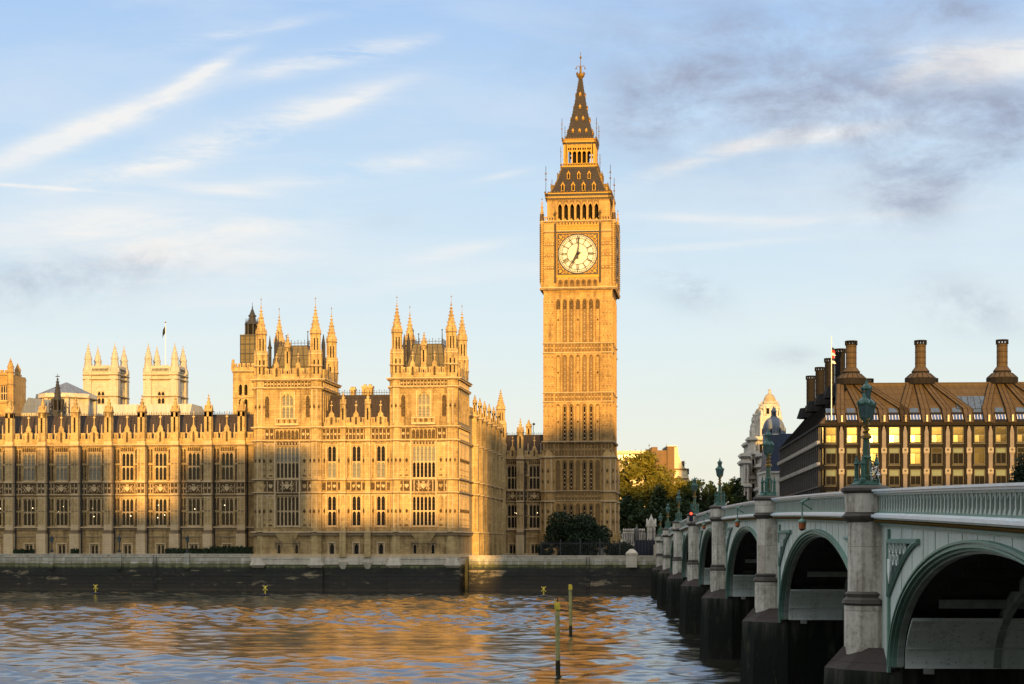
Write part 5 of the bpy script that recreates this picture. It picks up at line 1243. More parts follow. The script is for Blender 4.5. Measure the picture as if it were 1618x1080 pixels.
# pyramid-roofed hall
y = 440.0; z = lambda q, x=85: Z(q, x, y)
T = Thing('chapter_house', 'pale hall with a grey pyramid roof behind the left palace wing', 'hall', (U(85, y), y, 5.3), A)
cx_, r = U(88, y), (U(132, y) - U(42, y)) / 2
m = MB(); m.ng(cx_, y + r, 5.3, z(628), r * .93, None, 8, 'abbey'); m.ng(cx_, y + r, z(627), z(620), r * 1.02, None, 8, 'portland'); m.ng(cx_, y + r, z(628), z(626.5), r * 1.06, None, 8, 'soot')
for q in range(8):
    a = pi / 8 + q * pi / 4; m.ng(cx_ + r * .95 * cos(a), y + r + r * .95 * sin(a), 5.3, z(624), .7, None, 4, 'abbey')
T.part('wall', m)
m = MB(); m.ng(cx_, y + r, z(620), z(600), r * .99, .3, 8, 'lead')
for q in range(16): a = pi / 8 + q * pi / 8; m.tube((cx_ + r * .96 * cos(a), y + r + r * .96 * sin(a), z(620)), (cx_, y + r, z(600)), .1, 4, 'lead')
T.part('roof', m)
y = 425.0; z = lambda q, x=60: Z(q, x, y); x0, x1 = U(33, y), U(72, y)
m = MB(); m.box(x0, x1, y, y + 8, 5.3, z(652), 'abbey'); m.hexa([(x0 - .5, y, z(652)), (x1 + 1.5, y, z(652)), (x1 + 1.5, y + 8, z(652)), (x0 - .5, y + 8, z(652))], [(x0 + .7, y + 3, z(626)), (x1 + 1, y + 3, z(631)), (x1 + 1, y + 5, z(631)), (x0 + .7, y + 5, z(626))], 'lead')
single('side_chapel', m, 'small blue-grey lead roof in front of the pyramid-roofed hall', 'church', ((x0 + x1) / 2, y, 5.3), A)
# dark fleche
y = 400.0; z = lambda q: Z(q, 91, y); c = U(91, y); m = MB()
m.ng(c, y, 5.3, z(648), 1.6, None, 8, 'iron'); m.ng(c, y, z(650), z(632), 1.15, 1.0, 8, 'dark')
for q in range(8):
    a = pi / 8 + q * pi / 4; m.ng(c + 1.3 * cos(a), y + 1.3 * sin(a), z(650), z(630), .2, None, 4, 'iron'); m.ng(c + 1.5 * cos(a), y + 1.5 * sin(a), z(640), z(628), .16, .03, 4, 'iron')
    m.tube((c + 1.3 * cos(a), y + 1.3 * sin(a), z(638)), (c + 2.6 * cos(a), y + 2.6 * sin(a), z(645)), .12, 4, 'iron'); m.ng(c + 2.6 * cos(a), y + 2.6 * sin(a), z(652), z(640), .25, .1, 4, 'iron'); m.ng(c + 2.6 * cos(a), y + 2.6 * sin(a), z(640), z(634), .2, .02, 4, 'iron')
spire(m, c, y, z(632), z(590), .85, 8, 'iron', 8, .8)
m.box(c - .5, c + .5, y - .06, y + .06, z(595), z(593.6), 'iron')
single('iron_spire', m, 'slim dark crocketed iron spire in front of the pyramid roof', 'spire', (c, y, 5.3), A)
# brown tower at the left edge
y = 420.0; z = lambda q: Z(q, 10, y); x0, x1 = U(-22, y), U(21, y); m = MB()
T = Thing('church_tower', 'brown gothic tower cut by the left edge of the photo', 'church tower', ((x0 + x1) / 2, y, 5.3), A)
holes(m, x0, x1, 5.3, z(592), y, [(U(1, y), U(12.5, y), z(632), z(609))], .6, 'tstone'); m.box(x0, x1, y + .7, y + 8, 5.3, z(592), 'tstone')
for q in (607, 635, 591): string(m, x0 - .2, x1 + .2, z(q), y, .4, .3, 'tstone')
tracery(m, x0 + 2, x1 - .3, z(605), z(595), 9, y, .12, .12, 'tstone'); parapet(m, x0, x1, z(591), 1.0, y - .2, y + .2, [], .7, 'tstone')
T.part('wall', m)
for px, dy, tip in ((16.8, 0, 565.5), (28, 8, 569)):
    p = MB(); c = U(px, y + dy); p.ng(c, y + dy, 5.3, z(588), .85, None, 8, 'tstone'); p.ng(c, y + dy, z(588), z(578), .75, None, 8, 'tstone'); spire(p, c, y + dy, z(580), z(tip), .75, 8, 'tstone', 6, .9)
    for q in (635, 607, 588): p.ng(c, y + dy, z(q) - .2, z(q) + .1, 1.0, None, 8, 'soot')
    T.part('corner_turret', p)
f, g = window(U(12.5, y) - U(1, y), z(609) - z(632), 3, 2, .16, hood=False); o = T.proto('window', f, ((U(1, y) + U(12.5, y)) / 2, y, z(632))); sub(o, 'pane', g)
# crane jib
y = 620.0; m = MB(); z = lambda q: Z(q, 36, y); xx = lambda q: U(q, y)
m.tube((xx(29), y, z(619)), (xx(36), y, z(602)), .55, 4, 'crane_green'); m.tube((xx(36), y, z(602)), (xx(40.5), y, z(599.5)), .75, 4, 'crane_green'); m.tube((xx(29), y, z(619)), (xx(29), y, 5.3), .7, 4, 'crane_green'); m.tube((xx(39.8), y, z(600)), (xx(39.8), y, z(611)), .06, 4, 'iron'); m.ball((xx(39.8), y, z(611)), .4, 'iron')
m.tube((xx(29), y + .6, z(615)), (xx(35), y, z(600)), .15, 4, 'crane_green')
single('crane', m, 'green crane jib poking up beside the brown tower at the left edge', 'crane', (xx(29), y, 5.3), A)
# ================================================================== bridge
R0, RW = 8.14, 20.0
def top(t): return 10.2 - .00012 * (t - 140) ** 2
PT = [21812 / (x - 956) for x in (1365, 1212.5, 1136.5, 1097, 1072, 1055, 1043.5)]
def bridge():
    T = Thing('road_bridge', 'pale green iron arch bridge on octagonal granite piers running into the distance', 'bridge', (R0, 140, 0), B)
    ends = [25.5] + PT
    FX = Matrix.Translation((R0, 0, 0)) @ Matrix.Rotation(-pi / 2, 4, 'Z')     # (s, y, z) -> (R0 + y, -s, z)
    NX = Matrix.Translation((R0 + RW, 0, 0)) @ Matrix.Rotation(pi / 2, 4, 'Z')
    # deck
    m = MB(); ts = [8 + i * 3 for i in range(92)]
    for a, b in zip(ts, ts[1:]):
        za, zb = top(a), top(b)
        m.hexa([(R0 + .3, a, za - 1.25), (R0 + RW - .3, a, za - 1.25), (R0 + RW - .3, b, zb - 1.25), (R0 + .3, b, zb - 1.25)], [(R0 + .3, a, za - .95), (R0 + RW - .3, a, za - .95), (R0 + RW - .3, b, zb - .95), (R0 + .3, b, zb - .95)], 'road')
        for x in (R0 + .3, R0 + RW - 2.8): m.hexa([(x, a, za - .95), (x + 2.5, a, za - .95), (x + 2.5, b, zb - .95), (x, b, zb - .95)], [(x, a, za - .82), (x + 2.5, a, za - .82), (x + 2.5, b, zb - .82), (x, b, zb - .82)], 'granite')
    T.part('deck', m)
    for j in range(len(ends) - 1):
        ta, tb = ends[j] + (2.4 if j else 2.2), ends[j + 1] - 2.4; tm, h = (ta + tb) / 2, (tb - ta) / 2
        zs = 4.2; zc = top(tm) - (1.35 if j else 1.21)
        def E(t, d): # arch line, d inside the outer edge
            q = max(0, 1 - ((t - tm) / (h - 0 * d)) ** 2); 
            return zs + (zc - zs) * sqrt(q)
        n = 40; an = [pi * i / n for i in range(n + 1)]
        def ring(mm, d0, d1, y0, y1, k):
            """arch ring between insets d0 < d1, in face coordinates"""
            P0 = [(-(tm - (h - d0) * cos(a)), zs + (zc - d0 - zs) * sin(a)) for a in an]; P1 = [(-(tm - (h - d1) * cos(a)), zs + (zc - d1 - zs) * sin(a)) for a in an]
            for i in range(n):
                (a0, b0), (a1, b1), (c0, e0), (c1, e1) = P0[i], P0[i + 1], P1[i], P1[i + 1]
                mm.hexa([(c0, y0, e0), (c1, y0, e1), (c1, y1, e1), (c0, y1, e0)], [(a0, y0, b0), (a1, y0, b1), (a1, y1, b1), (a0, y1, b0)], k)
        for side, XX in ((0, FX), (1, NX)):
            sg = 1 if side == 0 else -1
            def sx(mm):
                if side: mm.v = [(x, y, z) for x, y, z in mm.v]
            m = MB(); m.X = XX
            if side:       # mirror along the span for the far face
                m.X = XX @ Matrix.Scale(-1, 4, (1, 0, 0))
            ring(m, 0, .06, -.13, .3, 'green'); ring(m, .06, .12, -.05, .3, 'green_pale'); ring(m, .12, .17, -.10, .3, 'green'); ring(m, .17, .24, -.0, .3, 'green'); ring(m, .24, .30, .12, .3, 'rib')
            T.part('arch_ring', m)
            # spandrel wall
            m = MB(); m.X = XX if not side else XX @ Matrix.Scale(-1, 4, (1, 0, 0))
            tt = [ends[j] + (0 if j else -2)] + [ta - .01] + [tm - (h - .06) * cos(a) for a in an] + [tb + .01, ends[j + 1]]
            tri = []
            for c_, s_ in ((tb + .35, -1), (ta - .35, 1)):      # openwork triangles beside the piers
                tri.append((c_, s_))
            for i in range(len(tt) - 1):
                a, b = tt[i], tt[i + 1]
                za = zs if i < 1 or i >= len(tt) - 2 else E(a, 0) - .05; zb = zs if i < 1 or i >= len(tt) - 2 else E(b, 0) - .05
                m.hexa([(-b, .02, zb), (-a, .02, za), (-a, .35, za), (-b, .35, zb)], [(-b, .02, top(b) - .95), (-a, .02, top(a) - .95), (-a, .35, top(a) - .95), (-b, .35, top(b) - .95)], 'green_pale')
            k = int((tb - ta) / 1.6)
            for i in range(1, k):   # plate seams
                t = ta + i * (tb - ta) / k; m.box(-t - .006, -t + .006, .01, .03, E(t, 0), top(t) - 1.1, 'green')
            T.part('spandrel', m)
            if side == 0:
                for c_, s_ in tri:
                    zt = min(top(c_) - 1.45, zc - .02); pts = [(c_, zt)]
                    m = MB(); m.X = FX
                    ln = min(5.0, h * .42); hh_ = min(1.55, zt - zs - 1.4)
                    low = [(c_ + s_ * ln * q / 8, zt - hh_ * (1 - q / 8) ** 1.55) for q in range(8)]
                    poly = low + [(c_ + s_ * ln, zt - .01), (c_, zt)]
                    m.plate([(-a, b) for a, b in (poly if s_ < 0 else poly[::-1])], -.0, .04, 'under')
                    for (a, b), (c2, d2) in zip(poly, poly[1:] + poly[:1]): m.tube((-a, -.03, b), (-c2, -.03, d2), .075, 5, 'green')
                    m.box(-c_ - .1, -c_ + .1, -.06, .03, zs - .2, zt + .35, 'green')
                    def hoop(a_, b_, r_, k_='green'):
                        for w_ in range(8):
                            p_, q_ = w_ * pi / 4, (w_ + 1) * pi / 4; m.tube((-a_ + r_ * cos(p_), -.03, b_ + r_ * sin(p_)), (-a_ + r_ * cos(q_), -.03, b_ + r_ * sin(q_)), .03, 4, k_)
                    for q in range(1, len(low)):
                        a, b = low[q]; m.tube((-a, -.02, b), (-a, -.02, zt), .03, 4, 'green')
                        if zt - b > .3: hoop(a - s_ * .31, zt - .2, .15, 'green_white')
                        if zt - b > .65: hoop(a - s_ * .31, zt - .52, .15, 'green_white')
                    a, b = c_ + s_ * .4, zt - .8
                    m.plate([(-a - .22, b + .3), (-a - .22, b - .05), (-a, b - .4), (-a + .22, b - .05), (-a + .22, b + .3)], -.09, -.04, 'green_white')
                    T.part('spandrel_tracery', m)
            # cornice, lattice and rails
            m = MB(); m.X = XX if not side else XX @ Matrix.Scale(-1, 4, (1, 0, 0))
            a0, b0 = ends[j] + (.45 if j else 0), ends[j + 1] - .45; k = max(4, int((b0 - a0) / 2.2))
            for i in range(k):
                a, b = a0 + (b0 - a0) * i / k, a0 + (b0 - a0) * (i + 1) / k
                def bar(y0, y1, d0, d1, mat_):
                    m.hexa([(-b, y0, top(b) - d1), (-a, y0, top(a) - d1), (-a, y1, top(a) - d1), (-b, y1, top(b) - d1)], [(-b, y0, top(b) - d0), (-a, y0, top(a) - d0), (-a, y1, top(a) - d0), (-b, y1, top(b) - d0)], mat_)
                bar(-.30, .20, 0, .06, 'rail_white'); bar(-.24, .14, .06, .12, 'rail_white'); bar(-.16, .10, .12, .18, 'green_pale')
                bar(.05, .10, .18, .66, 'under'); bar(-.14, .10, .64, .69, 'green'); bar(-.22, .12, .69, .735, 'rail_white'); bar(-.32, .12, .735, .82, 'rail_white'); bar(-.24, .12, .82, .87, 'green_pale')
                bar(-.12, .12, .87, .98, 'under'); bar(-.08, .12, .98, 1.05, 'green')
                n2 = max(2, int((b - a) / .42)); w_ = (b - a) / n2
                for q in range(n2):
                    t = a + (q + .5) * w_; z = top(t)
                    m.box(-t - .05, -t + .05, -.08, .05, z - .645, z - .18, 'green_pale')
                    if t < 130:
                        head(m, -t + .05, -t + w_ - .05, z - .36, .12, z - .18, -.05, .05, 'green_pale', 3)
                        m.plate([(-t + .05, z - .645), (-t + w_ - .05, z - .645), (-t + w_ / 2, z - .53)], -.05, .05, 'green_pale')
                    for o_ in (0, w_ / 2): m.octa((-t + o_, -.17, z - .925), .10, 'gold', .05)
            T.part('parapet', m)
        # ribs below the deck
        for i in range(1, 7):
            m = MB(); r = i * RW / 7
            m.X = Matrix.Translation((r, 0, 0)) @ FX; ring(m, .1, .55, -.1, .1, 'rib')
            for q in range(1, 12):
                t = tm - h * cos(pi * q / 12); z = E(t, 0) - .2
                if top(t) - 1.3 - z > .3: m.box(-t - .06, -t + .06, -.06, .06, z, top(t) - 1.25, 'under')
            T.part('arch_rib', m)
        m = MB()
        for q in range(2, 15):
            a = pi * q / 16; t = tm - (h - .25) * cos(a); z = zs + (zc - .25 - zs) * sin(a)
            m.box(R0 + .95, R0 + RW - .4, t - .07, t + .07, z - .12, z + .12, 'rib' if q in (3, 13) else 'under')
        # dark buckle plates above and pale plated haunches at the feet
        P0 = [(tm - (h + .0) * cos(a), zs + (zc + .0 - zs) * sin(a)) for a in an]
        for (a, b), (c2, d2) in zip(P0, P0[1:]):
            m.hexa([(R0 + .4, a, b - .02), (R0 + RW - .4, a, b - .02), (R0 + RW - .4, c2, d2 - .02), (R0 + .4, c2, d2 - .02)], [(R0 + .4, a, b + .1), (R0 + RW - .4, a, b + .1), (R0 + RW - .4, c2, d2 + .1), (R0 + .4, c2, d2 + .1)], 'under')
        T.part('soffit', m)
        P1 = [(tm - (h - .5) * cos(a), zs + (zc - .5 - zs) * sin(a)) for a in [pi * i / 160 for i in range(161)]]
        for sg in (-1, 1):
            m = MB()
            for (a, b), (c2, d2) in zip(P1, P1[1:]):
                if max(b, d2) < 5.62 and (a - tm) * sg > 0: m.hexa([(R0 + .3, a, b - .03), (R0 + RW - .3, a, b - .03), (R0 + RW - .3, c2, d2 - .03), (R0 + .3, c2, d2 - .03)], [(R0 + .3, a, b + .05), (R0 + RW - .3, a, b + .05), (R0 + RW - .3, c2, d2 + .05), (R0 + .3, c2, d2 + .05)], 'green_white')
            for zz in (4.75, 5.3):
                q = sqrt(1 - ((zz - zs) / (zc - .5 - zs)) ** 2); t = tm + sg * (h - .5) * q; m.box(R0 + .35, R0 + RW - .35, t - .07, t + .07, zz - .02, zz + .02, 'green_pale')
            if j < 3:
                for zz in (4.35, 4.95, 5.1, 5.5):
                    q = sqrt(1 - ((zz - zs) / (zc - .5 - zs)) ** 2); t = tm + sg * (h - .5) * q
                    for k in range(48): m.octa((R0 + .5 + k * .4, t - sg * .045, zz), .028, 'rib')
                for k in range(7):
                    for w_ in range(9):
                        zz = 4.3 + w_ * .14; q = sqrt(1 - ((zz - zs) / (zc - .5 - zs)) ** 2); m.octa((R0 + 1.5 + k * 2.8, tm + sg * (h - .5) * q - sg * .045, zz), .03, 'rib')
            T.part('haunch_plate', m)
    # piers
    for i, t in enumerate(PT):
        tp = top(t); c = R0 - .35
        m = MB(); rr = .62
        m.ng(c, t, 4.25, 5.85, rr + .06, None, 8, 'granite')
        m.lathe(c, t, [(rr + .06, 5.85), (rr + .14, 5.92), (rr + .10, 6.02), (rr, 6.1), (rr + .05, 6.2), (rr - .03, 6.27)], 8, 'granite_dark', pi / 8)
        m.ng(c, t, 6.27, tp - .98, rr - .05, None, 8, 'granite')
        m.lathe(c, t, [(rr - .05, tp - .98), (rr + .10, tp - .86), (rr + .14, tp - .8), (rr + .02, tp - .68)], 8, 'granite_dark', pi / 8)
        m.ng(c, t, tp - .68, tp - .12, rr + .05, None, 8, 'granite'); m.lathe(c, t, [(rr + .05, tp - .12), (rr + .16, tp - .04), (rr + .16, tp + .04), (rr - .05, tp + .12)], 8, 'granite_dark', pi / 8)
        m.box(c, R0 + .8, t - .55, t + .55, 4.25, tp - .1, 'granite')
        T.part('pier_shaft', m)
        m = MB(); z1 = 4.0
        def plan(x0, tip, w, hw, z): return [(x0, t - hw, z), (x0, t + hw, z), (tip + .5, t + w, z), (tip, t, z), (tip + .5, t - w, z)]
        a = plan(R0 + .4, R0 - 1.75, 1.1, 2.45, -1); b = plan(R0 + .4, R0 - 1.6, 1.0, 2.40, z1); d = plan(R0 + .4, R0 - 1.05, .5, 1.2, 4.62)
        for lo, hi in ((a, b), (b, d)):
            m.add(lo + hi, [(0, 1, 2, 3, 4), (5, 9, 8, 7, 6)] + [(q, (q + 1) % 5, 5 + (q + 1) % 5, 5 + q) for q in range(5)], 'pierbase' if lo is a else 'capstone')
        m.box(R0 + .3, R0 + RW - .3, t - 2.42, t + 2.42, -1, 4.22, 'pierbase'); m.box(R0 + .35, R0 + RW - .35, t - 1.5, t + 1.5, 4.22, tp - 1.3, 'under')
        m.hexa([(R0 + RW - .4, t - 2.4, -1), (R0 + RW + 1.9, t - .6, -1), (R0 + RW + 1.9, t + .6, -1), (R0 + RW - .4, t + 2.4, -1)], [(R0 + RW - .4, t - 2.4, 4.1), (R0 + RW + 1.7, t - .6, 4.1), (R0 + RW + 1.7, t + .6, 4.1), (R0 + RW - .4, t + 2.4, 4.1)], 'pierbase')
        for q in range(6): xx = R0 + .9 + q * 3; m.box(xx, xx + .3, t - 2.46, t - 2.3, 3.98, 4.2, 'green_white')
        T.part('pier_base', m)
        m = MB(); m.ng(R0 + RW + .35, t, 4.2, tp + .1, rr, None, 8, 'granite'); T.part('pier_shaft', m)
    m = MB(); t = ends[0]; m.box(R0 + .3, R0 + RW - .3, 5, t + 2.1, -1, top(t) - 1.25, 'granite'); m.ng(R0 - .35, t, 4, top(t) + .1, .8, None, 8, 'granite'); T.part('abutment', m)
    m = MB(); t = PT[-1]; m.box(R0 + .05, R0 + RW, t + 2.4, t + 60, -1, top(t) - 1.3, 'granite'); m.box(R0 - .1, R0 + .4, t + .5, t + 35, top(t) - 1.3, top(t) - .2, 'granite'); T.part('abutment', m)
M['capstone'] = stone('stained cutwater capstone', (.05, .038, .032), (.04, .03, .026), (.02, .016, .014), (1.5, .6), dirt_amt=.5)
bridge()
NTH = ['nearest', 'second nearest', 'third', 'fourth', 'fifth', 'sixth', 'farthest']
def lamp():
    """three-lantern bridge lamp, base at the origin"""
    p = MB()
    p.lathe(0, 0, [(.46, 0), (.46, .07), (.38, .1), (.36, .16)], 8, 'lamp_green')
    p.lathe(0, 0, [(.15, .1), (.15, .3), (.12, .36), (.115, .8), (.16, .86), (.12, .92), (.10, 1.4), (.14, 1.45)], 8, 'lamp_green')
    for q in range(4): a = q * pi / 2 + .3; p.tube((.13 * cos(a), .13 * sin(a), .15), (.09 * cos(a), .09 * sin(a), 1.4), .02, 4, 'gold_dim')
    col = MB()
    for q in range(4):
        a = q * pi / 2 + .3 + pi / 4; x, y = .31 * cos(a), .31 * sin(a)
        col.lathe(x, y, [(.10, .1), (.10, .2), (.065, .24), (.06, .62), (.09, .67), (.055, .74), (.02, .9)], 8, 'lamp_green'); col.octa((x, y, .92), .035, 'gold_dim', .06)
        col.tube((x, y, .68), (x * .35, y * .35, .78), .03, 4, 'lamp_green')
    st = MB(); st.lathe(0, 0, [(.17, 1.43), (.17, 1.5), (.09, 1.54)], 8, 'gold')
    for q in range(40):
        a = q * .55; st.octa((.075 * cos(a), .075 * sin(a), 1.54 + q * .0135), .045, 'gold'); 
    st.lathe(0, 0, [(.065, 1.5), (.065, 2.15), (.05, 2.5), (.08, 2.56)], 8, 'gold_dim')
    th = radians(68)
    for s in (-1, 1):
        x, y = s * .27 * cos(th), s * .27 * sin(th)
        st.tube((0, 0, 1.8), (x, y, 1.92), .03, 5, 'lamp_green'); st.tube((0, 0, 1.62), (x * 1.0, y * 1.0, 1.95), .02, 5, 'gold_dim')
    def lantern(x, y, z, s):
        l = MB(); l.lathe(x, y, [(.03, z - .08 * s), (.10 * s, z), (.12 * s, z + .03)], 6, 'lamp_green'); l.ng(x, y, z + .03, z + .40 * s, .12 * s, .185 * s, 6, 'lampglass')
        for q in range(6):
            a = pi / 6 + q * pi / 3; l.tube((x + .125 * s * cos(a), y + .125 * s * sin(a), z + .02), (x + .192 * s * cos(a), y + .192 * s * sin(a), z + .41 * s), .016 * s, 4, 'lamp_green')
        l.lathe(x, y, [(.21 * s, z + .39 * s), (.215 * s, z + .43 * s), (.16 * s, z + .52 * s), (.07 * s, z + .60 * s), (.05 * s, z + .66 * s), (.015, z + .74 * s)], 6, 'lamp_green')
        for q in range(6): a = pi / 6 + q * pi / 3; l.octa((x + .205 * s * cos(a), y + .205 * s * sin(a), z + .45 * s), .03 * s, 'lamp_green', .06 * s)
        l.octa((x, y, z + .77 * s), .03, 'gold_dim', .05); return l
    return p, col, st, lantern(0, 0, 2.56, .82), lantern(-.27 * cos(th), -.27 * sin(th), 2.0, 1.05), lantern(.27 * cos(th), .27 * sin(th), 2.0, 1.05)
GL = 'lamps along the bridge parapet'
names = ['post', 'colonnette', 'lamp_stem', 'lantern', 'lantern', 'lantern']
L0 = None
for i, t in enumerate(PT):
    lab = ['green and gilt three-lantern lamp on the nearest bridge pier, with flowers tied at its foot', 'green bridge lamp with gilt stem on the second bridge pier from the right',
           'green bridge lamp on the third bridge pier, seen against pale sky and trees', 'green bridge lamp on the fourth bridge pier from the right, beside the red traffic light', 'slim bridge lamp on the fifth bridge pier from the right',
           'tiny bridge lamp on the sixth bridge pier, second farthest of the row', 'tiny farthest bridge lamp at the far bank, beside the stone gate pier'][i]
    T = Thing('bridge_lamp', lab, 'street lamp', (R0 - .35, t, top(t) + .10), B, GL)
    if L0 is None:
        L0 = [T.proto(n_, mm, T.org) for n_, mm in zip(names, lamp())]
    else:
        for o in L0: clone(o, (0, 0, 0), T.o)
m = MB(); rr_ = random.Random(4); t = PT[0]
for i in range(70):
    a = rr_.random() * 6.28; r = .14 * sqrt(rr_.random()); m.octa((R0 - .35 + .22 + r * cos(a), t - .32 + rr_.uniform(-.08, .08), top(t) + .48 + r * 1.6 * sin(a)), .03, rr_.choice(['white', 'white', 'leaf_dark', 'orange']))
single('flower_bunch', m, 'small bunch of pale flowers tied to the nearest bridge lamp', 'flowers', (R0 - .13, t - .32, top(t) + .25), B)
for i in range(1, 4):
    t = (PT[i - 1] + PT[i]) / 2 + .5; z = top(t)
    T = Thing('navigation_lamp', ['amber navigation lamp hanging over the arch between the two nearest piers', 'amber navigation lamp hanging over the second nearest arch', 'small amber navigation lamp over the third arch'][i - 1], 'lamp', (R0 - .4, t, z - 1.4), B, 'navigation lamps under the bridge rail')
    m = MB(); m.tube((R0 - .05, t, z - .1), (R0 - .45, t, z - .3), .05, 5, 'green'); m.tube((R0 - .45, t, z - .3), (R0 - .45, t, z - .98), .035, 5, 'green'); m.tube((R0 - .05, t, z - .6), (R0 - .45, t, z - .35), .035, 5, 'green'); m.octa((R0 - .45, t, z - .3), .09, 'green'); T.part('bracket', m)
    m = MB(); m.lathe(R0 - .45, t, [(.05, z - .95), (.16, z - 1.03), (.17, z - 1.1)], 8, 'green'); m.ng(R0 - .45, t, z - 1.34, z - 1.1, .13, .15, 8, 'orange'); m.ng(R0 - .45, t, z - 1.42, z - 1.34, .06, .14, 8, 'granite_dark'); T.part('lantern', m)
# red signal and sign beyond the bridge
mm_, tt_, bb_ = newmat('red signal lens'); bb_.inputs['Base Color'].default_value = (.8, .05, .02, 1); bb_.inputs['Emission Color'].default_value = (1, .08, .03, 1); bb_.inputs['Emission Strength'].default_value = 1.2
M['red_lit'] = mm_
T = Thing('traffic_light', 'small red traffic light beside the fourth bridge lamp', 'traffic light', (12.5, 150, top(150) - 1), B)
t = 150; xx = 2800 * 1; r_ = (1091.5 - 956) * t / 2800; m = MB(); m.tube((r_, t, top(t) - .9), (r_, t, 10.5), .05, 6, 'iron'); T.part('post', m)
m = MB(); zc_ = H + (858 - 813.5) * t / F; m.box(r_ - .16, r_ + .16, t - .05, t + .15, zc_ - .55, zc_ + .35, 'black'); T.part('signal_head', m)
m = MB(); m.ng(0, 0, 0, .05, .12, None, 12, 'red_lit'); m.v = [(r_ + x, t - .06 - z, zc_ + .12 + y) for x, y, z in m.v]; T.part('lens', m)

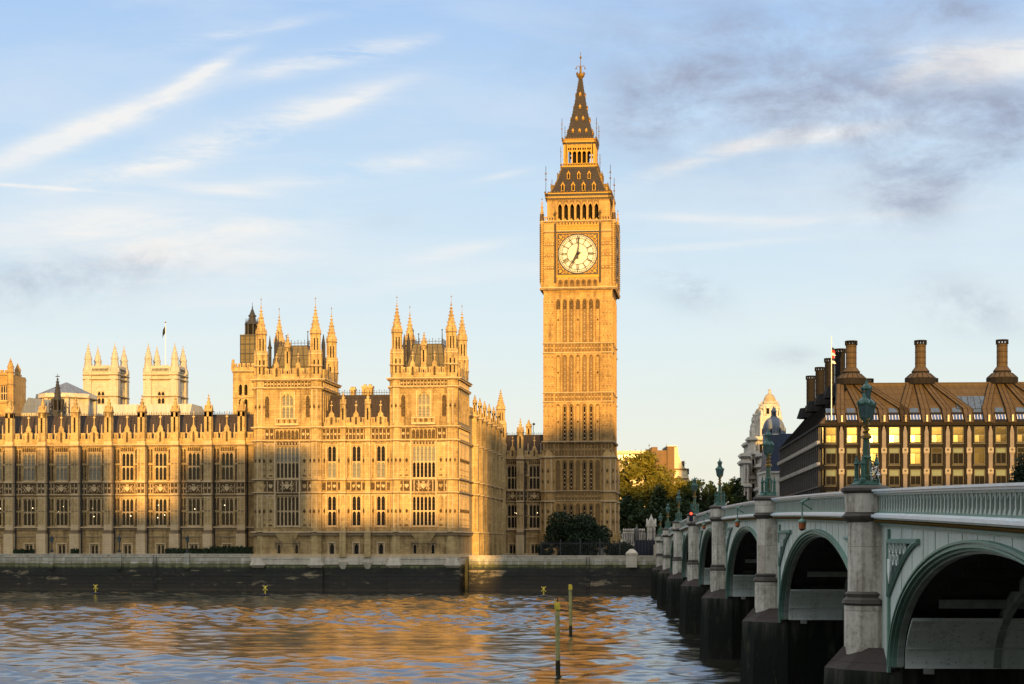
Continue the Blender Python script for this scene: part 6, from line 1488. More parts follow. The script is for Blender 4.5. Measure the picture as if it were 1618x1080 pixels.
# ================================================================== bronze-roofed office block
def office():
    a = radians(3.8); Y0 = 300.0
    X0 = (1297 - CX) / F * Y0
    org = (X0 * cos(a) - Y0 * sin(a), X0 * sin(a) + Y0 * cos(a)); ox, oy = org
    T = Thing('office_building', 'office block with a bronze ribbed roof, fat chimneys and gold-reflecting windows', 'office building', (ox, oy, 5.3), a)
    s = .1071; X = lambda px: ox + (px - 1297) * s; z = lambda q: 7.7 + (858 - q) * s
    Wd, Dp = 62, 82; bay = 33.1 * s
    piers = [ox + (1329 - 1297) * s + i * bay for i in range(17)]
    m = MB(); ze = z(672)
    m.box(ox + .5, ox + Wd, oy + .7, oy + Dp, 5.3, ze, 'bronze_dark')
    rows = [(699, 675, 687), (733, 708, 716), (766, 742, 752), (800, 776, 785)]
    for qb, qt, qm in rows:
        m.box(ox + .3, ox + Wd, oy + .25, oy + .8, z(qb) - .95, z(qb) - .1, 'bronze_dark'); m.box(ox + .3, ox + Wd, oy + .05, oy + .4, z(qb) - .3, z(qb) - .1, 'iron')
    m.box(ox - .2, ox + Wd, oy - .35, oy + .8, ze - .1, ze + .35, 'bronze_dark')
    T.part('wall', m)
    # stone piers with round bosses
    p = MB(); p.box(-.33, .33, -.35, .6, 0, ze - 5.3 - 1.2, 'sandstone_pink'); p.hexa([(-.33, -.35, ze - 6.5), (.33, -.35, ze - 6.5), (.33, .6, ze - 6.5), (-.33, .6, ze - 6.5)], [(-.14, -.2, ze - 5.5), (.14, -.2, ze - 5.5), (.14, .6, ze - 5.5), (-.14, .6, ze - 5.5)], 'sandstone_pink')
    p.box(-.75, -.38, -.05, .6, 0, ze - 5.3, 'bronze_dark'); p.box(.38, .75, -.05, .6, 0, ze - 5.3, 'bronze_dark')
    for q in (711, 744, 778):
        zz = z(q) - 5.3; p.box(-.46, .46, -.5, 0, zz - .5, zz + .35, 'boss'); p.ng(0, 0, 0, .05, .2, None, 10, 'iron'); n0 = len(p.v) - 20
        for w_ in range(n0, len(p.v)): x_, y_, z_ = p.v[w_]; p.v[w_] = (x_, -.52 - z_, zz + y_)
        p.box(-.4, .4, -.42, 0, zz - .75, zz - .5, 'sandstone_pink')
    po = T.proto('stone_pier', p, (piers[0], oy, 5.3))
    for c in piers[1:]: T.at(clone(po), (c, oy, 5.3))
    # windows, one per bay and storey
    cs = [(u_ + v_) / 2 for u_, v_ in zip(piers, piers[1:])]; cs = [piers[0] - bay / 2 + .05] + cs
    rnd = random.Random(9)
    protos = {}
    def win(row, kind):
        qb, qt, qm = rows[row]; h = z(qt) - z(qb); hm = z(qt) - z(qm)
        f = MB(); w = .86
        for x in (-w, w): f.box(x - .07, x + .07, -.02, .25, 0, h, 'iron')
        for zz in (0, h - hm, h): f.box(-w, w, -.04, .25, zz - .06, zz + .06, 'iron')
        f.box(-.03, .03, .0, .2, 0, h - hm, 'iron')
        g = MB()
        def pane(x0, x1, z0, z1, k, ty): g.add([(x0, .12, z0), (x1, .12, z0), (x1, .12 + ty, z1), (x0, .12 + ty, z1)], [(0, 1, 2, 3)], k)
        up, lo = kind
        pane(-w, w, h - hm, h, up, -.02 * rnd.random()); pane(-w, -.02, 0, h - hm, lo, .002); pane(.02, w, 0, h - hm, lo, -.004)
        return f, g
    for r in range(4):
        kinds = [[('mirror', 'mirror')], [('shade', 'dark'), ('mirror', 'mirror')], [('shade', 'dark')], [('shade', 'dark')]][r]
        if r == 1: kinds += [('mirror', 'dark')]
        for i, c in enumerate(cs):
            kd = kinds[0] if r != 1 else (kinds[1] if i in (2, 4, 7) else kinds[2] if i in (5, 9, 11) else kinds[0])
            if (r, kd) not in protos:
                f, g = win(r, kd); o = T.proto('window', f, (c, oy, z(rows[r][0]))); sub(o, 'pane', g); protos[(r, kd)] = o
            else: T.at(clone(protos[(r, kd)]), (c, oy, z(rows[r][0])))
    # dark side façade receding to the left
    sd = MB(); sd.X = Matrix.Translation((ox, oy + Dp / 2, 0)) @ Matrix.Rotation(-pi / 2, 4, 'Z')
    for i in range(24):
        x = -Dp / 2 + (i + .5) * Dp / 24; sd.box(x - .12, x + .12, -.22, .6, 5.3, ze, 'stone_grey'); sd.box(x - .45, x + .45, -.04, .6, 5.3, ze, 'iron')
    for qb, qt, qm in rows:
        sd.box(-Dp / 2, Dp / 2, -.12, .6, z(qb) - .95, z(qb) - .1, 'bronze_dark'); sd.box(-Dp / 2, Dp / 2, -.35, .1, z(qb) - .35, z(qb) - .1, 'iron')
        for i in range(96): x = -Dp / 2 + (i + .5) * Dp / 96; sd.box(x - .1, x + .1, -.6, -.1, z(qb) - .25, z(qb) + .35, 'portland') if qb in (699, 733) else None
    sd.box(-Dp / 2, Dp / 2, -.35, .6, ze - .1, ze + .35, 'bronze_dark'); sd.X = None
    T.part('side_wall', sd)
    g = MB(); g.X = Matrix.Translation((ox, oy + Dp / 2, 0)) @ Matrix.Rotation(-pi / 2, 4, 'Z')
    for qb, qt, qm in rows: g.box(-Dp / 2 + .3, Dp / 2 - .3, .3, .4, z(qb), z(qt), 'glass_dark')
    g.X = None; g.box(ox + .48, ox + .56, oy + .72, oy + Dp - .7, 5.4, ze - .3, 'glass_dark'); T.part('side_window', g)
    # roof
    r = MB(); zr = z(601); e0, e1 = ze + .35, zr; sl = 6.0
    r.add([(ox - .2, oy - .3, e0), (ox + Wd, oy - .3, e0), (ox + Wd, oy + sl, e1), (ox + sl, oy + sl, e1), (ox - .2, oy + Dp, e0), (ox + sl, oy + Dp - sl, e1), (ox + Wd, oy + Dp, e0), (ox + Wd, oy + Dp - sl, e1)],
          [(0, 1, 2, 3), (3, 2, 7, 5), (5, 7, 6, 4)], 'bronze'); 
    r.add([(ox - .2, oy - .3, e0), (ox + sl, oy + sl, e1), (ox + sl, oy + Dp - sl, e1), (ox - .2, oy + Dp, e0)], [(0, 1, 2, 3)], 'bronze_dark')  # unlit side slope: its shade is put into a darker bronze colour
    r.box(ox + sl - .2, ox + Wd, oy + sl - .4, oy + sl + .6, e1 - 1.3, e1 + .1, 'bronze')
    ro = T.part('roof', r)
    rb = MB(); fy = lambda zz: oy - .3 + (sl + .3) * (zz - e0) / (e1 - e0)
    chs = [X(1352.5), X(1463), X(1592.5), X(1722)]
    fans = [(0, [0, 1, 2, 3]), (1, [3, 4, 5, 6]), (2, [7, 8, 9, 10] if False else [6.9, 8, 9, 10]), (3, [11, 12, 13, 14])]
    pos = lambda i: piers[0] + i * bay
    for ci, ps in fans:
        for k, i in enumerate(ps):
            tx = chs[ci] + (k - 1.5) * 1.35; bx = pos(i); w0, w1 = .85, .62
            if bx > ox + Wd: continue
            zt_, zb_ = e1 - .05, e0 + .1; zm = e0 + 2.6
            # lower upright part then the slanting duct
            for (xa, za, wa), (xb, zb2, wb) in (((bx, zb_, .72), (bx, zm, .74)), ((bx, zm, .74), (tx, zt_, .6))):
                ya, yb2 = fy(za) - .55, fy(zb2) - .5
                rb.hexa([(xa - wa, ya, za), (xa + wa, ya, za), (xa + wa, ya + 1.2, za), (xa - wa, ya + 1.2, za)], [(xb - wb, yb2, zb2), (xb + wb, yb2, zb2), (xb + wb, yb2 + 1.2, zb2), (xb - wb, yb2 + 1.2, zb2)], 'bronze')
                for sg in (-1, 0, 1): rb.tube((xa + sg * wa, ya - .02, za), (xb + sg * wb, yb2 - .02, zb2), .05, 4, 'bronze_dark')
            rb.box(bx - .14, bx + .14, fy(e0) - .72, fy(e0) - .5, e0 + .2, e0 + 1.3, 'brick_pale')
    T.part('roof_duct', rb, parent=ro)
    def slope_win(m_, c, w_, za, zb_, k, off=.12):
        ya, yb_ = fy(za) - off, fy(zb_) - off; m_.hexa([(c - w_, ya, za), (c + w_, ya, za), (c + w_, ya + .1, za), (c - w_, ya + .1, za)], [(c - w_, yb_, zb_), (c + w_, yb_, zb_), (c + w_, yb_ + .1, zb_), (c - w_, yb_ + .1, zb_)], k)
    for c in cs:
        if c > ox + Wd - 2: continue
        w = MB()
        slope_win(w, c, .95, e0 + .1, e0 + .55, 'bronze_dark', .3); slope_win(w, c, .78, e0 + .6, e0 + 1.45, 'attic_glass', .3); slope_win(w, c, .95, e0 + 1.5, e0 + 1.85, 'bronze_dark', .35)
        slope_win(w, c, .7, e0 + 1.9, e0 + 2.7, 'roofglass', .1)
        for d in (-.78, -.26, .26, .78): slope_win(w, c + d, .035, e0 + .6, e0 + 1.45, 'white', .34)
        T.part('roof_window', w, parent=ro)
    w = MB()
    slope_win(w, X(1536), 2.6, z(645), z(624), 'roofglass', .2)
    for d in range(6): slope_win(w, X(1536) - 2.6 + d * 1.04, .05, z(645), z(624), 'iron', .26)
    T.part('roof_window', w, parent=ro)
    # chimneys
    def chim(c, y_, zt, r_, drum, dark=False):
        k1 = 'bronze_dark' if dark else 'bronze'
        m_ = MB(); s_ = r_ / .95
        m_.ng(0, 0, -.2, .9, 2.75 * s_, None, 16, 'bronze_dark') if drum else None
        if drum:
            m_.ng(0, 0, .9, 1.75, 2.75 * s_, 1.75 * s_, 16, k1); m_.ng(0, 0, 1.75, 2.1, 1.55 * s_, None, 16, 'bronze_dark'); m_.ng(0, 0, 2.1, 2.85, 1.6 * s_, 1.0 * s_, 16, k1); b0 = 2.85
            for i in range(16):
                a_ = i * pi / 8; m_.tube((2.75 * s_ * cos(a_), 2.75 * s_ * sin(a_), .9), (1.75 * s_ * cos(a_), 1.75 * s_ * sin(a_), 1.75), .06, 4, 'bronze_dark')
        else: b0 = 0; m_.ng(0, 0, -.5, 1.2, 2.0 * s_, 1.1 * s_, 12, k1)
        h_ = zt
        m_.ng(0, 0, b0, h_ - .75, .95 * s_, None, 16, k1)
        for i in range(4): zz = b0 + (i + .6) * (h_ - .75 - b0) / 4; m_.ng(0, 0, zz, zz + .08, .98 * s_, None, 16, 'bronze_dark')
        m_.ng(0, 0, h_ - .75, h_ - .62, 1.12 * s_, None, 16, 'bronze_dark'); m_.ng(0, 0, h_ - .14, h_, 1.12 * s_, None, 16, 'bronze_dark')
        for i in range(12): a_ = i * pi / 6; m_.ng(1.0 * s_ * cos(a_), 1.0 * s_ * sin(a_), h_ - .62, h_ - .14, .12, None, 4, 'bronze_dark', a_)
        return m_
    zt = 42.6 - e1
    co = T.proto('chimney', chim(0, 0, zt + .1, .92, True), (chs[0], oy + sl + 1.0, e1)); co.parent = ro; co.location = (chs[0] - ox, oy + sl + 1 - oy, e1 - 5.3)
    for c in chs[1:3]: clone(co, (c - ox, sl + 1, e1 - 5.3))
    c2 = T.proto('chimney', chim(0, 0, zt, .92, False, True), (0, 0, 0)); c2.parent = ro; c2.location = (5.4, 18.6, e1 - 5.3)
    for y_ in (35, 52, 70): clone(c2, (5.4, y_, e1 - 5.3))
    c3 = T.proto('chimney', chim(0, 0, 3.4, .9, False, True), (0, 0, 0)); c3.parent = ro; c3.location = (X(1383) - ox + 3.2, 34, e1 - 5.3)
    for px in (1493, 1613): clone(c3, (X(px) - ox + 3.4, 34, e1 - 5.3))
    b = MB()
    for i in range(4): y_ = oy + [18.6, 35, 52, 70][i]; b.ng(ox + 5.4, y_, e1 - 1.5, e1 + .6, 3.0, 2.3, 12, 'bronze_dark')
    for i in range(26): y_ = oy + 2 + i * 3.0; b.tube((ox - .25, y_, e0 + .05), (ox + sl - .1, min(max(y_, oy + sl), oy + Dp - sl), e1 + .05), .13, 4, 'bronze_dark')
    T.part('roof_duct', b, parent=ro)
    m = MB(); fx_ = X(1313); m.tube((fx_, oy - .6, e0 + .5), (fx_, oy - .6, z(531)), .09, 6, 'white', .05); T.part('flagpole', m)
    m = MB()
    cols = ['flag', 'red', 'white', 'red', 'flag', 'white']
    for i in range(6):
        za = z(549) - i * .45; m.hexa([(fx_ + .08, oy - .62, za - .45), (fx_ + .5 + .12 * (i % 3), oy - .7, za - .55), (fx_ + .5 + .12 * (i % 3), oy - .6, za - .55), (fx_ + .08, oy - .55, za - .45)], [(fx_ + .08, oy - .62, za), (fx_ + .38 + .1 * (i % 2), oy - .75, za - .1), (fx_ + .38 + .1 * (i % 2), oy - .65, za - .1), (fx_ + .08, oy - .55, za)], cols[i])
    single('flag', m, 'red, white and blue flag hanging limp above the office block corner', 'flag', (fx_, oy - .6, z(549)), a)
M['boss'] = simple('pale cast boss', (.27, .235, .20), .8, 0, .1)
M['stone_grey'] = simple('grey stone fins', (.14, .12, .105), .8, 0, .2)
M['attic_glass'] = simple('attic glass', (.12, .16, .26), .08, .8, .2, .5, .1)
office()

# ================================================================== government building with turrets, and a lead dome
def tier(m, px0, px1, qb, qt, y, dp, k='portland', cor=.6, cols=0, hole=()):
    x0, x1, z0, z1 = U(px0, y, 0), U(px1, y, 0), H + (HY - qb) * y / F, H + (HY - qt) * y / F
    m.box(x0, x1, y, y + dp, z0, z1, k); m.box(x0 - cor, x1 + cor, y - cor, y + dp + cor, z1 - .7, z1 - .25, k); m.box(x0 - cor * .6, x1 + cor * .6, y - cor * .6, y + dp, z1 - 1.1, z1 - .7, 'soot_grey'); m.box(x0 - cor * .5, x1 + cor * .5, y - cor * .5, y + dp + cor * .5, z1 - .25, z1 + .1, k)
    for i in range(cols):
        x = x0 + (i + .5) * (x1 - x0) / cols; m.ng(x, y - .35, z0 + .3, z1 - 1.1, .28, .24, 8, k)
        if i < cols - 1: xa = x + (x1 - x0) / cols / 2; m.box(xa - .3, xa + .3, y - .05, y + .02, z0 + 1, z1 - 1.8, 'dark')
M['soot_grey'] = stone('soot grey stone', (.16, .15, .14), (.13, .12, .11), (.05, .05, .05), dirt_amt=.5)
def domed(m, pc, y, rpx, q_top, q_dome, q_drum, q_oc, q_base):
    s = y / F; c = U(pc, y, 0); r = rpx * s; cy = y + r; z = lambda q: H + (HY - q) * s
    m.box(c - r * 1.15, c + r * 1.15, cy - r * 1.15, cy + r * 1.15, z(q_base), z(q_oc) + .1, 'portland')
    for sx in (-1, 1):
        for sy in (-1, 1): m.ng(c + sx * r * 1.15, cy + sy * r * 1.15, z(q_base), z(q_oc), .45, None, 8, 'portland'); m.lathe(c + sx * r * 1.1, cy + sy * r * 1.1, [(.5, z(q_oc)), (.3, z(q_oc) + .6), (.4, z(q_oc) + 1.0), (.05, z(q_oc) + 1.8)], 8, 'portland')
    m.box(c - r * 1.25, c + r * 1.25, cy - r * 1.25, cy + r * 1.25, z(q_oc) - .5, z(q_oc), 'portland')
    m.ng(c, cy, z(q_oc), z(q_drum), r * .95, None, 16, 'dark')
    for i in range(8):
        a = i * pi / 4; m.ng(c + r * cos(a), cy + r * sin(a), z(q_oc), z(q_drum), r * .24, None, 6, 'portland', a)
        a += pi / 8; m.ng(c + r * .97 * cos(a), cy + r * .97 * sin(a), z(q_oc), z(q_oc) + (z(q_drum) - z(q_oc)) * .25, r * .33, None, 6, 'portland', a); m.ng(c + r * .97 * cos(a), cy + r * .97 * sin(a), z(q_oc) + (z(q_drum) - z(q_oc)) * .78, z(q_drum), r * .33, None, 6, 'portland', a)
    m.ng(c, cy, z(q_drum), z(q_drum) + .5, r * 1.2, None, 16, 'portland'); m.ng(c, cy, z(q_drum) + .5, z(q_dome) - .4, r * .98, r * .78, 16, 'portland'); m.ng(c, cy, z(q_dome) - .4, z(q_dome), r * .9, None, 16, 'portland')
    hd = z(q_top) - z(q_dome); pr = [(r * .76 * cos(t), z(q_dome) + hd * .66 * sin(t)) for t in [i * pi / 2 / 6 for i in range(7)]]
    m.lathe(c, cy, pr, 16, 'dome_stone'); zt = z(q_dome) + hd * .66; m.lathe(c, cy, [(.3, zt - .1), (.45, zt + .3), (.25, zt + .6), (.5, zt + .9), (.1, z(q_top))], 8, 'portland')
    for i in range(8): a = i * pi / 4; m.octa((c + r * .95 * cos(a), cy + r * .95 * sin(a), z(q_drum) + 1.0), .35, 'portland', .6)
M['dome_stone'] = stone('weathered dome stone', (.40, .31, .20), (.35, .27, .17), (.15, .11, .07), dirt_amt=.5)
T = Thing('government_building', 'ornate pale stone building with two domed turrets, sunlit only at the top', 'government building', (U(1200, 430, 0), 430, 5.3))
m = MB()
tier(m, 1200, 1250, 870, 690, 440, 30, cols=0); tier(m, 1190, 1214, 870, 722, 436, 6, cols=2); tier(m, 1193, 1212, 722, 690, 438, 6, cols=2)
tier(m, 1183, 1197, 870, 752, 428, 8, cols=2); tier(m, 1184, 1196, 752, 713, 430, 6, cols=2); tier(m, 1186, 1194, 713, 690, 432, 5)
tier(m, 1173, 1184, 870, 764, 424, 9, cols=2); tier(m, 1174, 1183, 764, 727, 425, 6, cols=2); tier(m, 1174.5, 1182.5, 727, 716, 425.5, 5)
tier(m, 1198, 1216, 870, 770, 420, 10, cols=2); tier(m, 1199, 1214, 770, 733, 422, 8, cols=2); tier(m, 1201, 1212, 733, 716, 424, 6)
tier(m, 1216, 1236, 870, 745, 418, 20, cols=3)
T.part('wall', m)
m = MB(); domed(m, 1218, 450, 13, 613, 634, 641, 658, 700); T.part('domed_turret', m)
m = MB(); domed(m, 1202.5, 470, 11, 637, 654, 661, 678, 716); T.part('domed_turret', m)
T = Thing('domed_building', 'building with a grey lead dome and dark slate roof before the pale domed turrets', 'domed building', (U(1226, 400, 0), 400, 5.3))
y = 400.0; s = y / F; c = U(1227, y, 0); z = lambda q: H + (HY - q) * s
m = MB(); m.box(c - 2.4, c + 9, y, y + 12, 5.3, z(745), 'portland'); m.box(c - 2.7, c + 9, y - .3, y + 12, z(747), z(744), 'portland'); T.part('wall', m)
m = MB(); m.hexa([(c - 2.4, y + .1, z(745)), (c + 9, y + .1, z(745)), (c + 9, y + 9, z(745)), (c - 2.4, y + 9, z(745))], [(c - 1.9, y + 1.6, z(684)), (c + 8.5, y + 1.6, z(684)), (c + 8.5, y + 7, z(684)), (c - 1.9, y + 7, z(684))], 'navy_slate'); T.part('roof', m)
m = MB(); cy = y + 4.2; m.ng(c, cy, z(700), z(676), 2.55, 2.4, 16, 'lead'); m.ng(c, cy, z(686), z(684), 2.75, None, 16, 'portland')
for i in range(8):
    a = i * pi / 4 + pi / 8; m.box(c + 2.35 * cos(a) - .35, c + 2.35 * cos(a) + .35, cy + 2.35 * sin(a) - .35, cy + 2.35 * sin(a) + .35, z(684), z(674), 'lead'); m.ng(c + 2.6 * cos(a), cy + 2.6 * sin(a), z(683), z(676), .22, None, 8, 'dark')
m.lathe(c, cy, [(2.45 * cos(t), z(676) + (z(656) - z(676)) * sin(t)) for t in [i * pi / 2 / 8 for i in range(8)]] + [(.5, z(656))], 20, 'lead')
for i in range(12):
    a = i * pi / 6; pp = [(2.47 * cos(t), z(676) + (z(656) - z(676)) * sin(t)) for t in [k * pi / 2 / 8 for k in range(8)]]
    for (r0, z0), (r1, z1) in zip(pp, pp[1:]): m.tube((c + r0 * cos(a), cy + r0 * sin(a), z0), (c + r1 * cos(a), cy + r1 * sin(a), z1), .06, 4, 'lead')
T.part('dome', m)
m = MB(); m.ng(c, cy, z(657), z(655), .75, None, 10, 'lead'); m.ng(c, cy, z(655), z(648), .35, None, 8, 'dark')
for i in range(6): a = i * pi / 3; m.ng(c + .5 * cos(a), cy + .5 * sin(a), z(655), z(648), .1, None, 6, 'lead')
m.lathe(c, cy, [(.7, z(648)), (.65, z(646.5)), (.3, z(643)), (.05, z(639))], 10, 'lead'); T.part('cupola', m)

# brown and pale building behind the trees
y = 480.0; s = y / F; z = lambda q: H + (HY - q) * s; x = lambda p: U(p, y, 0)
T = Thing('city_building', 'brown and cream building rising behind the sunlit trees right of the clock tower', 'building', (x(1030), y, 5.3))
m = MB(); m.box(x(976), x(1026), y, y + 20, 5.3, z(728), 'brick_pale'); m.box(x(976), x(1026), y + .8, y + 19, z(728), z(717), 'glass_dark'); m.box(x(974.5), x(1027), y - .8, y + 20, z(717), z(712), 'brick_pale')
for i in range(11): xx = x(976 + i * 5); m.box(xx - .12, xx + .12, y + .6, y + .85, z(728), z(717), 'white')
T.part('penthouse', m)
m = MB(); m.box(x(1025), x(1054), y - 3, y + 16, 5.3, z(712), 'brown'); m.box(x(1029), x(1038), y - 2, y + 10, z(712), z(706.5), 'brown'); m.box(x(1052.5), x(1063.5), y - 4, y + 12, 5.3, z(706), 'brown'); m.box(x(1052), x(1068), y - 4.2, y + 12.2, z(706), z(704.8), 'white')
T.part('wall', m)
m = MB()
m.plate([(x(1063.4), 5.3), (x(1088), 5.3), (x(1088), z(762)), (x(1083), z(742)), (x(1076), z(736)), (x(1070), z(719)), (x(1068.5), z(707)), (x(1063.4), z(707))], y - 4, y + 12, 'brick_pale')
for q in (742, 757): m.box(x(1063.4), x(1085), y - 4.25, y - 4, z(q) - .2, z(q) + .2, 'brown')
for px in (1077, 1084): m.box(x(px), x(px + 2.2), y - 4.4, y + 6, z(750 if px > 1080 else 738), z(741 if px > 1080 else 729), 'iron')
T.part('stepped_wall', m)
m = MB()
for px, qt in ((1027, 700), (1005, 708), (1014, 709), (1055, 700), (1085, 732), (1021, 707)): m.tube((x(px), y + 3, z(730)), (x(px), y + 3, z(qt)), .07, 4, 'iron')
m.box(x(1026), x(1028.5), y + 2.9, y + 3.1, z(703), z(702), 'iron'); T.part('antenna', m)

# ================================================================== trees and shrubs
def crown(mb, cx, cy, z0, z1, rx, ry, n, ls, k, seed, clumps=26, flat=.0):
    rs = np.random.RandomState(seed); zc, rz = (z0 + z1) / 2, (z1 - z0) / 2
    cl = []
    for i in range(clumps):
        d = rs.normal(size=3); d /= np.linalg.norm(d); d[2] = d[2] * .95 + .12; r = .55 + .36 * rs.rand()
        cl.append((d * r, .26 + .22 * rs.rand()))
    for i in range(n):
        c, cr_ = cl[rs.randint(clumps)]; d = rs.normal(size=3); d /= np.linalg.norm(d); q = c + d * cr_ * (.55 + .5 * rs.rand())
        p = np.array([cx + q[0] * rx, cy + q[1] * ry, zc + q[2] * rz])
        if p[2] < z0 - rz * .1: continue
        a = rs.normal(size=3); a /= np.linalg.norm(a); b = np.cross(a, rs.normal(size=3)); b /= np.linalg.norm(b); w = ls * (.5 + .7 * rs.rand()); a = a * w; b = b * w * .7
        mb.add([tuple(p - a), tuple(p + b * .8), tuple(p + a), tuple(p - b * .8)], [(0, 1, 2, 3)], k)
def tree(name, label, px, y, q0, q1, rpx, k, n=5000, ls=.42, seed=1, ang=0.0, trunk=True, group=None, cat='tree'):
    s = y / F; x = U(px, y, ang); z0, z1 = H + (HY - q0) * s, H + (HY - q1) * s; r = rpx * s
    T = Thing(name, label, cat, (x, y, 5.3), ang, group)
    m = MB(); crown(m, x, y, z0, z1, r, r * .9, n, ls, k, seed); T.part('crown', m)
    m = MB(); rs = random.Random(seed); zt = z0 + (z1 - z0) * .35
    m.tube((x, y, 5.2), (x + .2, y, zt), max(.18, r * .07), 8, 'bark', max(.1, r * .045))
    for i in range(7):
        a = rs.random() * 6.28; m.tube((x + .1, y, z0 + (zt - z0) * rs.random()), (x + r * .6 * cos(a), y + r * .55 * sin(a), z0 + (z1 - z0) * (.45 + .4 * rs.random())), max(.06, r * .03), 5, 'bark', .04)
    T.part('trunk', m); return T
G1 = 'plane trees beyond the west end of the bridge'
tree('plane_tree', 'tall tree with a sunlit golden green top right of the clock tower', 1012, 385, 815, 722, 47, 'leaf_mid', 9000, .5, 11, group=G1)
tree('plane_tree', 'sunlit yellow green tree behind the fifth bridge lamp', 1076, 392, 822, 756, 24, 'leaf_mid', 4500, .5, 12, group=G1)
tree('plane_tree', 'dark green tree between the two sunlit trees, lower than both', 1046, 372, 850, 778, 26, 'leaf_dark', 4500, .45, 13, group=G1)
tree('plane_tree', 'dark shaded tree low beside the foot of the clock tower', 998, 368, 856, 786, 30, 'leaf_dark', 5000, .45, 14, group=G1)
tree('plane_tree', 'dark tree behind the fourth bridge lamp and red traffic light', 1100, 380, 850, 764, 26, 'leaf_dark', 5500, .45, 15, group=G1)
tree('plane_tree', 'dark tree between the third and fourth bridge lamps', 1125, 385, 850, 768, 22, 'leaf_dark', 4000, .45, 16, group=G1)
tree('plane_tree', 'dark tree just left of the pale domed government building', 1158, 375, 850, 767, 25, 'leaf_dark', 5000, .45, 17, group=G1)
tree('plane_tree', 'dark low tree filling the gap behind the bridge rail below the golden tree', 1028, 362, 866, 800, 34, 'leaf_dark', 4500, .45, 18, group=G1)
tree('plane_tree', 'dark low tree behind the far end of the bridge rail', 1080, 366, 868, 800, 30, 'leaf_dark', 4000, .45, 19, group=G1)
tree('street_tree', 'small dark green tree at the right edge above the bridge rail', 1622, 240, 858, 731, 24, 'leaf_shrub', 3500, .3, 21)
tree('round_shrub', 'big round dark shrub in front of the foot of the clock tower', 906, 300, 893, 816, 50, 'leaf_shrub', 26000, .27, 22, A, cat='shrub')
tree('shrub', 'low dark shrub at the left foot of the big round shrub', 862, 297, 884, 858, 14, 'leaf_shrub', 1500, .22, 31, A, cat='shrub')
tree('shrub', 'low dark shrub at the right foot of the clock tower', 973, 300, 884, 856, 20, 'leaf_shrub', 2200, .22, 32, A, cat='shrub')
tree('shrub', 'dark shrub against the black railings near the gate pier', 990, 296, 882, 858, 12, 'leaf_shrub', 1500, .22, 33, A, cat='shrub')
y = 283.2
def hedge(p0, p1, qt, label, seed):
    x0, x1 = U(p0, y), U(p1, y); zt = Z(qt, p0, y); rs = np.random.RandomState(seed); m = MB(); n = int((x1 - x0) * 240)
    for i in range(n):
        p = np.array([rs.uniform(x0, x1), y + rs.uniform(-.45, .45), 5.3 + (zt - 5.3) * rs.rand() ** .6 + .12 * rs.randn()]); a = rs.normal(size=3); a /= np.linalg.norm(a); b = np.cross(a, rs.normal(size=3)); b /= np.linalg.norm(b); a *= .15; b *= .1
        m.add([tuple(p - a), tuple(p + b), tuple(p + a), tuple(p - b)], [(0, 1, 2, 3)], 'leaf_shrub')
    m.box(x0 + .1, x1 - .1, y - .3, y + .3, 5.3, zt - .12, 'leaf_shrub'); single('hedge', m, label, 'hedge', ((x0 + x1) / 2, y, 5.3), A)
hedge(261, 330, 867, 'long dark clipped hedge on the terrace left of the third terrace lamp', 1); hedge(331, 399, 864, 'dark hedge on the terrace touching the left pavilion', 2)
hedge(22, 54, 869, 'short dark hedge at the far left end of the terrace', 3); hedge(112, 124, 868, 'tiny dark hedge between the first and second terrace lamps', 4)
# terrace lamps
T0 = None
for px, lab in ((82, 'leftmost black terrace lamp before the palace wing'), (188.5, 'middle black terrace lamp before the palace wing'), (296, 'rightmost black terrace lamp, standing by the hedge')):
    x = U(px, WF + .3); T = Thing('terrace_lamp', lab, 'street lamp', (x, WF + .3, 6.25), A, 'black lamps on the terrace wall')
    if T0 is None:
        m = MB(); m.lathe(0, 0, [(.3, 0), (.28, .3), (.1, .4), (.08, 1.5), (.14, 1.55), (.1, 1.65)], 8, 'iron'); m.tube((-.35, 0, 1.35), (.35, 0, 1.35), .03, 4, 'iron')
        l = MB(); l.ng(0, 0, 1.65, 2.25, .2, .3, 6, 'lampglass'); l.lathe(0, 0, [(.36, 2.25), (.34, 2.35), (.12, 2.6), (.02, 2.9)], 6, 'iron')
        for q in range(6): a = pi / 6 + q * pi / 3; l.tube((.2 * cos(a), .2 * sin(a), 1.65), (.3 * cos(a), .3 * sin(a), 2.25), .03, 4, 'iron')
        T0 = [T.proto('post', m, T.org), T.proto('lantern', l, T.org)]
    else:
        for o in T0: clone(o, (0, 0, 0), T.o)
# railings and gates at the foot of the tower
def railing(p0, p1, y, z0, z1, label, step=.32, spear=True):
    x0, x1 = U(p0, y), U(p1, y); T = Thing('railing', label, 'railing', ((x0 + x1) / 2, y, z0), A)
    m = MB()
    for zz in (z0 + .2, z1 - .25): m.box(x0, x1, y - .03, y + .03, zz - .04, zz + .04, 'iron')
    n = int((x1 - x0) / step)
    for i in range(n + 1): x = x0 + i * (x1 - x0) / n; m.box(x - .03, x + .03, y - .03, y + .03, z0, z1, 'iron'); m.octa((x, y, z1), .06, 'iron', .14)
    T.part('bars', m)
    for i in range(int((x1 - x0) / 3.2) + 1): m = MB(); x = x0 + i * 3.2; m.box(x - .09, x + .09, y - .09, y + .09, z0, z1 + .3, 'iron'); m.octa((x, y, z1 + .35), .13, 'iron'); T.part('post', m)
railing(855, 1003, 288, 5.3, Z(856, 930, 288), 'black railing in front of the big round shrub'); 
y = 318.0; m = MB(); x0, x1 = U(984, y), U(1019, y); zt = Z(838, 1000, y); T = Thing('stone_screen', 'pale pierced gothic stone screen right of the clock tower foot', 'stone screen', ((x0 + x1) / 2, y, 5.3), A)
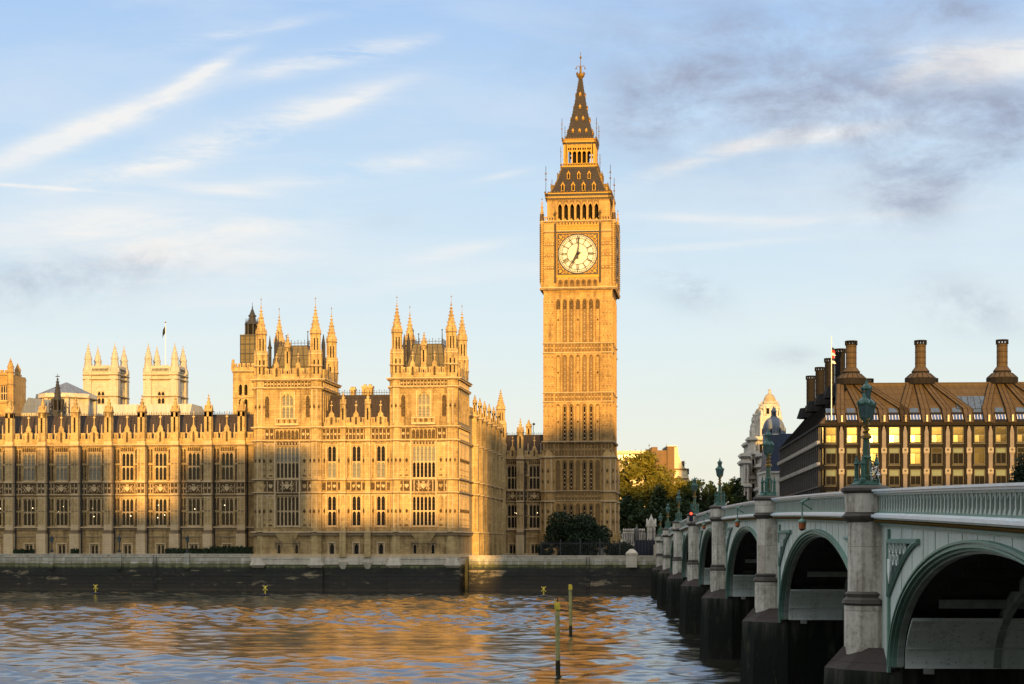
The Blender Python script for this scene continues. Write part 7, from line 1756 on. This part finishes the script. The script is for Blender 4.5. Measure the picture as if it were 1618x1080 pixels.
m.box(x0, x1, y, y + .5, 5.3, 7.6, 'portland'); m.box(x0, x1, y - .1, y + .6, zt - .5, zt - .2, 'portland')
for i in range(14):
    x = x0 + i * (x1 - x0) / 13; m.box(x - .09, x + .09, y, y + .4, 7.6, zt - .4, 'portland')
    if i < 13: w_ = (x1 - x0) / 13; head(m, x + .08, x + w_ - .08, zt - .95, .35, zt - .4, y + .05, y + .4, 'portland', 3); m.octa((x + w_ / 2, y + .2, zt + .1), .18, 'portland', .35)
T.part('screen', m)
def gatepier(pc, y, wpx, qt, label, k='portland', head_=True):
    s = y / F; c = U(pc, y); w = wpx * s / 2; zt = Z(qt, pc, y); T = Thing('gate_pier', label, 'gate pier', (c, y, 5.3), A)
    m = MB(); m.box(c - w * 1.1, c + w * 1.1, y - w * 1.1, y + w * 1.1, 5.3, 6.4, k); m.box(c - w, c + w, y - w, y + w, 6.4, zt - 2.1, k); tracery(m, c - w * .9, c + w * .9, 6.6, zt - 2.3, 2, y - w, .08, .1, k); T.part('shaft', m)
    m = MB(); m.box(c - w * 1.25, c + w * 1.25, y - w * 1.25, y + w * 1.25, zt - 2.1, zt - 1.8, k); m.ng(c, y, zt - 1.8, zt - .2, w * 1.6, .15, 4, k)
    for i in range(4):
        mx = m.X; m.X = Matrix.Translation((c, y, 0)) @ Matrix.Rotation(i * pi / 2, 4, 'Z'); m.plate([(-w, zt - 1.8), (w, zt - 1.8), (0, zt - .7)], -w * 1.2, -w * .8, k); m.X = mx
        a = pi / 4 + i * pi / 2; m.ng(c + w * 1.5 * cos(a), y + w * 1.5 * sin(a), zt - 1.8, zt - 1.0, .15, .02, 4, k)
    m.octa((c, y, zt - .1), .15, k, .25); T.part('cap', m)
gatepier(1029, 316, 13, 813, 'tall pale stone gate pier with a pyramid cap near the bridge end'); gatepier(1006, 312, 6, 829, 'slim dark gate pier left of the tall pale gate pier', 'soot_grey')
gatepier(952, 331, 7, 835, 'small gabled pier at the right foot of the clock tower', 'soot_grey')
y = 300.0; m = MB(); x0, x1 = U(1004, y), U(1046, y); m.box(x0, x1, y, y + .2, 5.3, Z(853, 1020, y), 'black')
for i in range(9): x = x0 + i * (x1 - x0) / 8; m.box(x - .08, x + .08, y - .12, y + .25, 5.3, Z(852, 1020, y) + .15, 'iron')
single('hoarding', m, 'black boarded gate screen between the pale gate pier and the river wall', 'hoarding', ((x0 + x1) / 2, y, 5.3), A)
railing(1003, 1044, 311, 5.3, Z(838, 1020, 311), 'pale grey railing between the gate piers', .5)

# ================================================================== things in the river
def pile(px, qb, qt, label, w):
    Y = H * F / (qb - HY); x = (px - CX) / F * Y; zt = H + (HY - qt) * Y / F
    T = Thing('mooring_pile', label, 'mooring pile', (x, Y, 0)); r = w
    m = MB(); m.tube((x, Y, -1.5), (x - .02, Y, .75), r * 1.05, 10, 'wood_dark', r); m.tube((x - .02, Y, .75), (x - .05, Y, zt - .35), r, 10, 'wood', r * .93); T.part('shaft', m)
    m = MB(); m.tube((x - .05, Y, zt - .4), (x - .05, Y, zt), r * 1.1, 10, 'yellow', r * 1.0); m.box(x - .05 - r * 1.15, x - .05 + r * 1.15, Y - r * 1.2, Y - r * .8, zt - .45, zt - .1, 'yellow')
    if px < 890: m.tube((x - .05 - r, Y, zt - .3), (x - .05 - r * 1.1, Y, zt + .15), .04, 5, 'yellow'); m.tube((x - .05, Y, zt), (x - .02, Y, zt + .25), .035, 5, 'iron')
    T.part('cap', m)
pile(882, 1063, 951, 'nearer and taller-looking yellow topped timber pile standing in the river', .14); pile(902, 1002, 923, 'farther yellow timber pile standing in the river, right of the other', .14)
def buoy(px, qb, label):
    Y = H * F / (qb - HY); x = (px - CX) / F * Y; T = Thing('river_buoy', label, 'buoy', (x, Y, 0), 0, 'yellow cross-topped buoys along the palace wall')
    m = MB(); m.lathe(x, Y, [(.75, -.2), (.85, .05), (.8, .2), (.3, .32)], 12, 'black'); T.part('float', m)
    m = MB(); m.tube((x, Y, .2), (x, Y, 1.0), .11, 6, 'yellow', .08); T.part('mast', m)
    m = MB()
    for s_ in (-1, 1): m.tube((x - s_ * .32, Y, .8), (x + s_ * .32, Y, 1.5), .07, 5, 'yellow')
    m.tube((x, Y - .2, 1.0), (x, Y + .2, 1.4), .07, 5, 'yellow'); T.part('topmark', m)
buoy(151, 939, 'left buoy with a yellow cross topmark before the palace wing'); buoy(419, 941, 'middle buoy with a yellow cross topmark before the left pavilion'); buoy(859, 943, 'right buoy with a yellow cross topmark, left of the timber piles')

# ================================================================== east bank, behind the camera: unseen blocks, shaped to cast the shade on the west bank
for i, (u0, u1, h, lab) in enumerate(((-150, -31, 51, 'long unseen east bank block, shaped for its shadow'), (-31, -16, 41.5, 'low unseen east bank block, shaped to let sun past'), (-16, 3, 51, 'square unseen east bank block, shaped for its shadow'),
        (3, 28, 39, 'low wide unseen east bank block, shaped to let sun past'), (28, 36.5, 29.0, 'lowest unseen east bank block, shaped to let sun past'), (36.5, 50, 60.5, 'tall unseen east bank slab, shaped for its shadow'), (50, 62, 63.5, 'tallest unseen east bank slab, shaped for its shadow'), (62, 90, 56, 'broad unseen east bank slab, shaped for its shadow'), (90, 330, 47, 'longest unseen east bank block, shaped for its shadow'))):
    T = Thing('shadow_building', lab, 'building', ((u0 + u1) / 2, -70, 6), A)
    m = MB(); m.box(u0 + .01 * i, u1, -95, -70 + .03 * i, 6, h - 1, 'bankstone'); T.part('wall', m)
    m = MB(); m.box(u0, u1 + .02, -95.4, -69.6 + .03 * i, h - 1, h, 'bankstone')
    rn = random.Random(i)
    for q in range(int((u1 - u0) / 6)): x = rn.uniform(u0 + 1, u1 - 2); m.box(x, x + rn.uniform(.6, 1.6), -90, -85, h - .5, h + rn.uniform(.6, 2.0), 'bankstone')
    T.part('roof', m)
    f = MB()
    for r in range(int((h - 10) / 4)): 
        for q in range(int((u1 - u0) / 4.5)): x = u0 + 2 + q * 4.5; f.box(x, x + 1.8, -70 + .03 * i, -69.9 + .03 * i, 9 + r * 4, 11.4 + r * 4, 'glass_dark')
    T.part('window', f)
